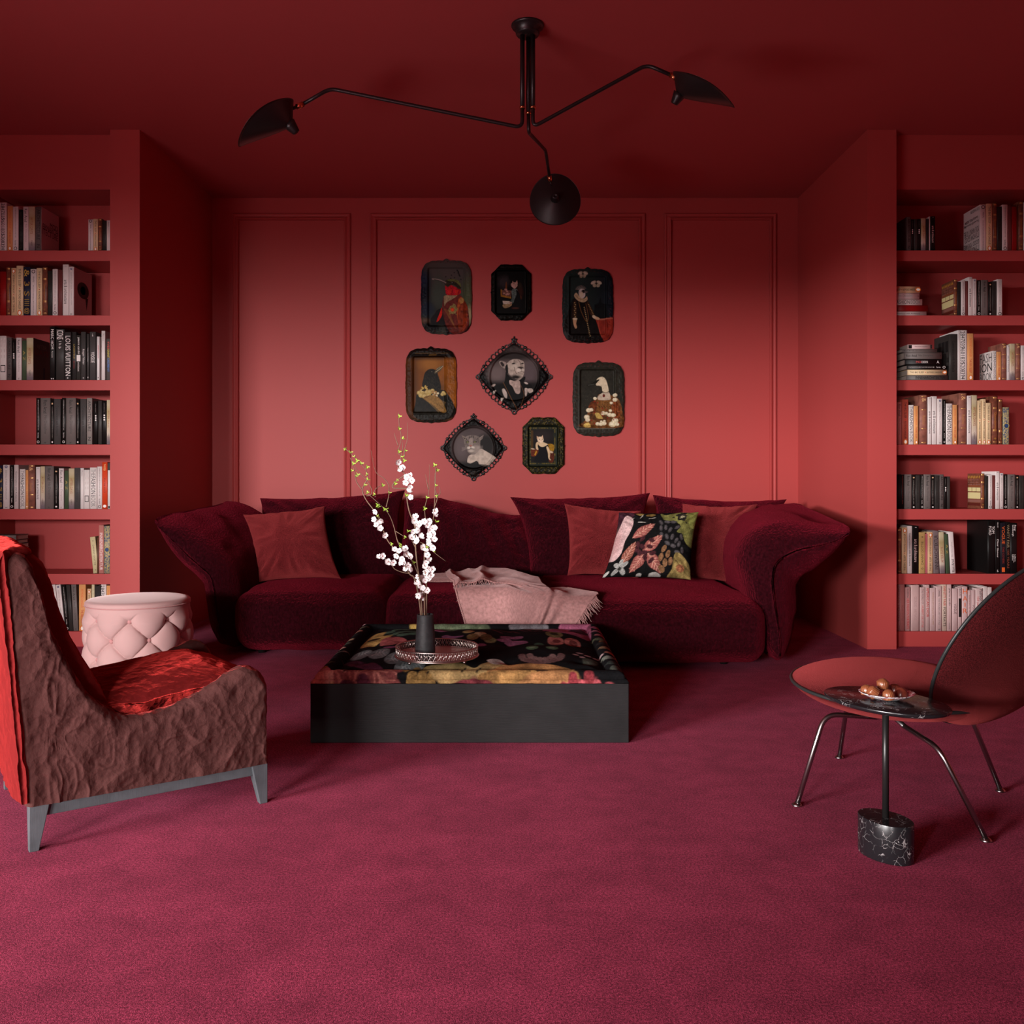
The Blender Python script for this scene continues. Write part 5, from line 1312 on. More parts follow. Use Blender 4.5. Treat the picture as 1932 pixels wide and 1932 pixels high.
for x, y in FL: attach(x, y, blossom_me, 'blossom', rg.uniform(.72, .92), .010)
for x, y in LE: attach(x, y, leaf_me, 'leaf_bud', rg.uniform(.75, 1.1), .003)

# ------------------------------------------------------------------ tufted pouf
PO = (-1.877, 4.53); PR, PH = .246, .405
pouf = thing('pouf', 'round blush pink tufted pouf between the armchair and the bookcase', 'pouf', (*PO, 0))
TH0 = math.atan2(-PO[1], -PO[0])        # direction that faces the camera
NB = 8; ZB, DZ = .319, .188
def phase(th, z):
    a = (th - TH0 - R(-10.5)) / (2 * math.pi / NB); b = (z - ZB) / DZ
    return a + b, a - b
nth, nzz = 400, 120; V = []
th = np.linspace(0, 2 * math.pi, nth, endpoint=False); zz = np.linspace(.012, PH - .022, nzz)
TT, ZZ = np.meshgrid(th, zz, indexing='ij'); p, q = phase(TT, ZZ)
pil = (np.abs(np.sin(math.pi * p)) * np.abs(np.sin(math.pi * q))) ** .42
fade = np.clip((PH - .045 - ZZ) / .05, 0, 1); crease = np.minimum(np.abs(np.sin(math.pi * p)), np.abs(np.sin(math.pi * q)))
near = np.hypot(p - np.round(p), q - np.round(q))
rr = PR - .004 + fade * (.021 * pil * 1.45 - .016 - .016 * np.exp(-(near / .16) ** 2) - .006 * np.exp(-(crease / .055) ** 2)) + .006 * np.sin(np.clip(ZZ / PH, 0, 1) * math.pi)
V = np.stack([PO[0] + rr * np.cos(TT), PO[1] + rr * np.sin(TT), ZZ], 2).reshape(-1, 3)
Fc = gridfaces(nth, nzz, cu=True); Fc.append(tuple(i * nzz for i in range(nth))[::-1])
mk('body', V, Fc, M['pink'], pouf)
V, Fc = lathe([(PR - .03, -.035), (PR - .006, -.030), (PR, -.022), (PR + .001, -.010), (PR - .004, -.004), (PR - .010, 0), (PR - .03, .003), (PR * .5, .006), (.002, .007)], 128, (*PO, PH))
mk('top', V, Fc, M['pink'], pouf)
ring = [(PO[0] + (PR + .001) * math.cos(a), PO[1] + (PR + .001) * math.sin(a), PH - .024) for a in np.linspace(0, 2 * math.pi, 129)]
V, Fc = tube(ring, .0028, 6, False); mk('welt', V, Fc, M['pinkbutton'], pouf)
bv, bf = lathe([(.0005, .005), (.006, .0045), (.0095, .002), (.0100, 0), (.008, -.004)], 16)
bme = mesh_data('button', bv, bf, M['pinkbutton'])
for row, off in ((0, 0), (-1, .5), (-2, 0), (-3, .5)):
    z = ZB + row * DZ / 2
    for k in range(NB):
        a = TH0 + R(-10.5) + (k + off) * 2 * math.pi / NB
        if z < .03: continue
        o = bpy.data.objects.new('button', bme); COL.objects.link(o); o.parent = pouf
        d = Vector((math.cos(a), math.sin(a), 0)); o.location = d * (PR - .022) + Vector((0, 0, z)); o.rotation_euler = d.to_track_quat('Z', 'Y').to_euler()

# ------------------------------------------------------------------ armchair
AO = np.array([-1.287, 2.418]); AU = np.array([.819, .573]); AV = np.array([-.573, .819]); AW = .62
def A3(u, v, z): 
    u, v, z = np.broadcast_arrays(np.asarray(u, float), np.asarray(v, float), np.asarray(z, float))
    return np.stack([AO[0] + u * AU[0] + v * AV[0], AO[1] + u * AU[1] + v * AV[1], z], -1)
ac = thing('armchair', 'low armchair in crumpled brick red velvet with grey wooden legs', 'armchair', (*(AO + AU * .32 + AV * .31), 0))
ub = lambda z: -.018 - .083 * (z - .124)
TOP = [(0, .782), (.02, .800), (.055, .806), (.085, .786), (.11, .730), (.13, .640), (.16, .555), (.21, .475), (.25, .420), (.30, .375), (.35, .345), (.41, .330), (.48, .327), (.57, .336), (.68, .362), (.79, .399), (.86, .423), (.905, .427), (.95, .412), (.985, .375), (1, .31)]
tp = crm(TOP, 12)
def crumple(V, amp=.007, seed=3):
    w = V + .035 * np.stack([vnoise(V, 8, seed + k) for k in (5, 6, 7)], 1)
    r = lambda sc, k: 1 - np.minimum(1, np.abs(vnoise(w * [1, 1, .7], sc, seed + k)) * 3.2)
    return amp * (.55 * r(13, 0) + .50 * r(27, 1) + .25 * r(45, 2) - .6) + amp * .5 * vnoise(w, 9, seed + 9)
def side_panel(v0, v1, seed, toph=0):
    ns, nq = 240, 200; s = np.linspace(0, 1, 3 * ns); 
    zt = np.interp(s, tp[:, 0], tp[:, 1])
    L = np.concatenate([[0], np.cumsum(np.hypot(np.diff(s) * .67, np.diff(zt)))]); s = np.interp(np.linspace(0, L[-1], ns), L, s); zt = np.interp(s, tp[:, 0], tp[:, 1])
    V = []
    for si, z1 in zip(s, zt):
        e = (1 - abs(2 * si - 1) ** 60) ** .5; hw = (v1 - v0) / 2 * max(e, .25); vm = (v0 + v1) / 2; zb = .122
        r = min(hw, (z1 - zb) * .45); nl = nq // 2 - 10
        out = [(vm - hw, z) for z in np.linspace(zb, z1 - r, nl)] + [(vm - hw * math.cos(a), z1 - r + r * math.sin(a)) for a in np.linspace(0, math.pi, 22)[1:-1]] + [(vm + hw, z) for z in np.linspace(z1 - r, zb, nl)]
        for v, z in out: V.append(A3(ub(z) + .004 + si * (.651 - ub(z)), v, z))
    V = np.array(V).reshape(-1, 3); m = len(V) // ns
    Fc = gridfaces(ns, m)
    Fc += [tuple(range(m))[::-1], tuple((ns - 1) * m + j for j in range(m))]
    N = vnormals(V, Fc)
    AV3 = np.array([AV[0], AV[1], 0]); dt = N @ AV3; N = np.where(np.abs(dt)[:, None] > .8, np.sign(dt)[:, None] * AV3, N)
    V = V + N * crumple(V, .0055, seed)[:, None]; V[:, 2] = np.maximum(V[:, 2], .119)
    return mk('side_panel', V, Fc, M['crumple'], ac)
side_panel(-.005, .082, 3); side_panel(AW - .075, AW + .01, 13)
def back():
    zs_ = np.linspace(.135, .80, 70); inn = [(.30, .20), (.40, .168), (.47, .132), (.555, .086), (.64, .056), (.72, .034), (.775, .012), (.80, -.02)]
    iz = [a for a, _ in inn]; iu = [b for _, b in inn]; prof = []
    for z in zs_: prof.append((ub(z) - .006, z))
    for a in np.linspace(0, math.pi, 14)[1:-1]: prof.append((-.045 - .034 * math.cos(a), .795 + .026 * math.sin(a)))
    for z in zs_[::-1]: prof.append((np.interp(z, iz, iu) if z > .30 else .20, z))
    prof = np.array(prof); V = []; vs_ = np.concatenate([np.linspace(-.008, .09, 18), np.linspace(.10, AW - .10, 44), np.linspace(AW - .09, AW + .008, 18)])
    for v in vs_:
        t = (v - AW / 2) / (AW / 2 + .008); bulge = (1 - abs(t) ** 6)
        ed = np.clip((AW / 2 + .008 - abs(v - AW / 2)) / .085, 0, 1); ed = ed * ed * (3 - 2 * ed)
        for u, z in prof:
            if u > ub(z) + .006: u = ub(z) + .006 + (u - ub(z) - .006) * ed
            V.append(A3(u + (.022 * bulge * ed if u > ub(z) + .007 else -.016 * bulge), v, z - .014 * (1 - bulge) * (z > .7)))
    V = np.array(V).reshape(-1, 3); m = len(prof); Fc = gridfaces(len(vs_), m) + [tuple(range(m))[::-1], tuple((len(vs_) - 1) * m + j for j in range(m))]
    N = vnormals(V, Fc); V = V + N * crumple(V, .005, 23)[:, None]
    return mk('backrest', V, Fc, M['crumpleseat'], ac)
back()
def seatc():
    us = np.concatenate([np.linspace(.10, .6, 50), .60 + .05 * np.sin(np.linspace(0, math.pi / 2, 12)[1:])]); zt = np.interp(us, [.10, .169, .239, .342, .43, .511, .58, .644], [.375, .385, .398, .415, .427, .430, .410, .372])
    prof = list(zip(us, zt)) + [(.652, z) for z in np.linspace(.35, .14, 14)] + [(u, .14) for u in np.linspace(.64, .10, 30)]
    prof = np.array(prof); vs_ = np.linspace(.045, AW - .045, 66); V = []
    for v in vs_:
        t = (v - AW / 2) / (AW / 2 - .045); k = 1 - abs(t) ** 2.6
        for u, z in prof: V.append(A3(u - .012 * (1 - k), v, z - (.06 * (1 - k) * min(1, (u - .05) / .25) if z > .2 else 0)))
    V = np.array(V).reshape(-1, 3); m = len(prof); Fc = gridfaces(len(vs_), m, cv=True) + [tuple(range(m))[::-1], tuple((len(vs_) - 1) * m + j for j in range(m))]
    N = vnormals(V, Fc); V = V + N * crumple(V, .005, 33)[:, None]
    return mk('seat_cushion', V, Fc, M['crumpleseat'], ac)
seatc()
def abox(name, u0, u1, v0, v1, z0, z1, m):
    V = [A3(u, v, z) for u in (u0, u1) for v in (v0, v1) for z in (z0, z1)]
    Fc = [(0, 1, 3, 2), (4, 6, 7, 5), (0, 4, 5, 1), (2, 3, 7, 6), (0, 2, 6, 4), (1, 5, 7, 3)]
    return bevel(mk(name, V, Fc, m, ac, False), .002)
abox('frame_rail', .0, .64, .012, .04, .088, .124, M['greywood']); abox('frame_rail', .0, .64, AW - .04, AW - .012, .088, .124, M['greywood'])
abox('frame_rail', .0, .03, .04, AW - .04, .088, .124, M['greywood']); abox('frame_rail', .61, .64, .04, AW - .04, .088, .124, M['greywood'])
for u0, du in ((-.008, 1), (.648, -1)):
    for v0, dv in ((.0, 1), (AW, -1)):
        tw, bw = .050, .024
        V = [A3(u0 + du * a, v0 + dv * b, z) for z, w in ((.124, tw), (0, bw)) for a, b in ((0, 0), (w, 0), (w, w), (0, w))]
        # the outer corner splays out slightly to the foot
        Fc = [(0, 1, 2, 3), (4, 7, 6, 5), (0, 4, 5, 1), (1, 5, 6, 2), (2, 6, 7, 3), (3, 7, 4, 0)]
        o = mk('leg', V, Fc, M['greywood'], ac, False); bevel(o, .002)
        bmx = bmesh.new(); bmx.from_mesh(o.data); bmesh.ops.recalc_face_normals(bmx, faces=bmx.faces); bmx.to_mesh(o.data); bmx.free()

# ------------------------------------------------------------------ shell lounge chair
bc = thing('lounge_chair', 'rose velvet shell lounge chair with black piping and thin metal legs', 'chair', (1.22, 2.86, 0))
def shell(name, c, ax, ay, a, b, front, backd, bow, egg=0, n=28, m=120, exp=1.0):
    """padded oval shell: rim in the plane of ax, ay; front swells by 'front', outer side by 'backd'"""
    ax, ay = np.array(ax) / np.linalg.norm(ax), np.array(ay) / np.linalg.norm(ay); nn = np.cross(ax, ay)
    def rimp(t, r=1.0):
        x, y = np.cos(t), np.sin(t); x = x * (1 - egg * y)
        p = np.array(c) + ax * (a * r * x) + ay * (b * r * y)
        return p + nn * (bow * (r * x) ** 2 + .5 * bow * (r * y) ** 2) - nn * bow * .75
    parts = []
    ts = np.arange(m) * 2 * math.pi / m
    for sg, hgt in ((1, front), (-1, backd)):
        V = []
        for i in range(n):
            r = math.sin(i / (n - 1) * math.pi / 2); h = hgt * (1 - r ** 2.6) ** (.75 if sg > 0 else .62)
            for t in ts: V.append(rimp(t, max(r, .002)) + sg * nn * h)
        parts.append((np.array(V), gridfaces(n, m, cv=True)))
    pip = np.array([rimp(t) for t in np.append(ts, ts[0])])
    return parts, pip
saz = 2.34; sf = np.array([math.cos(saz), math.sin(saz), 0]); sw = np.array([-sf[1], sf[0], 0]); sfw = sf * math.cos(.04) + np.array([0, 0, math.sin(.04)])
parts, pip = shell('seat', (1.222, 2.885, .345), sfw, sw, .305, .341, .056, .075, 0.0)
mk('seat_pad', parts[0][0], parts[0][1], M['beetle'], bc); mk('seat_shell', parts[1][0], [f[::-1] for f in parts[1][1]], M['beetle'], bc)
V, Fc = tube(pip, .0055, 8, False); mk('piping', V, Fc, M['piping'], bc)
baz = 2.126; bf_ = np.array([math.cos(baz), math.sin(baz), 0]); bw_ = np.array([-bf_[1], bf_[0], 0]); bup = -bf_ * math.sin(.489) + np.array([0, 0, math.cos(.489)])
bC = np.array([1.465, 2.65, .521])
parts, pip = shell('back', bC, bw_, bup, .322, .296, .034, .112, .0)
nb = np.cross(bw_, bup)
mk('backrest_pad', parts[0][0], parts[0][1], M['beetle'], bc); mk('backrest_shell', parts[1][0], [f[::-1] for f in parts[1][1]], M['beetle'], bc)
V, Fc = tube(pip, .0055, 8, False); mk('piping', V, Fc, M['piping'], bc)
feet = {'fn': (.874, 2.764), 'ff': (1.176, 3.238), 'bn': (1.312, 2.493), 'bf': (1.567, 2.891)}
kn = {'fn': (.972, 2.80, .272), 'ff': (1.17, 3.12, .285), 'bn': (1.215, 2.565, .236), 'bf': (1.46, 2.88, .26)}
hub = {'fn': (1.13, 2.80, .262), 'ff': (1.20, 2.98, .270), 'bn': (1.19, 2.73, .252), 'bf': (1.30, 2.90, .256)}
for k in ('fn', 'ff', 'bn', 'bf'):
    f, q, h = np.array((*feet[k], .004)), np.array(kn[k]), np.array(hub[k])
    d1 = (q - f) / np.linalg.norm(q - f); d2 = (h - q) / np.linalg.norm(h - q); r = .045
    bend = [q - d1 * r * (1 - t) ** 2 + d2 * r * t ** 2 for t in np.linspace(0, 1, 10)]
    V, Fc = tube([f] + bend + [h], .0078, 12); leg = mk('leg', V, Fc, M['chrome'], bc)
    V, Fc = lathe([(.001, 0), (.015, 0), (.016, .003), (.012, .007), (.008, .010)], 18, (*feet[k], 0)); mk('glide', V, Fc, M['chrome'], leg)
V, Fc = tube([hub['fn'], hub['bf']], .008, 10); mk('under_frame', V, Fc, M['chrome'], bc)
V, Fc = tube([hub['ff'], hub['bn']], .008, 10); mk('under_frame', V, Fc, M['chrome'], bc)

# ------------------------------------------------------------------ side table, plate, chocolates
ST = np.array([.995, 2.400]); SPH = -1.007
st = thing('side_table', 'black marble side table with an oval top on a slim post', 'side table', (*ST, 0))
V, Fc = lathe([(.001, 0), (.985, 0), (1, .0022), (1, .098), (.985, .1)], 96, (*ST, 0), .0766, .0537, SPH); V = np.array(V)
mk('base', V, Fc, M['marble'], st, smooth=[True] * (len(Fc) - 2) + [False, False]); 
V, Fc = lathe([(.0085, .1), (.0085, .398)], 20, (*ST, 0)); mk('post', V, Fc, M['black_paint'], st)
V, Fc = lathe([(.001, .398), (.05, .398), (.052, .4003), (.001, .4003)], 32, (*ST, 0)); mk('mount', V, Fc, M['black_paint'], st)
V, Fc = lathe([(.001, .4003), (.90, .4003), (.985, .4055), (.997, .4075), (1, .4095), (1, .4125), (.995, .4138), (.985, .4145), (.001, .4145)], 128, (*ST, 0), .1724, .1208, SPH)
mk('top', V, Fc, M['marble'], st)
PL = np.array([1.0005, 2.405]); PZ = .4148
V, Fc = lathe([(.001, .0), (.028, 0), (.034, .002), (.055, .009), (.070, .017), (.0715, .0185), (.0705, .0190), (.055, .0125), (.034, .005), (.001, .0045)], 64, (*PL, PZ), 1, .92)
pl = mk('plate', V, Fc, [M['plate']], None); tag(pl, 'small purple marbled saucer of chocolates on the side table', 'saucer')
def choc(px, py, Y, z, r0, r1, h, rot, ribs, m, lab, tilt=(0, 0, 1), dome=.004):
    n = 96; prof = [(.05, 0), (r0 * .96, 0), (r0, .0015), (r1, h * .86), (r1 * .93, h * .93), (r1 * .55, h + dome * .6), (.0008, h + dome)]
    V = []
    for k, (r, zz) in enumerate(prof):
        if k == 0: r = .0008
        for i in range(n):
            a = i / n * 2 * math.pi; q = r * (1 + (.055 * (abs(math.sin(a * ribs / 2)) - .5) if ribs and 1 < k < 5 else 0)); V.append((q * math.cos(a), q * math.sin(a), zz))
    Fc = []
    for i in range(len(prof) - 1):
        for j in range(n): Fc.append((i * n + j, i * n + (j + 1) % n, (i + 1) * n + (j + 1) % n, (i + 1) * n + j))
    Fc.append(tuple(range(n))[::-1])
    x = (px - CX) * Y / F; c = (x, Y, z)
    V = orient(V, c, tilt)
    o = mk('chocolate', V, Fc, m, None); tag(o, lab, 'chocolate', 'chocolates on the saucer')
choc(1636, 0, 2.415, PZ + .011, .0165, .0135, .021, 0, 16, M['chocolate'], 'ribbed milk chocolate at the rear of the saucer rim, farthest from the shell chair', (-.15, .1, 1))
choc(1652, 0, 2.388, PZ + .016, .0165, .0140, .022, 0, 18, M['chocolate'], 'ribbed milk chocolate tipped on its side at the saucer front', (-.75, .05, .6))
choc(1665, 0, 2.410, PZ + .026, .0135, .0160, .021, 0, 18, M['chocolate'], 'ribbed milk chocolate on top of the pile', (.05, .05, 1), .007)
choc(1677, 0, 2.362, PZ + .010, .0165, .0135, .021, 0, 18, M['chocolate'], 'upright ribbed milk chocolate at the middle of the saucer front', (-.12, 0, 1), .005)
choc(1699, 0, 2.395, PZ + .009, .0195, .0130, .020, 0, 0, M['chocdark'], 'smooth red brown chocolate nearest the shell chair', (.15, 0, 1))
choc(1687, 0, 2.435, PZ + .010, .0160, .0135, .020, 0, 14, M['chocdark'], 'dark ribbed chocolate behind the smooth one', (.1, .1, 1))

# ------------------------------------------------------------------ three-armed ceiling lamp
LX, LY = .071, 4.09
lp = thing('ceiling_lamp', 'black three-armed ceiling lamp with swivelling dish shades', 'ceiling lamp', (LX, LY, HC))
V, Fc = lathe([(.001, -.0005), (.074, -.0005), (.0745, -.006), (.070, -.012), (.055, -.014), (.054, -.040), (.050, -.046), (.001, -.047)], 56, (LX, LY, HC)); mk('canopy', V, Fc, M['black_paint'], lp)
def L3(px, py, Y): return P(px, py, Y)
def arm_lamp(rodx, rody, zj, pts, sc, sn, su, jt, knob, rad=.168, edge=None):
    top = np.array([LX + rodx, LY + rody, HC - .044]); j = np.array([LX + rodx, LY + rody, zj])
    V, Fc = tube([top, j], .0105, 14); mk('rod', V, Fc, M['black_paint'], lp)
    V, Fc = tube([j + [0, 0, .004], j - [0, 0, .004]], .0135, 14); mk('collar', V, Fc, M['brass'], lp)
    P0 = [j] + [np.array(p) for p in pts]
    path = [P0[0]]
    for i in range(1, len(P0) - 1):
        a, q, b = P0[i - 1], P0[i], P0[i + 1]; r = min(.035, np.linalg.norm(q - a) * .45, np.linalg.norm(b - q) * .45)
        d1 = (q - a) / np.linalg.norm(q - a); d2 = (b - q) / np.linalg.norm(b - q)
        path += [q - d1 * r * (1 - t) ** 2 + d2 * r * t ** 2 for t in np.linspace(0, 1, 9)]
    path.append(P0[-1])
    V, Fc = tube(path, .0085, 12); mk('arm', V, Fc, M['black_paint'], lp)
    # dish shade: axis sn (towards the knob), long axis su, with the knob set off-centre
    sn = np.array(sn, float); sn /= np.linalg.norm(sn); su = np.array(su, float); su -= sn * (su @ sn); su /= np.linalg.norm(su); sv = np.cross(sn, su)
    n, m = 26, 72; V = []
    a0, b0, dp = rad, rad * (.83 if abs(knob) > .02 else .97), rad * (.58 if abs(knob) > .02 else .3)
    for lay in (0, 1):
        for i in range(n):
            r = i / (n - 1)
            hh = dp * (1 - r ** 1.3) - (.0025 if lay else 0)
            for k in range(m):
                t = k / m * 2 * math.pi; off = knob * (1 - r)
                rr = r * (1 - (.004 if lay else 0))
                rimw = .10 * rad * math.cos(2 * t) * r ** 3
                V.append(np.array(sc) + su * (a0 * rr * math.cos(t) + off) + sv * (b0 * rr * math.sin(t)) + sn * (hh + rimw))
    f1 = gridfaces(n, m, cv=True); f2 = [tuple(n * m + q for q in f)[::-1] for f in f1]
    f3 = [((n - 1) * m + k, (n - 1) * m + (k + 1) % m, 2 * n * m - m + (k + 1) % m, 2 * n * m - m + k) for k in range(m)]
    sh = mk('shade', V, f1 + f2 + f3, M['black_paint'], lp)
    kc = np.array(sc) + su * knob + sn * (dp - .010)
    V, Fc = lathe([(.030, -.006), (.026, .010), (.0175, .040), (.0155, .044), (.008, .045), (.007, .042), (.001, .042)], 28); mk('neck', orient(V, kc, sn), Fc, M['black_paint'], sh)
    e = np.array(P0[-1]); d = np.array(jt, float) - e; L_ = np.linalg.norm(d); d /= L_
    V, Fc = tube([e - d * .003, e + d * .030], [.0125, .0115], 14); mk('swivel', V, Fc, M['brass'], lp)
    V, Fc = tube([e + d * .030, e + d * L_], .007, 10); mk('swivel_pin', V, Fc, M['black_paint'], lp)
zc = 1 + (905 - 203) * LY / F
arm_lamp(-.024, 0, zc, [L3(985, 241, LY), L3(622, 167, 4.06), L3(570, 197, 4.04)], L3(497, 227, 4.0), (.645, .24, -.76), (.76, 0, .645), L3(549, 206, 4.02), .078, .160)
arm_lamp(.024, 0, zc, [L3(1005, 240, LY), L3(1220, 122, 4.02), L3(1266, 142, 4.00)], L3(1331, 163, 3.98), (-.50, .45, -.86), (-.86, 0, .50), L3(1277, 150, 3.98), .085, .158)
arm_lamp(.004, .022, 1 + (905 - 210) * LY / F, [L3(997, 250, LY + .022), L3(1029, 284, 4.88), L3(1036, 333, 4.99)], L3(1047, 378, 5.12), (-.05, -1, .06), (-.1, 0, 1), L3(1040, 350, 5.03), -.004, .150)

# ------------------------------------------------------------------ decorative trays on the back wall
class PC(Canvas):
    """a canvas measured in the units of a close look at the tray: origin x0, y0; sc units per photograph pixel"""
    def __init__(s, x0, y0, x1, y1, sc, base):
        s.x0, s.y0, s.sc = x0, y0, sc
        super().__init__(x1 - x0, y1 - y0, 1.7 / sc, base)
    def t(s, pts): return [(x - s.x0, y - s.y0) for x, y in pts]
    def E(s, cx, cy, rx, ry, col, rot=0, **k): s.ell(cx - s.x0, cy - s.y0, rx, ry, col, rot, **k)
    def G(s, pts, col, smooth=5, **k): k.setdefault('tsc', 25); s.poly(s.t(pts), col, smooth, **k)
    def Ln(s, pts, w, col, **k): s.line(s.t(pts), w, col, **k)
    def Lf(s, x0, y0, x1, y1, w, col, **k): s.leaf(x0 - s.x0, y0 - s.y0, x1 - s.x0, y1 - s.y0, w, col, **k)

def tray_outline(kind, a, b, th):
    c, s = np.cos(th), np.sin(th)
    if kind == 'ornate':
        n = 4.6; r = (np.abs(c / a) ** n + np.abs(s / b) ** n) ** (-1 / n)
        r *= 1 + .012 * np.abs(np.sin(th * 17)) + .010 * np.cos(th * 8) - .012
        up = np.exp(-((th - math.pi / 2) / .07) ** 2) * .055 - .03 * np.exp(-((th - math.pi / 2) / .22) ** 2); dn = -.018 * np.exp(-((th - 1.5 * math.pi) / .20) ** 2) + .02 * np.exp(-((th - 1.5 * math.pi) / .06) ** 2)
        return r * (1 + up + dn)
    if kind == 'octagon':
        n = 16; r = (np.abs(c / a) ** n + np.abs(s / b) ** n) ** (-1 / n)
        k = .80 * (a + b); r2 = k / (np.abs(c) + np.abs(s) + 1e-9)
        r = np.minimum(r, r2)
        r *= 1 + .010 * np.abs(np.sin(th * 10))
        side = sum(np.exp(-((np.angle(np.exp(1j * (th - q)))) / .035) ** 2) for q in (0, math.pi)) * .035
        tb = sum(np.exp(-((np.angle(np.exp(1j * (th - q)))) / .09) ** 2) for q in (math.pi / 2, 1.5 * math.pi)) * -.012
        return r * (1 + side + tb)
    n = 1.16; r = (np.abs(c / a) ** n + np.abs(s / b) ** n) ** (-1 / n)
    return r * (1 + .018 * np.abs(np.sin(th * 18)))

def wall_tray(kind, label, bbox, cv, well, wallY=YB):
    """bbox in photograph pixels; well = inner recess as half sizes / radius in pixels and its corner"""
    px0, py0, px1, py1 = bbox; m = wallY / F
    cx, cy = (px0 + px1) / 2, (py0 + py1) / 2
    if kind == 'diamond': cy = well[3]
    X0, Z0 = (cx - CX) * m, 1 - (cy - CY) * m
    t = thing('wall_tray', label, 'decorative tray', (X0, wallY - .012, Z0), 'decorative trays on the back wall')
    a, b = (px1 - px0) / 2, (py1 - py0) / 2
    if kind == 'diamond': a, b = a * .90, (well[4]) * .90
    nth, nr = 360, 84
    th = np.linspace(0, 2 * math.pi, nth, endpoint=False); r = tray_outline(kind, a, b, th)
    rad = np.concatenate([[.002], np.linspace(.02, 1, nr - 1)])
    lx = (rad[:, None] * (r * np.cos(th))[None, :]).ravel(); ly = (-rad[:, None] * (r * np.sin(th))[None, :]).ravel()
    if kind == 'diamond':
        d = well[0] - np.hypot(lx, ly)
    else:
        wx, wy, rc = well[:3]; ox, oy = (well[3], well[4]) if len(well) > 4 else (0, 0)
        qx, qy = np.abs(lx - ox) - (wx - rc), np.abs(ly - oy) - (wy - rc)
        d = -(np.hypot(np.maximum(qx, 0), np.maximum(qy, 0)) + np.minimum(np.maximum(qx, qy), 0) - rc)
    s = np.clip(d / 3.2, 0, 1); s = s * s * (3 - 2 * s)
    lip = np.exp(-((d + .6) / 1.1) ** 2) * .003
    edge = np.repeat(rad, nth); 
    dep = .026 - .016 * s + lip - .006 * np.clip((edge - .93) / .07, 0, 1)
    dep = dep + vnoise(np.stack([lx, ly, 0 * lx], 1), .35, 9) * .0012 * np.clip(-d / 3, 0, 1)
    V = np.stack([X0 + lx * m, wallY - dep, Z0 - ly * m], 1)
    sx, sy = (cx + lx), (cy + ly)
    col = cv.sample((sx - cv.ox) * cv.sc - cv.x0, (sy - cv.oy) * cv.sc - cv.y0)
    mk('painted_face', V, [f[::-1] for f in gridfaces(nr, nth, cv=True)], M['painted'], t, colors=np.clip(col, 0, 1))
    # turned edge and back
    k = (nr - 1) * nth; e = MB(); R0 = V[k:]
    back = R0.copy(); back[:, 1] = wallY - .004
    VV = np.vstack([R0, back]); e.add(VV, [(i, (i + 1) % nth, nth + (i + 1) % nth, nth + i) for i in range(nth)] + [tuple(nth + i for i in range(nth))])
    e.build('edge', M['traymetal'], t)
    if kind == 'diamond':
        lace = MB(); A, B = (px1 - px0) / 2 * .985, well[4] * .985
        for q in range(4):
            c0 = [(A, 0), (0, B), (-A, 0), (0, -B)][q]; c1 = [(0, B), (-A, 0), (0, -B), (A, 0)][q]
            nk = 13
            for j in range(nk):
                f = (j + .5) / nk; x, y = c0[0] * (1 - f) + c1[0] * f, c0[1] * (1 - f) + c1[1] * f
                bul = 1 + .22 * math.sin(f * math.pi) ** 1.2; x *= bul * .905; y *= bul * .905
                rr = (3.6 if j % 2 else 4.6) * (1 if well[0] > 44 else .85)
                pts = [(X0 + (x + rr * math.cos(u)) * m, wallY - .012, Z0 + (y + rr * math.sin(u)) * m) for u in np.linspace(0, 2 * math.pi, 15)]
                lace.add(*tube(pts, .0040, 5, False))
                if j in (3, 9):
                    lace.add(*orient_disc((X0 + x * 1.06 * m, wallY - .012, Z0 + y * 1.06 * m), .011))
        for sg in (1, -1):
            for u in (0, 1):
                x, y = (sg * (A - 3), 0) if u == 0 else (0, -(B - 2) if sg < 0 else (B - 1))
                pts = [(X0 + (x + 3.6 * math.cos(w)) * m, wallY - .012, Z0 + (y + 3.6 * math.sin(w)) * m) for w in np.linspace(0, 2 * math.pi, 15)]
                lace.add(*tube(pts, .0055, 5, False))
        lace.build('openwork_border', M['traymetal'], t)
        zc = 1 - (py0 - CY) * m; f = MB()
        f.add(*tube([(X0, wallY - .012, Z0 + (B - 4) * m), (X0, wallY - .012, zc - .004)], .006, 8))
        f.add(*tube([(X0 - .016, wallY - .012, zc - .018), (X0 + .016, wallY - .012, zc - .018)], .006, 8))
        for dx, dz in ((-.017, -.018), (.017, -.018), (0, -.002)): f.add(*orient_disc((X0 + dx, wallY - .012, zc + dz), .0065))
        f.build('finial_cross', M['traymetal'], t)
    return t
def orient_disc(c, r):
    V, Fc = lathe([(.0005, -.005), (r * .8, -.004), (r, 0), (r * .8, .004), (.0005, .005)], 14)
    return orient(V, c, (0, -1, 0)), Fc
def pierce(c, x0, y0, x1, y1, n, seed, col='#5a1414', s=7, margin=.14):
    rg = random.Random(seed)
    for k in range(n):
        f = k / n * 2 * math.pi; ex, ey = math.cos(f), math.sin(f); q = max(abs(ex), abs(ey))
        q = (abs(ex) ** 6 + abs(ey) ** 6) ** (1 / 6)
        x = (x0 + x1) / 2 + (x1 - x0) / 2 * (.92 + .03 * (k % 3 - 1)) * ex / q; y = (y0 + y1) / 2 + (y1 - y0) / 2 * (.95 + .02 * (k % 3 - 1)) * ey / q
        c.E(x, y, s * rg.uniform(.5, 1.1), s * rg.uniform(.3, .8), col if k % 2 else '#0c0908', rg.uniform(0, 180))

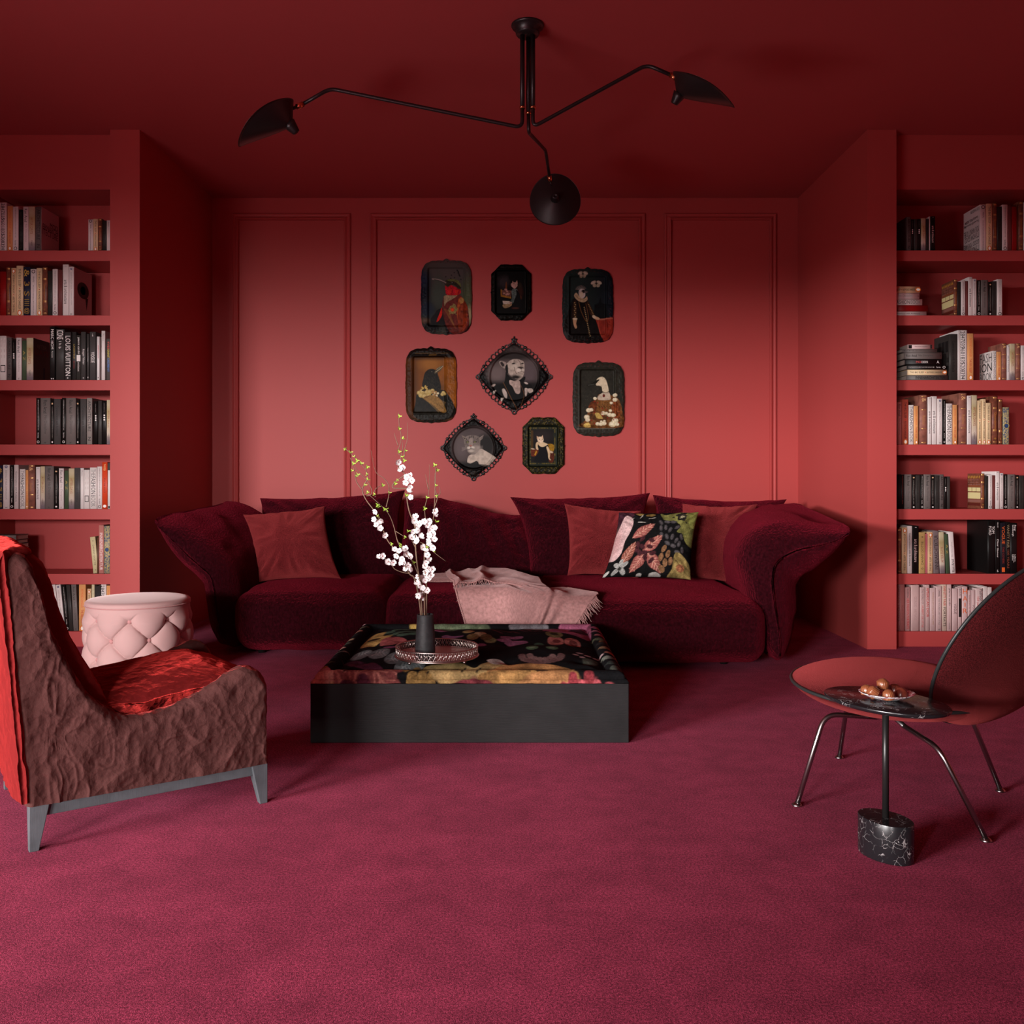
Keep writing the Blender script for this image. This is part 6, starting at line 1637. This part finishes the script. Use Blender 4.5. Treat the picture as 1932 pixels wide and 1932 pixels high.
# long-billed bird in a red coat
c = PC(100, 70, 930, 1290, 8.4, '#453e3a'); c.ox, c.oy = 780, 480
c.put(np.clip((c.Y - 250) / 500, 0, 1) * .8, '#2a3028', tex=.25, tsc=120); c.E(130, 560, 140, 330, '#101420', blur=140); c.E(150, 400, 90, 120, '#1c2438', blur=90, alpha=.7); c.E(220, 880, 110, 120, '#1a2436', blur=70, alpha=.7)
c.E(620, 280, 240, 180, '#4e4845', blur=180, alpha=.5); c.E(900, 700, 130, 320, '#4c543c', blur=110, alpha=.9); c.E(890, 960, 30, 120, '#9c9470', blur=30); c.E(400, 640, 110, 150, '#3a4038', blur=90)
c.E(170, 1080, 110, 50, '#5a4438', blur=50); c.E(260, 1170, 180, 90, '#0e0c0c', blur=60); c.E(390, 560, 70, 200, '#3c423a', blur=90)
c.G([(430, 860), (330, 950), (270, 1030), (300, 1110), (480, 1130), (560, 1290), (860, 1290), (860, 1000), (800, 850)], '#141012', tex=.4)
c.G([(455, 800), (470, 700), (500, 660), (640, 630), (740, 650), (800, 730), (860, 850), (880, 1100), (800, 1230), (640, 1270), (540, 1180), (490, 1050), (460, 930)], '#5a201a', tex=.45, tsc=40)
c.G([(445, 850), (450, 960), (400, 1050), (365, 1065), (420, 920)], '#c01a10', tex=.2)
c.G([(690, 830), (720, 700), (770, 690), (790, 760), (740, 860), (700, 1000), (730, 1180), (690, 1000)], '#a0461e', tex=.35); c.G([(720, 740), (770, 690), (800, 740), (760, 790)], '#9a6a38', tex=.3)
c.G([(740, 800), (820, 780), (860, 900), (840, 1130), (770, 1230), (710, 1160), (700, 950)], '#7a2c16', tex=.5, tsc=30)
c.G([(480, 690), (500, 655), (600, 655), (660, 635), (690, 660), (600, 720), (520, 770), (490, 820)], '#8c7658', tex=.35, tsc=18)
c.G([(500, 500), (560, 480), (660, 520), (740, 560), (745, 620), (690, 650), (600, 655), (520, 640), (505, 580)], '#a0101c', tex=.5, tsc=14)
for k in range(40): c.E(515 + (k * 37) % 215, 560 + (k * 53) % 85, 11, 7, ['#d01828', '#c83010', '#7a0c18'][k % 3], 20)
c.G([(490, 440), (530, 405), (600, 395), (690, 410), (740, 460), (750, 540), (700, 550), (660, 500), (600, 490), (540, 520), (500, 490)], '#2c2418', tex=.5, tsc=20)
c.G([(530, 410), (600, 393), (690, 410), (740, 460), (750, 520), (700, 470), (640, 430), (580, 430)], '#56582e', tex=.4, tsc=15)
c.Ln([(300, 395), (380, 402), (450, 425), (510, 455)], 17, '#8a7c74'); c.Ln([(330, 402), (420, 424), (500, 460)], 9, '#171313')
c.E(615, 460, 19, 17, '#050404'); c.E(610, 455, 5, 4, '#c0b8b0')
c.E(615, 880, 62, 78, '#80703f', tex=.5, tsc=10, rag=.25); c.E(615, 880, 30, 30, '#c03018'); c.E(615, 880, 18, 18, '#d84820')
for k in range(12): c.Ln([(480 + 12 * k, 870 + 20 * k), (560 + 10 * k, 900 + 26 * k)], 9, '#8a5a30', alpha=.6)
for x, y in ((510, 360), (590, 385), (650, 375), (645, 295), (690, 260), (705, 300), (720, 330), (735, 350), (600, 335), (750, 400), (710, 280)): c.E(x, y, 9, 9, '#0c0a0a')
c.Ln([(690, 250), (715, 300), (730, 350)], 14, '#100e0e'); pierce(c, 115, 100, 910, 1265, 84, 3)
wall_tray('ornate', 'ornate tray painted with a red-throated long-billed bird in a red coat', (794, 491.5, 889.5, 632), c, (35.2, 56, 5, -.2, -.2))

# small dark tray: pale cat at a writing desk
c = PC(1215, 160, 1870, 1060, 8.4, '#070605'); c.ox, c.oy = 780, 480
for k in range(420):
    rg.seed(k); a = rg.uniform(0, 6.28); q = rg.uniform(.86, .97); ee = (abs(math.cos(a)) ** 8 + abs(math.sin(a)) ** 8) ** (1 / 8)
    c.E(1543 + 305 * q * math.cos(a) / ee, 612 + 435 * q * math.sin(a) / ee, 7, 4, '#171209', rg.uniform(0, 180))
c.E(1430, 440, 80, 90, '#2a2426', blur=70, rag=.2)
c.G([(1380, 560), (1395, 560), (1395, 645), (1545, 680), (1545, 705), (1380, 672)], '#8a5c1c', 0, tex=.3); c.G([(1395, 570), (1550, 580), (1545, 680), (1400, 645)], '#5a3a30', 0, tex=.5, tsc=20)
for x, y, r_ in ((1460, 560, 22), (1480, 590, 18), (1430, 620, 16), (1500, 630, 24), (1470, 640, 20)): c.E(x, y, r_, r_ * .8, '#9a7066', tex=.4, tsc=8)
c.G([(1452, 540), (1460, 450), (1475, 450), (1480, 540)], '#5a3018'); c.E(1680, 600, 50, 90, '#2c120c', blur=40); c.E(1690, 690, 20, 30, '#4a2412', blur=15); c.E(1680, 500, 30, 50, '#241a10', blur=20)
c.G([(1550, 580), (1600, 545), (1650, 580), (1620, 680), (1570, 780), (1520, 770), (1560, 690)], '#4c5652', tex=.45, tsc=18); c.G([(1620, 560), (1680, 640), (1700, 830), (1580, 850), (1590, 740), (1630, 640)], '#0b0a0b')
c.G([(1545, 470), (1575, 450), (1630, 455), (1645, 500), (1600, 545), (1560, 520), (1542, 495)], '#a88478', tex=.25); c.G([(1562, 470), (1566, 422), (1590, 460)], '#9a7468', 0); c.G([(1610, 460), (1638, 415), (1650, 470)], '#a07a6c', 0); c.E(1588, 470, 7, 6, '#18100e'); c.E(1552, 492, 6, 5, '#704440')
c.G([(1410, 740), (1520, 745), (1525, 795), (1420, 790)], '#b0a494', 0, tex=.2); c.G([(1415, 800), (1550, 790), (1530, 830), (1440, 855)], '#8a7050', tex=.3); c.E(1535, 770, 22, 14, '#a08070'); c.E(1610, 855, 55, 14, '#402018', blur=10)
c.Ln([(1755, 400), (1775, 600), (1770, 850)], 8, '#24211f')
wall_tray('octagon', 'small dark tray painted with a pale cat at a writing desk', (926.5, 500.5, 1001.5, 605), c, (30.5, 42.5, 6))

# bird lady with a ruff
c = PC(40, 30, 640, 880, 5.854, '#1a2222'); c.ox, c.oy = 1050, 500
c.put(np.clip((c.X - 330) / 250, 0, 1), '#12161f', tex=.3, tsc=60); c.put(np.clip((520 - c.Y) / 500, 0, 1) * np.clip((430 - c.X) / 200, 0, 1), '#1e2b28', tex=.25, tsc=60)
c.G([(410, 600), (415, 440), (460, 425), (480, 360), (495, 425), (545, 440), (555, 600)], '#0c0f10', 0, tex=.3); 
c.G([(410, 600), (470, 605), (540, 595), (620, 590), (630, 700), (560, 830), (480, 860), (450, 720)], '#7a241a', tex=.35, tsc=40); c.G([(470, 597), (620, 588), (620, 600), (480, 612)], '#a05a48', 0)
c.Ln([(455, 620), (465, 700), (490, 800)], 7, '#a04030'); c.Ln([(540, 610), (560, 700)], 6, '#541410')
c.G([(190, 370), (330, 390), (400, 540), (440, 640), (480, 780), (495, 870), (120, 870), (70, 720), (110, 560), (150, 450)], '#0f0a09', tex=.5)
c.G([(180, 430), (205, 390), (220, 480), (215, 600), (170, 610), (170, 520)], '#2c1a10', tex=.6, tsc=12); c.G([(330, 400), (360, 430), (420, 560), (400, 590), (350, 500)], '#2c1a10', tex=.6, tsc=12)
for k in range(8): c.E(196 + (k % 2) * 8, 420 + k * 22, 7, 5, '#9a8258'); c.E(350 + k * 8, 440 + k * 17, 6, 5, '#8a7048')
for k in range(17): c.E(302 + k * 4.0, 470 + k * 20, 6, 4, '#b09468')
c.Ln([(240, 400), (270, 520), (330, 630), (345, 560), (320, 430)], 5, '#6a4424')
c.G([(190, 345), (215, 310), (250, 350), (300, 375), (330, 350), (335, 390), (290, 415), (230, 395)], '#a48c6c', tex=.25, tsc=10); c.Ln([(200, 330), (240, 370), (300, 390), (330, 380)], 5, '#6c5a44')
c.G([(240, 300), (262, 268), (300, 270), (312, 300), (310, 350), (280, 370), (250, 350)], '#a8a09a', tex=.2); c.G([(270, 290), (300, 275), (315, 300), (290, 315)], '#15120f'); c.G([(305, 290), (345, 300), (310, 318)], '#5a5450', 0); c.E(270, 330, 22, 30, '#b8a890', blur=12)
for k in range(11): a = R(-165 + k * 14); c.Ln([(265 + 18 * math.cos(a), 280 + 16 * math.sin(a)), (265 + 62 * math.cos(a), 285 + 56 * math.sin(a))], 3, '#8a827a')
c.G([(180, 600), (220, 600), (212, 650), (222, 690), (205, 705), (185, 660)], '#a88060', tex=.15); c.E(200, 598, 26, 12, '#b8a488'); c.G([(400, 570), (430, 570), (470, 590), (465, 608), (420, 600)], '#b09070'); c.E(410, 575, 22, 16, '#b8a488', 40)
for x, y, s_ in ((435, 205, 1), (285, 105, .9)):
    for sg in (-1, 1):
        c.E(x + sg * 32 * s_, y - 8 * s_, 30 * s_, 17 * s_, '#a8a08c', sg * 28, tex=.2, tsc=10); c.E(x + sg * 20 * s_, y + 24 * s_, 19 * s_, 20 * s_, '#988f78', sg * 40, tex=.2, tsc=10)
    c.E(x, y + 4, 4, 26 * s_, '#2a241c')
pierce(c, 55, 60, 612, 862, 84, 5, s=5)
wall_tray('ornate', 'ornate tray painted with a white-faced bird in a ruffed black gown', (1060, 507.5, 1156, 648), c, (35.2, 56, 5, -.2, -.2))

# crow with a lace collar
c = PC(50, 90, 760, 1110, 6.902, '#6a3c14'); c.ox, c.oy = 755, 640
c.put(np.clip((c.X - 150) / 500, 0, 1) * .8, '#8a4e18', tex=.3, tsc=60); c.put(np.clip((c.Y - 800) / 200, 0, 1), '#1c1a14', tex=.3, tsc=60); c.E(100, 640, 110, 420, '#351a0e', blur=90, alpha=.85); c.E(390, 320, 130, 90, '#9a6428', blur=90, alpha=.7)
c.put(np.clip((200 - c.Y) / 60, 0, 1), '#140c08'); c.E(560, 760, 60, 200, '#3a2a18', blur=60, alpha=.5)
c.Ln([(200, 190), (620, 188)], 13, '#4a3210', alpha=.8); c.Ln([(380, 212), (470, 210)], 12, '#6a4818')
c.G([(215, 720), (300, 690), (540, 660), (620, 720), (700, 860), (720, 1000), (400, 1090), (180, 1000), (200, 820)], '#191611', tex=.45)
c.G([(285, 600), (300, 520), (320, 440), (370, 395), (430, 390), (475, 420), (495, 480), (520, 560), (525, 660), (420, 690), (320, 660)], '#15120e', tex=.7, tsc=12)
c.G([(440, 445), (470, 390), (520, 355), (560, 348), (530, 400), (480, 440)], '#4a4232', tex=.3, tsc=12); c.Ln([(460, 430), (520, 385), (555, 352)], 6, '#c0b088'); c.Ln([(470, 395), (520, 362)], 5, '#a89870')
c.E(410, 425, 14, 13, '#070605'); c.E(410, 425, 6, 6, '#6a6458'); c.E(580, 355, 5, 5, '#100c08')
for k in range(60): rg.seed(k); x, y = rg.uniform(300, 510), rg.uniform(480, 650); c.Ln([(x, y), (x + 8, y + 18)], 4, '#3c3424', alpha=.6)
for x, y, r_ in ((245, 700, 30), (270, 730, 34), (320, 745, 36), (365, 730, 34), (290, 680, 40), (340, 690, 40), (380, 690, 36), (420, 670, 26), (560, 700, 24), (545, 720, 22), (580, 715, 20)): c.E(x, y, r_, r_ * .9, '#a88f52', tex=.3, tsc=12); c.E(x - 5, y - 6, r_ * .55, r_ * .5, '#c8b27a', alpha=.6)
for k in range(9): c.E(420 + (k * 29) % 75, 680 + (k * 17) % 60, 15, 13, '#d4c6a0' if k % 2 else '#a07848', tex=.3, tsc=6)
c.E(310, 650, 34, 26, '#2c1e10', rag=.4); 
for a in (-70, -30, 10, 160, 200): c.E(315 + 26 * math.cos(R(a)), 640 + 24 * math.sin(R(a)), 18, 8, '#c0a054', a)
c.G([(300, 770), (400, 730), (500, 760), (570, 860), (600, 950), (530, 950), (440, 870)], '#77562a', tex=.5, tsc=10)
for k in range(11):
    c.Ln([(330 + 22 * k, 760 + 14 * k), (420 + 16 * k, 735 + 19 * k)], 4, '#4a3212'); c.Ln([(320 + 9 * k, 775 - 4 * k), (500 + 9 * k, 950 - 12 * k)], 4, '#a8834a', alpha=.7)
pierce(c, 68, 130, 722, 1085, 84, 7, s=6, col='#4a140c')
wall_tray('ornate', 'ornate brown tray painted with a crow in a lace collar', (765, 656.5, 861, 798), c, (31.5, 54.2, 5, -3.5, -1.0))

# goose lady
c = PC(165, 1060, 755, 1905, 5.854, '#35322a'); c.ox, c.oy = 1050, 500
c.put(np.ones_like(c.X) * .7, '#3c392f', tex=.5, tsc=26); c.put(np.clip((1200 - c.Y) / 100, 0, 1) * .7, '#1c1a16'); c.E(680, 1750, 60, 60, '#100c0a', blur=40); c.put(np.clip((c.Y - 1790) / 60, 0, 1), '#2a251d', tex=.4, tsc=30)
c.G([(440, 1470), (520, 1420), (600, 1440), (680, 1490), (720, 1620), (720, 1790), (250, 1790), (310, 1720), (350, 1600), (390, 1520)], '#5c381c', tex=.55, tsc=20)
c.G([(450, 1450), (500, 1425), (580, 1430), (600, 1470), (570, 1620), (450, 1620)], '#6a4420', tex=.4, tsc=14); c.G([(455, 1450), (510, 1410), (570, 1405), (590, 1450), (580, 1490), (460, 1490)], '#b0a08c', tex=.15)
c.G([(430, 1300), (445, 1260), (490, 1235), (530, 1255), (555, 1310), (572, 1400), (540, 1410), (505, 1400), (495, 1350), (470, 1335), (435, 1330)], '#c8b99c', tex=.12); c.G([(470, 1265), (435, 1275), (380, 1310), (325, 1335), (400, 1330), (430, 1315)], '#15140f'); c.Ln([(345, 1330), (410, 1318)], 6, '#4a4a44'); c.E(463, 1275, 5, 5, '#040404')
c.Ln([(505, 1400), (540, 1412), (575, 1398)], 6, '#1a0e0a'); c.E(518, 1445, 14, 18, '#5a1c14'); c.Ln([(518, 1410), (518, 1430)], 4, '#1a0e0a')
c.G([(350, 1560), (400, 1500), (440, 1530), (430, 1610), (370, 1640)], '#5a2c14', tex=.6, tsc=14); c.G([(610, 1480), (660, 1500), (690, 1600), (690, 1700), (620, 1680)], '#6a3418', tex=.6, tsc=14)
for x, y, r_ in ((420, 1475, 20), (640, 1440, 24), (640, 1490, 26), (600, 1525, 18), (350, 1605, 28), (380, 1600, 22), (330, 1680, 30), (340, 1710, 26), (590, 1610, 18), (580, 1655, 26), (620, 1660, 26), (545, 1640, 20), (640, 1720, 34), (610, 1760, 38), (660, 1760, 24), (510, 1640, 24), (512, 1628, 14), (450, 1755, 24), (485, 1758, 24), (520, 1750, 26), (490, 1730, 14), (525, 1724, 14)): c.E(x, y, r_, r_ * .82, '#c4b696', tex=.25, tsc=10); c.E(x - 4, y - 5, r_ * .55, r_ * .4, '#dcd2bc', alpha=.6)
for k in range(13): rg.seed(k); c.E(rg.uniform(330, 700), rg.uniform(1480, 1760), 9, 7, '#7a1c14')
c.G([(420, 1640), (460, 1635), (500, 1680), (500, 1700), (440, 1690)], '#b0924c', tex=.2); c.G([(300, 1760), (350, 1740), (370, 1790), (300, 1790)], '#b89a54', tex=.4, tsc=8)
for k in range(5): c.Ln([(370, 1650 + 12 * k), (430, 1660 + 12 * k)], 5, '#180c08'); c.Ln([(460 + 30 * k, 1560), (475 + 30 * k, 1575)], 5, '#1c1008')
c.Ln([(220, 1812), (640, 1806)], 9, '#6a6458', alpha=.6)
for k in range(300): rg.seed(k + 50); c.E(rg.uniform(180, 740), rg.uniform(1090, 1880), 5, 4, '#4c4838' if k % 2 else '#26231c', alpha=.35)
pierce(c, 180, 1095, 740, 1890, 84, 9, s=5)
wall_tray('ornate', 'ornate tray painted with a white goose in a brown gown', (1079.5, 683, 1177, 824), c, (33.8, 54.4, 5, -1.8, -2.2))

# big cat in a black dress, round painting in a diamond tray
c = PC(30, 60, 1060, 1120, 7.028, '#080606'); c.ox, c.oy = 890, 625
c.E(545, 605, 330, 330, '#3c3230', blur=40); c.E(600, 420, 240, 170, '#5a4c4a', blur=150); c.E(330, 560, 120, 110, '#685a58', blur=110); c.E(760, 560, 90, 150, '#55484a', blur=90)
c.put(np.clip((c.Y + 60 - 640) / 60, 0, 1) * .9, '#0a0708', tex=.2); c.E(545, 330, 330, 60, '#0e0b0b', blur=60, alpha=.8)
c.G([(415, 700), (440, 620), (450, 535), (480, 580), (560, 650), (640, 640), (700, 600), (705, 640), (680, 690), (770, 700), (800, 780), (700, 900), (560, 940), (350, 920), (290, 800), (320, 720)], '#080606')
c.G([(500, 650), (560, 660), (620, 650), (640, 700), (635, 820), (580, 820), (540, 740), (500, 700)], '#a48e84', tex=.25, tsc=25)
c.G([(440, 470), (480, 410), (540, 375), (600, 372), (660, 390), (690, 420), (695, 520), (680, 590), (640, 640), (590, 640), (520, 600), (470, 540)], '#a49488', tex=.25, tsc=22); c.G([(360, 420), (380, 395), (440, 410), (460, 450), (440, 495), (400, 480)], '#8c7c74', tex=.3, tsc=15); c.G([(375, 420), (400, 410), (430, 450), (405, 470)], '#2c2422')
c.G([(440, 480), (470, 440), (480, 560), (455, 540)], '#0c0909'); c.E(560, 470, 60, 40, '#c0b2a4', blur=40, alpha=.7); c.E(550, 430, 26, 10, '#3c3430', -10); c.E(552, 431, 8, 7, '#0c0a08'); c.E(668, 430, 20, 9, '#302824', -15)
c.G([(600, 480), (650, 470), (690, 490), (680, 500), (655, 505), (620, 490)], '#3a2e2a'); c.Ln([(650, 500), (655, 530), (610, 550)], 7, '#3a2c28'); c.Ln([(655, 530), (685, 545)], 6, '#3a2c28'); c.E(620, 520, 32, 22, '#cabdb0', blur=14); c.E(675, 515, 18, 20, '#b8aa9e', blur=12)
c.E(580, 610, 70, 26, '#1e1614', blur=25); c.Ln([(560, 480), (575, 540), (600, 570)], 7, '#5c4e46'); c.Ln([(610, 380), (640, 420), (650, 460)], 8, '#5c4e48'); c.Ln([(560, 385), (570, 410)], 6, '#6a5c54')
c.G([(400, 770), (430, 765), (465, 830), (460, 890), (430, 870), (405, 810)], '#b0a096', tex=.2); c.G([(700, 760), (740, 770), (720, 860), (705, 850)], '#a8988e', tex=.2); c.G([(730, 770), (790, 760), (810, 800), (760, 820)], '#a8988e', tex=.2); c.E(718, 690, 26, 12, '#b8aaa0', 20); c.E(285, 720, 30, 14, '#a8988e', -30)
for x, y in ((275, 840), (300, 805), (400, 900), (385, 930)): c.E(x, y, 26, 12, '#c0b4a8', -35, rag=.3)
c.Ln([(415, 680), (470, 790), (540, 930), (600, 1040)], 6, '#6a4428'); c.Ln([(640, 700), (690, 830), (670, 930), (640, 1010)], 6, '#5a3a24')
wall_tray('diamond', 'large diamond tray with a big cat in a black gown in its round centre', (897.5, 636, 1041.5, 783), c, (46.5, 0, 0, 711.5, 69.5))

# second big cat, smaller diamond tray
c = PC(500, 960, 1400, 1870, 6.902, '#0a0706'); c.ox, c.oy = 755, 640
c.E(945, 1420, 275, 275, '#3a302e', blur=30); c.E(800, 1400, 110, 170, '#574a4a', blur=110); c.E(1000, 1230, 140, 80, '#4a3e3e', blur=80); c.E(1110, 1380, 110, 140, '#1c1817', blur=60); c.put(np.clip((c.Y + 960 - 1570) / 60, 0, 1), '#0a0707')
c.G([(870, 1600), (890, 1520), (960, 1490), (1040, 1430), (1100, 1450), (1240, 1540), (1250, 1580), (1170, 1650), (1040, 1640), (1000, 1590), (900, 1620)], '#b4a496', tex=.18, tsc=30); c.Ln([(870, 1610), (930, 1625), (990, 1590), (1010, 1630), (1090, 1640), (1180, 1655)], 12, '#0c0908'); c.E(1215, 1590, 40, 24, '#a89a8c', -35, rag=.4)
c.G([(830, 1310), (870, 1260), (960, 1250), (1030, 1280), (1040, 1360), (1030, 1430), (970, 1500), (900, 1490), (860, 1430), (835, 1370)], '#6c605a', tex=.3, tsc=18); c.G([(795, 1250), (850, 1275), (860, 1310), (835, 1320)], '#77695f', 0); c.G([(1085, 1245), (1065, 1300), (1035, 1325), (1025, 1285)], '#80726a', 0); c.G([(815, 1275), (845, 1290), (838, 1305)], '#231c1a', 0); c.G([(1075, 1262), (1055, 1295), (1042, 1300)], '#231c1a', 0)
c.E(985, 1440, 60, 60, '#9a8c82', blur=50, alpha=.7)
for x in (875, 970): c.E(x, 1338, 24, 12, '#26201d', -8); c.E(x, 1340, 11, 8, '#8c8c54'); c.E(x, 1340, 4, 5, '#0a0908')
c.G([(905, 1290), (940, 1290), (945, 1370), (930, 1395), (905, 1395), (890, 1370)], '#8a7c74', tex=.2, tsc=10); c.E(916, 1388, 20, 11, '#9a6054'); c.E(895, 1415, 26, 18, '#c2b6aa', blur=12); c.E(940, 1412, 26, 18, '#c2b6aa', blur=12); c.Ln([(916, 1395), (916, 1420), (890, 1440)], 6, '#2c2220'); c.Ln([(916, 1420), (955, 1430)], 6, '#2c2220'); c.E(920, 1455, 36, 18, '#b0a296', blur=14)
for x, y, a in ((900, 1280, 80), (920, 1275, 95), (950, 1280, 110), (860, 1300, 60), (1000, 1300, 120)): c.E(x, y, 16, 5, '#2c2422', a)
for k in range(5): c.Ln([(1000, 1400 + 6 * k), (1075, 1390 + 12 * k)], 2.5, '#a89a90', alpha=.6); c.Ln([(850, 1410 + 6 * k), (800, 1410 + 12 * k)], 2.5, '#a89a90', alpha=.6)
for k in range(30): rg.seed(k); c.E(rg.uniform(860, 1080), rg.uniform(1690, 1790), 5, 5, '#3c2c1c')
wall_tray('diamond', 'smaller diamond tray with a frowning big cat in its round centre', (831, 781, 955, 909), c, (40.2, 0, 0, 845.5, 60.5))

# white cat in a black gown
c = PC(660, 1135, 1235, 1900, 7.028, '#1c190e'); c.ox, c.oy = 890, 625
for k in range(1500): rg.seed(k); c.E(rg.uniform(670, 1205), rg.uniform(1145, 1890), 7, 4, ['#4a4018', '#0e0c08', '#5e5222', '#14120a'][k % 4], rg.uniform(0, 180))
c.G([(735, 1245), (1140, 1245), (1140, 1800), (735, 1800)], '#14170f', 0, tex=.2); c.G([(752, 1265), (1120, 1265), (1120, 1785), (752, 1785)], '#1c2018', 0, tex=.3)
for k in range(160): rg.seed(k + 9); a = rg.random(); s_ = k % 4; x, y = ((755 + 360 * a, 1285), (755 + 360 * a, 1755), (772, 1270 + 500 * a), (1098, 1270 + 500 * a))[s_]; c.E(x, y, 8, 5, '#4e431c' if k % 3 else '#6a5c2a', rg.uniform(0, 180))
c.G([(785, 1305), (1075, 1305), (1080, 1735), (785, 1735)], '#14100f', 0, tex=.2); c.E(930, 1390, 120, 80, '#221a1a', blur=70); c.Ln([(792, 1320), (792, 1560)], 9, '#5a3c10'); c.Ln([(806, 1320), (806, 1560)], 4, '#6a4a14')
c.G([(1000, 1500), (1080, 1505), (1080, 1590), (1020, 1580)], '#8a6414', tex=.4, tsc=10); c.G([(785, 1560), (830, 1560), (880, 1580), (850, 1650), (800, 1660), (785, 1640)], '#5c2410', tex=.5, tsc=10); c.G([(1000, 1610), (1080, 1600), (1078, 1730), (1020, 1730)], '#4c1c0c', tex=.5, tsc=12); c.G([(825, 1640), (850, 1580), (862, 1600), (840, 1650)], '#a87a20', 0)
c.G([(880, 1530), (930, 1520), (1000, 1500), (1015, 1540), (990, 1570), (1010, 1650), (1000, 1735), (830, 1735), (850, 1650), (890, 1600)], '#08070a')
c.G([(880, 1490), (930, 1470), (990, 1490), (1000, 1505), (940, 1535), (895, 1520)], '#c8ae8a', tex=.1); c.G([(862, 1410), (890, 1400), (935, 1405), (948, 1440), (935, 1475), (890, 1475), (870, 1450)], '#d0b89c', tex=.12); c.G([(862, 1430), (858, 1388), (892, 1412)], '#c09a7c', 0); c.G([(915, 1408), (938, 1376), (946, 1432)], '#c8a688', 0); c.E(895, 1432, 7, 6, '#3a2418'); c.E(932, 1432, 7, 6, '#3a2418'); c.E(916, 1450, 6, 4, '#a06a58')
c.G([(845, 1500), (862, 1470), (885, 1475), (870, 1520), (880, 1570), (850, 1560)], '#c4a884', tex=.12); c.G([(985, 1540), (1005, 1530), (1035, 1600), (1030, 1680), (1050, 1710), (1015, 1690), (1005, 1610)], '#c4a884', tex=.12); c.E(1045, 1600, 30, 14, '#b8a084', 20); c.E(805, 1560, 26, 8, '#b8a488', 10)
wall_tray('octagon', 'small gilt patterned tray painted with a white cat in a black gown', (985.5, 788, 1063.5, 894), c, (28.8, 39.4, 6, -.6, 1.2))
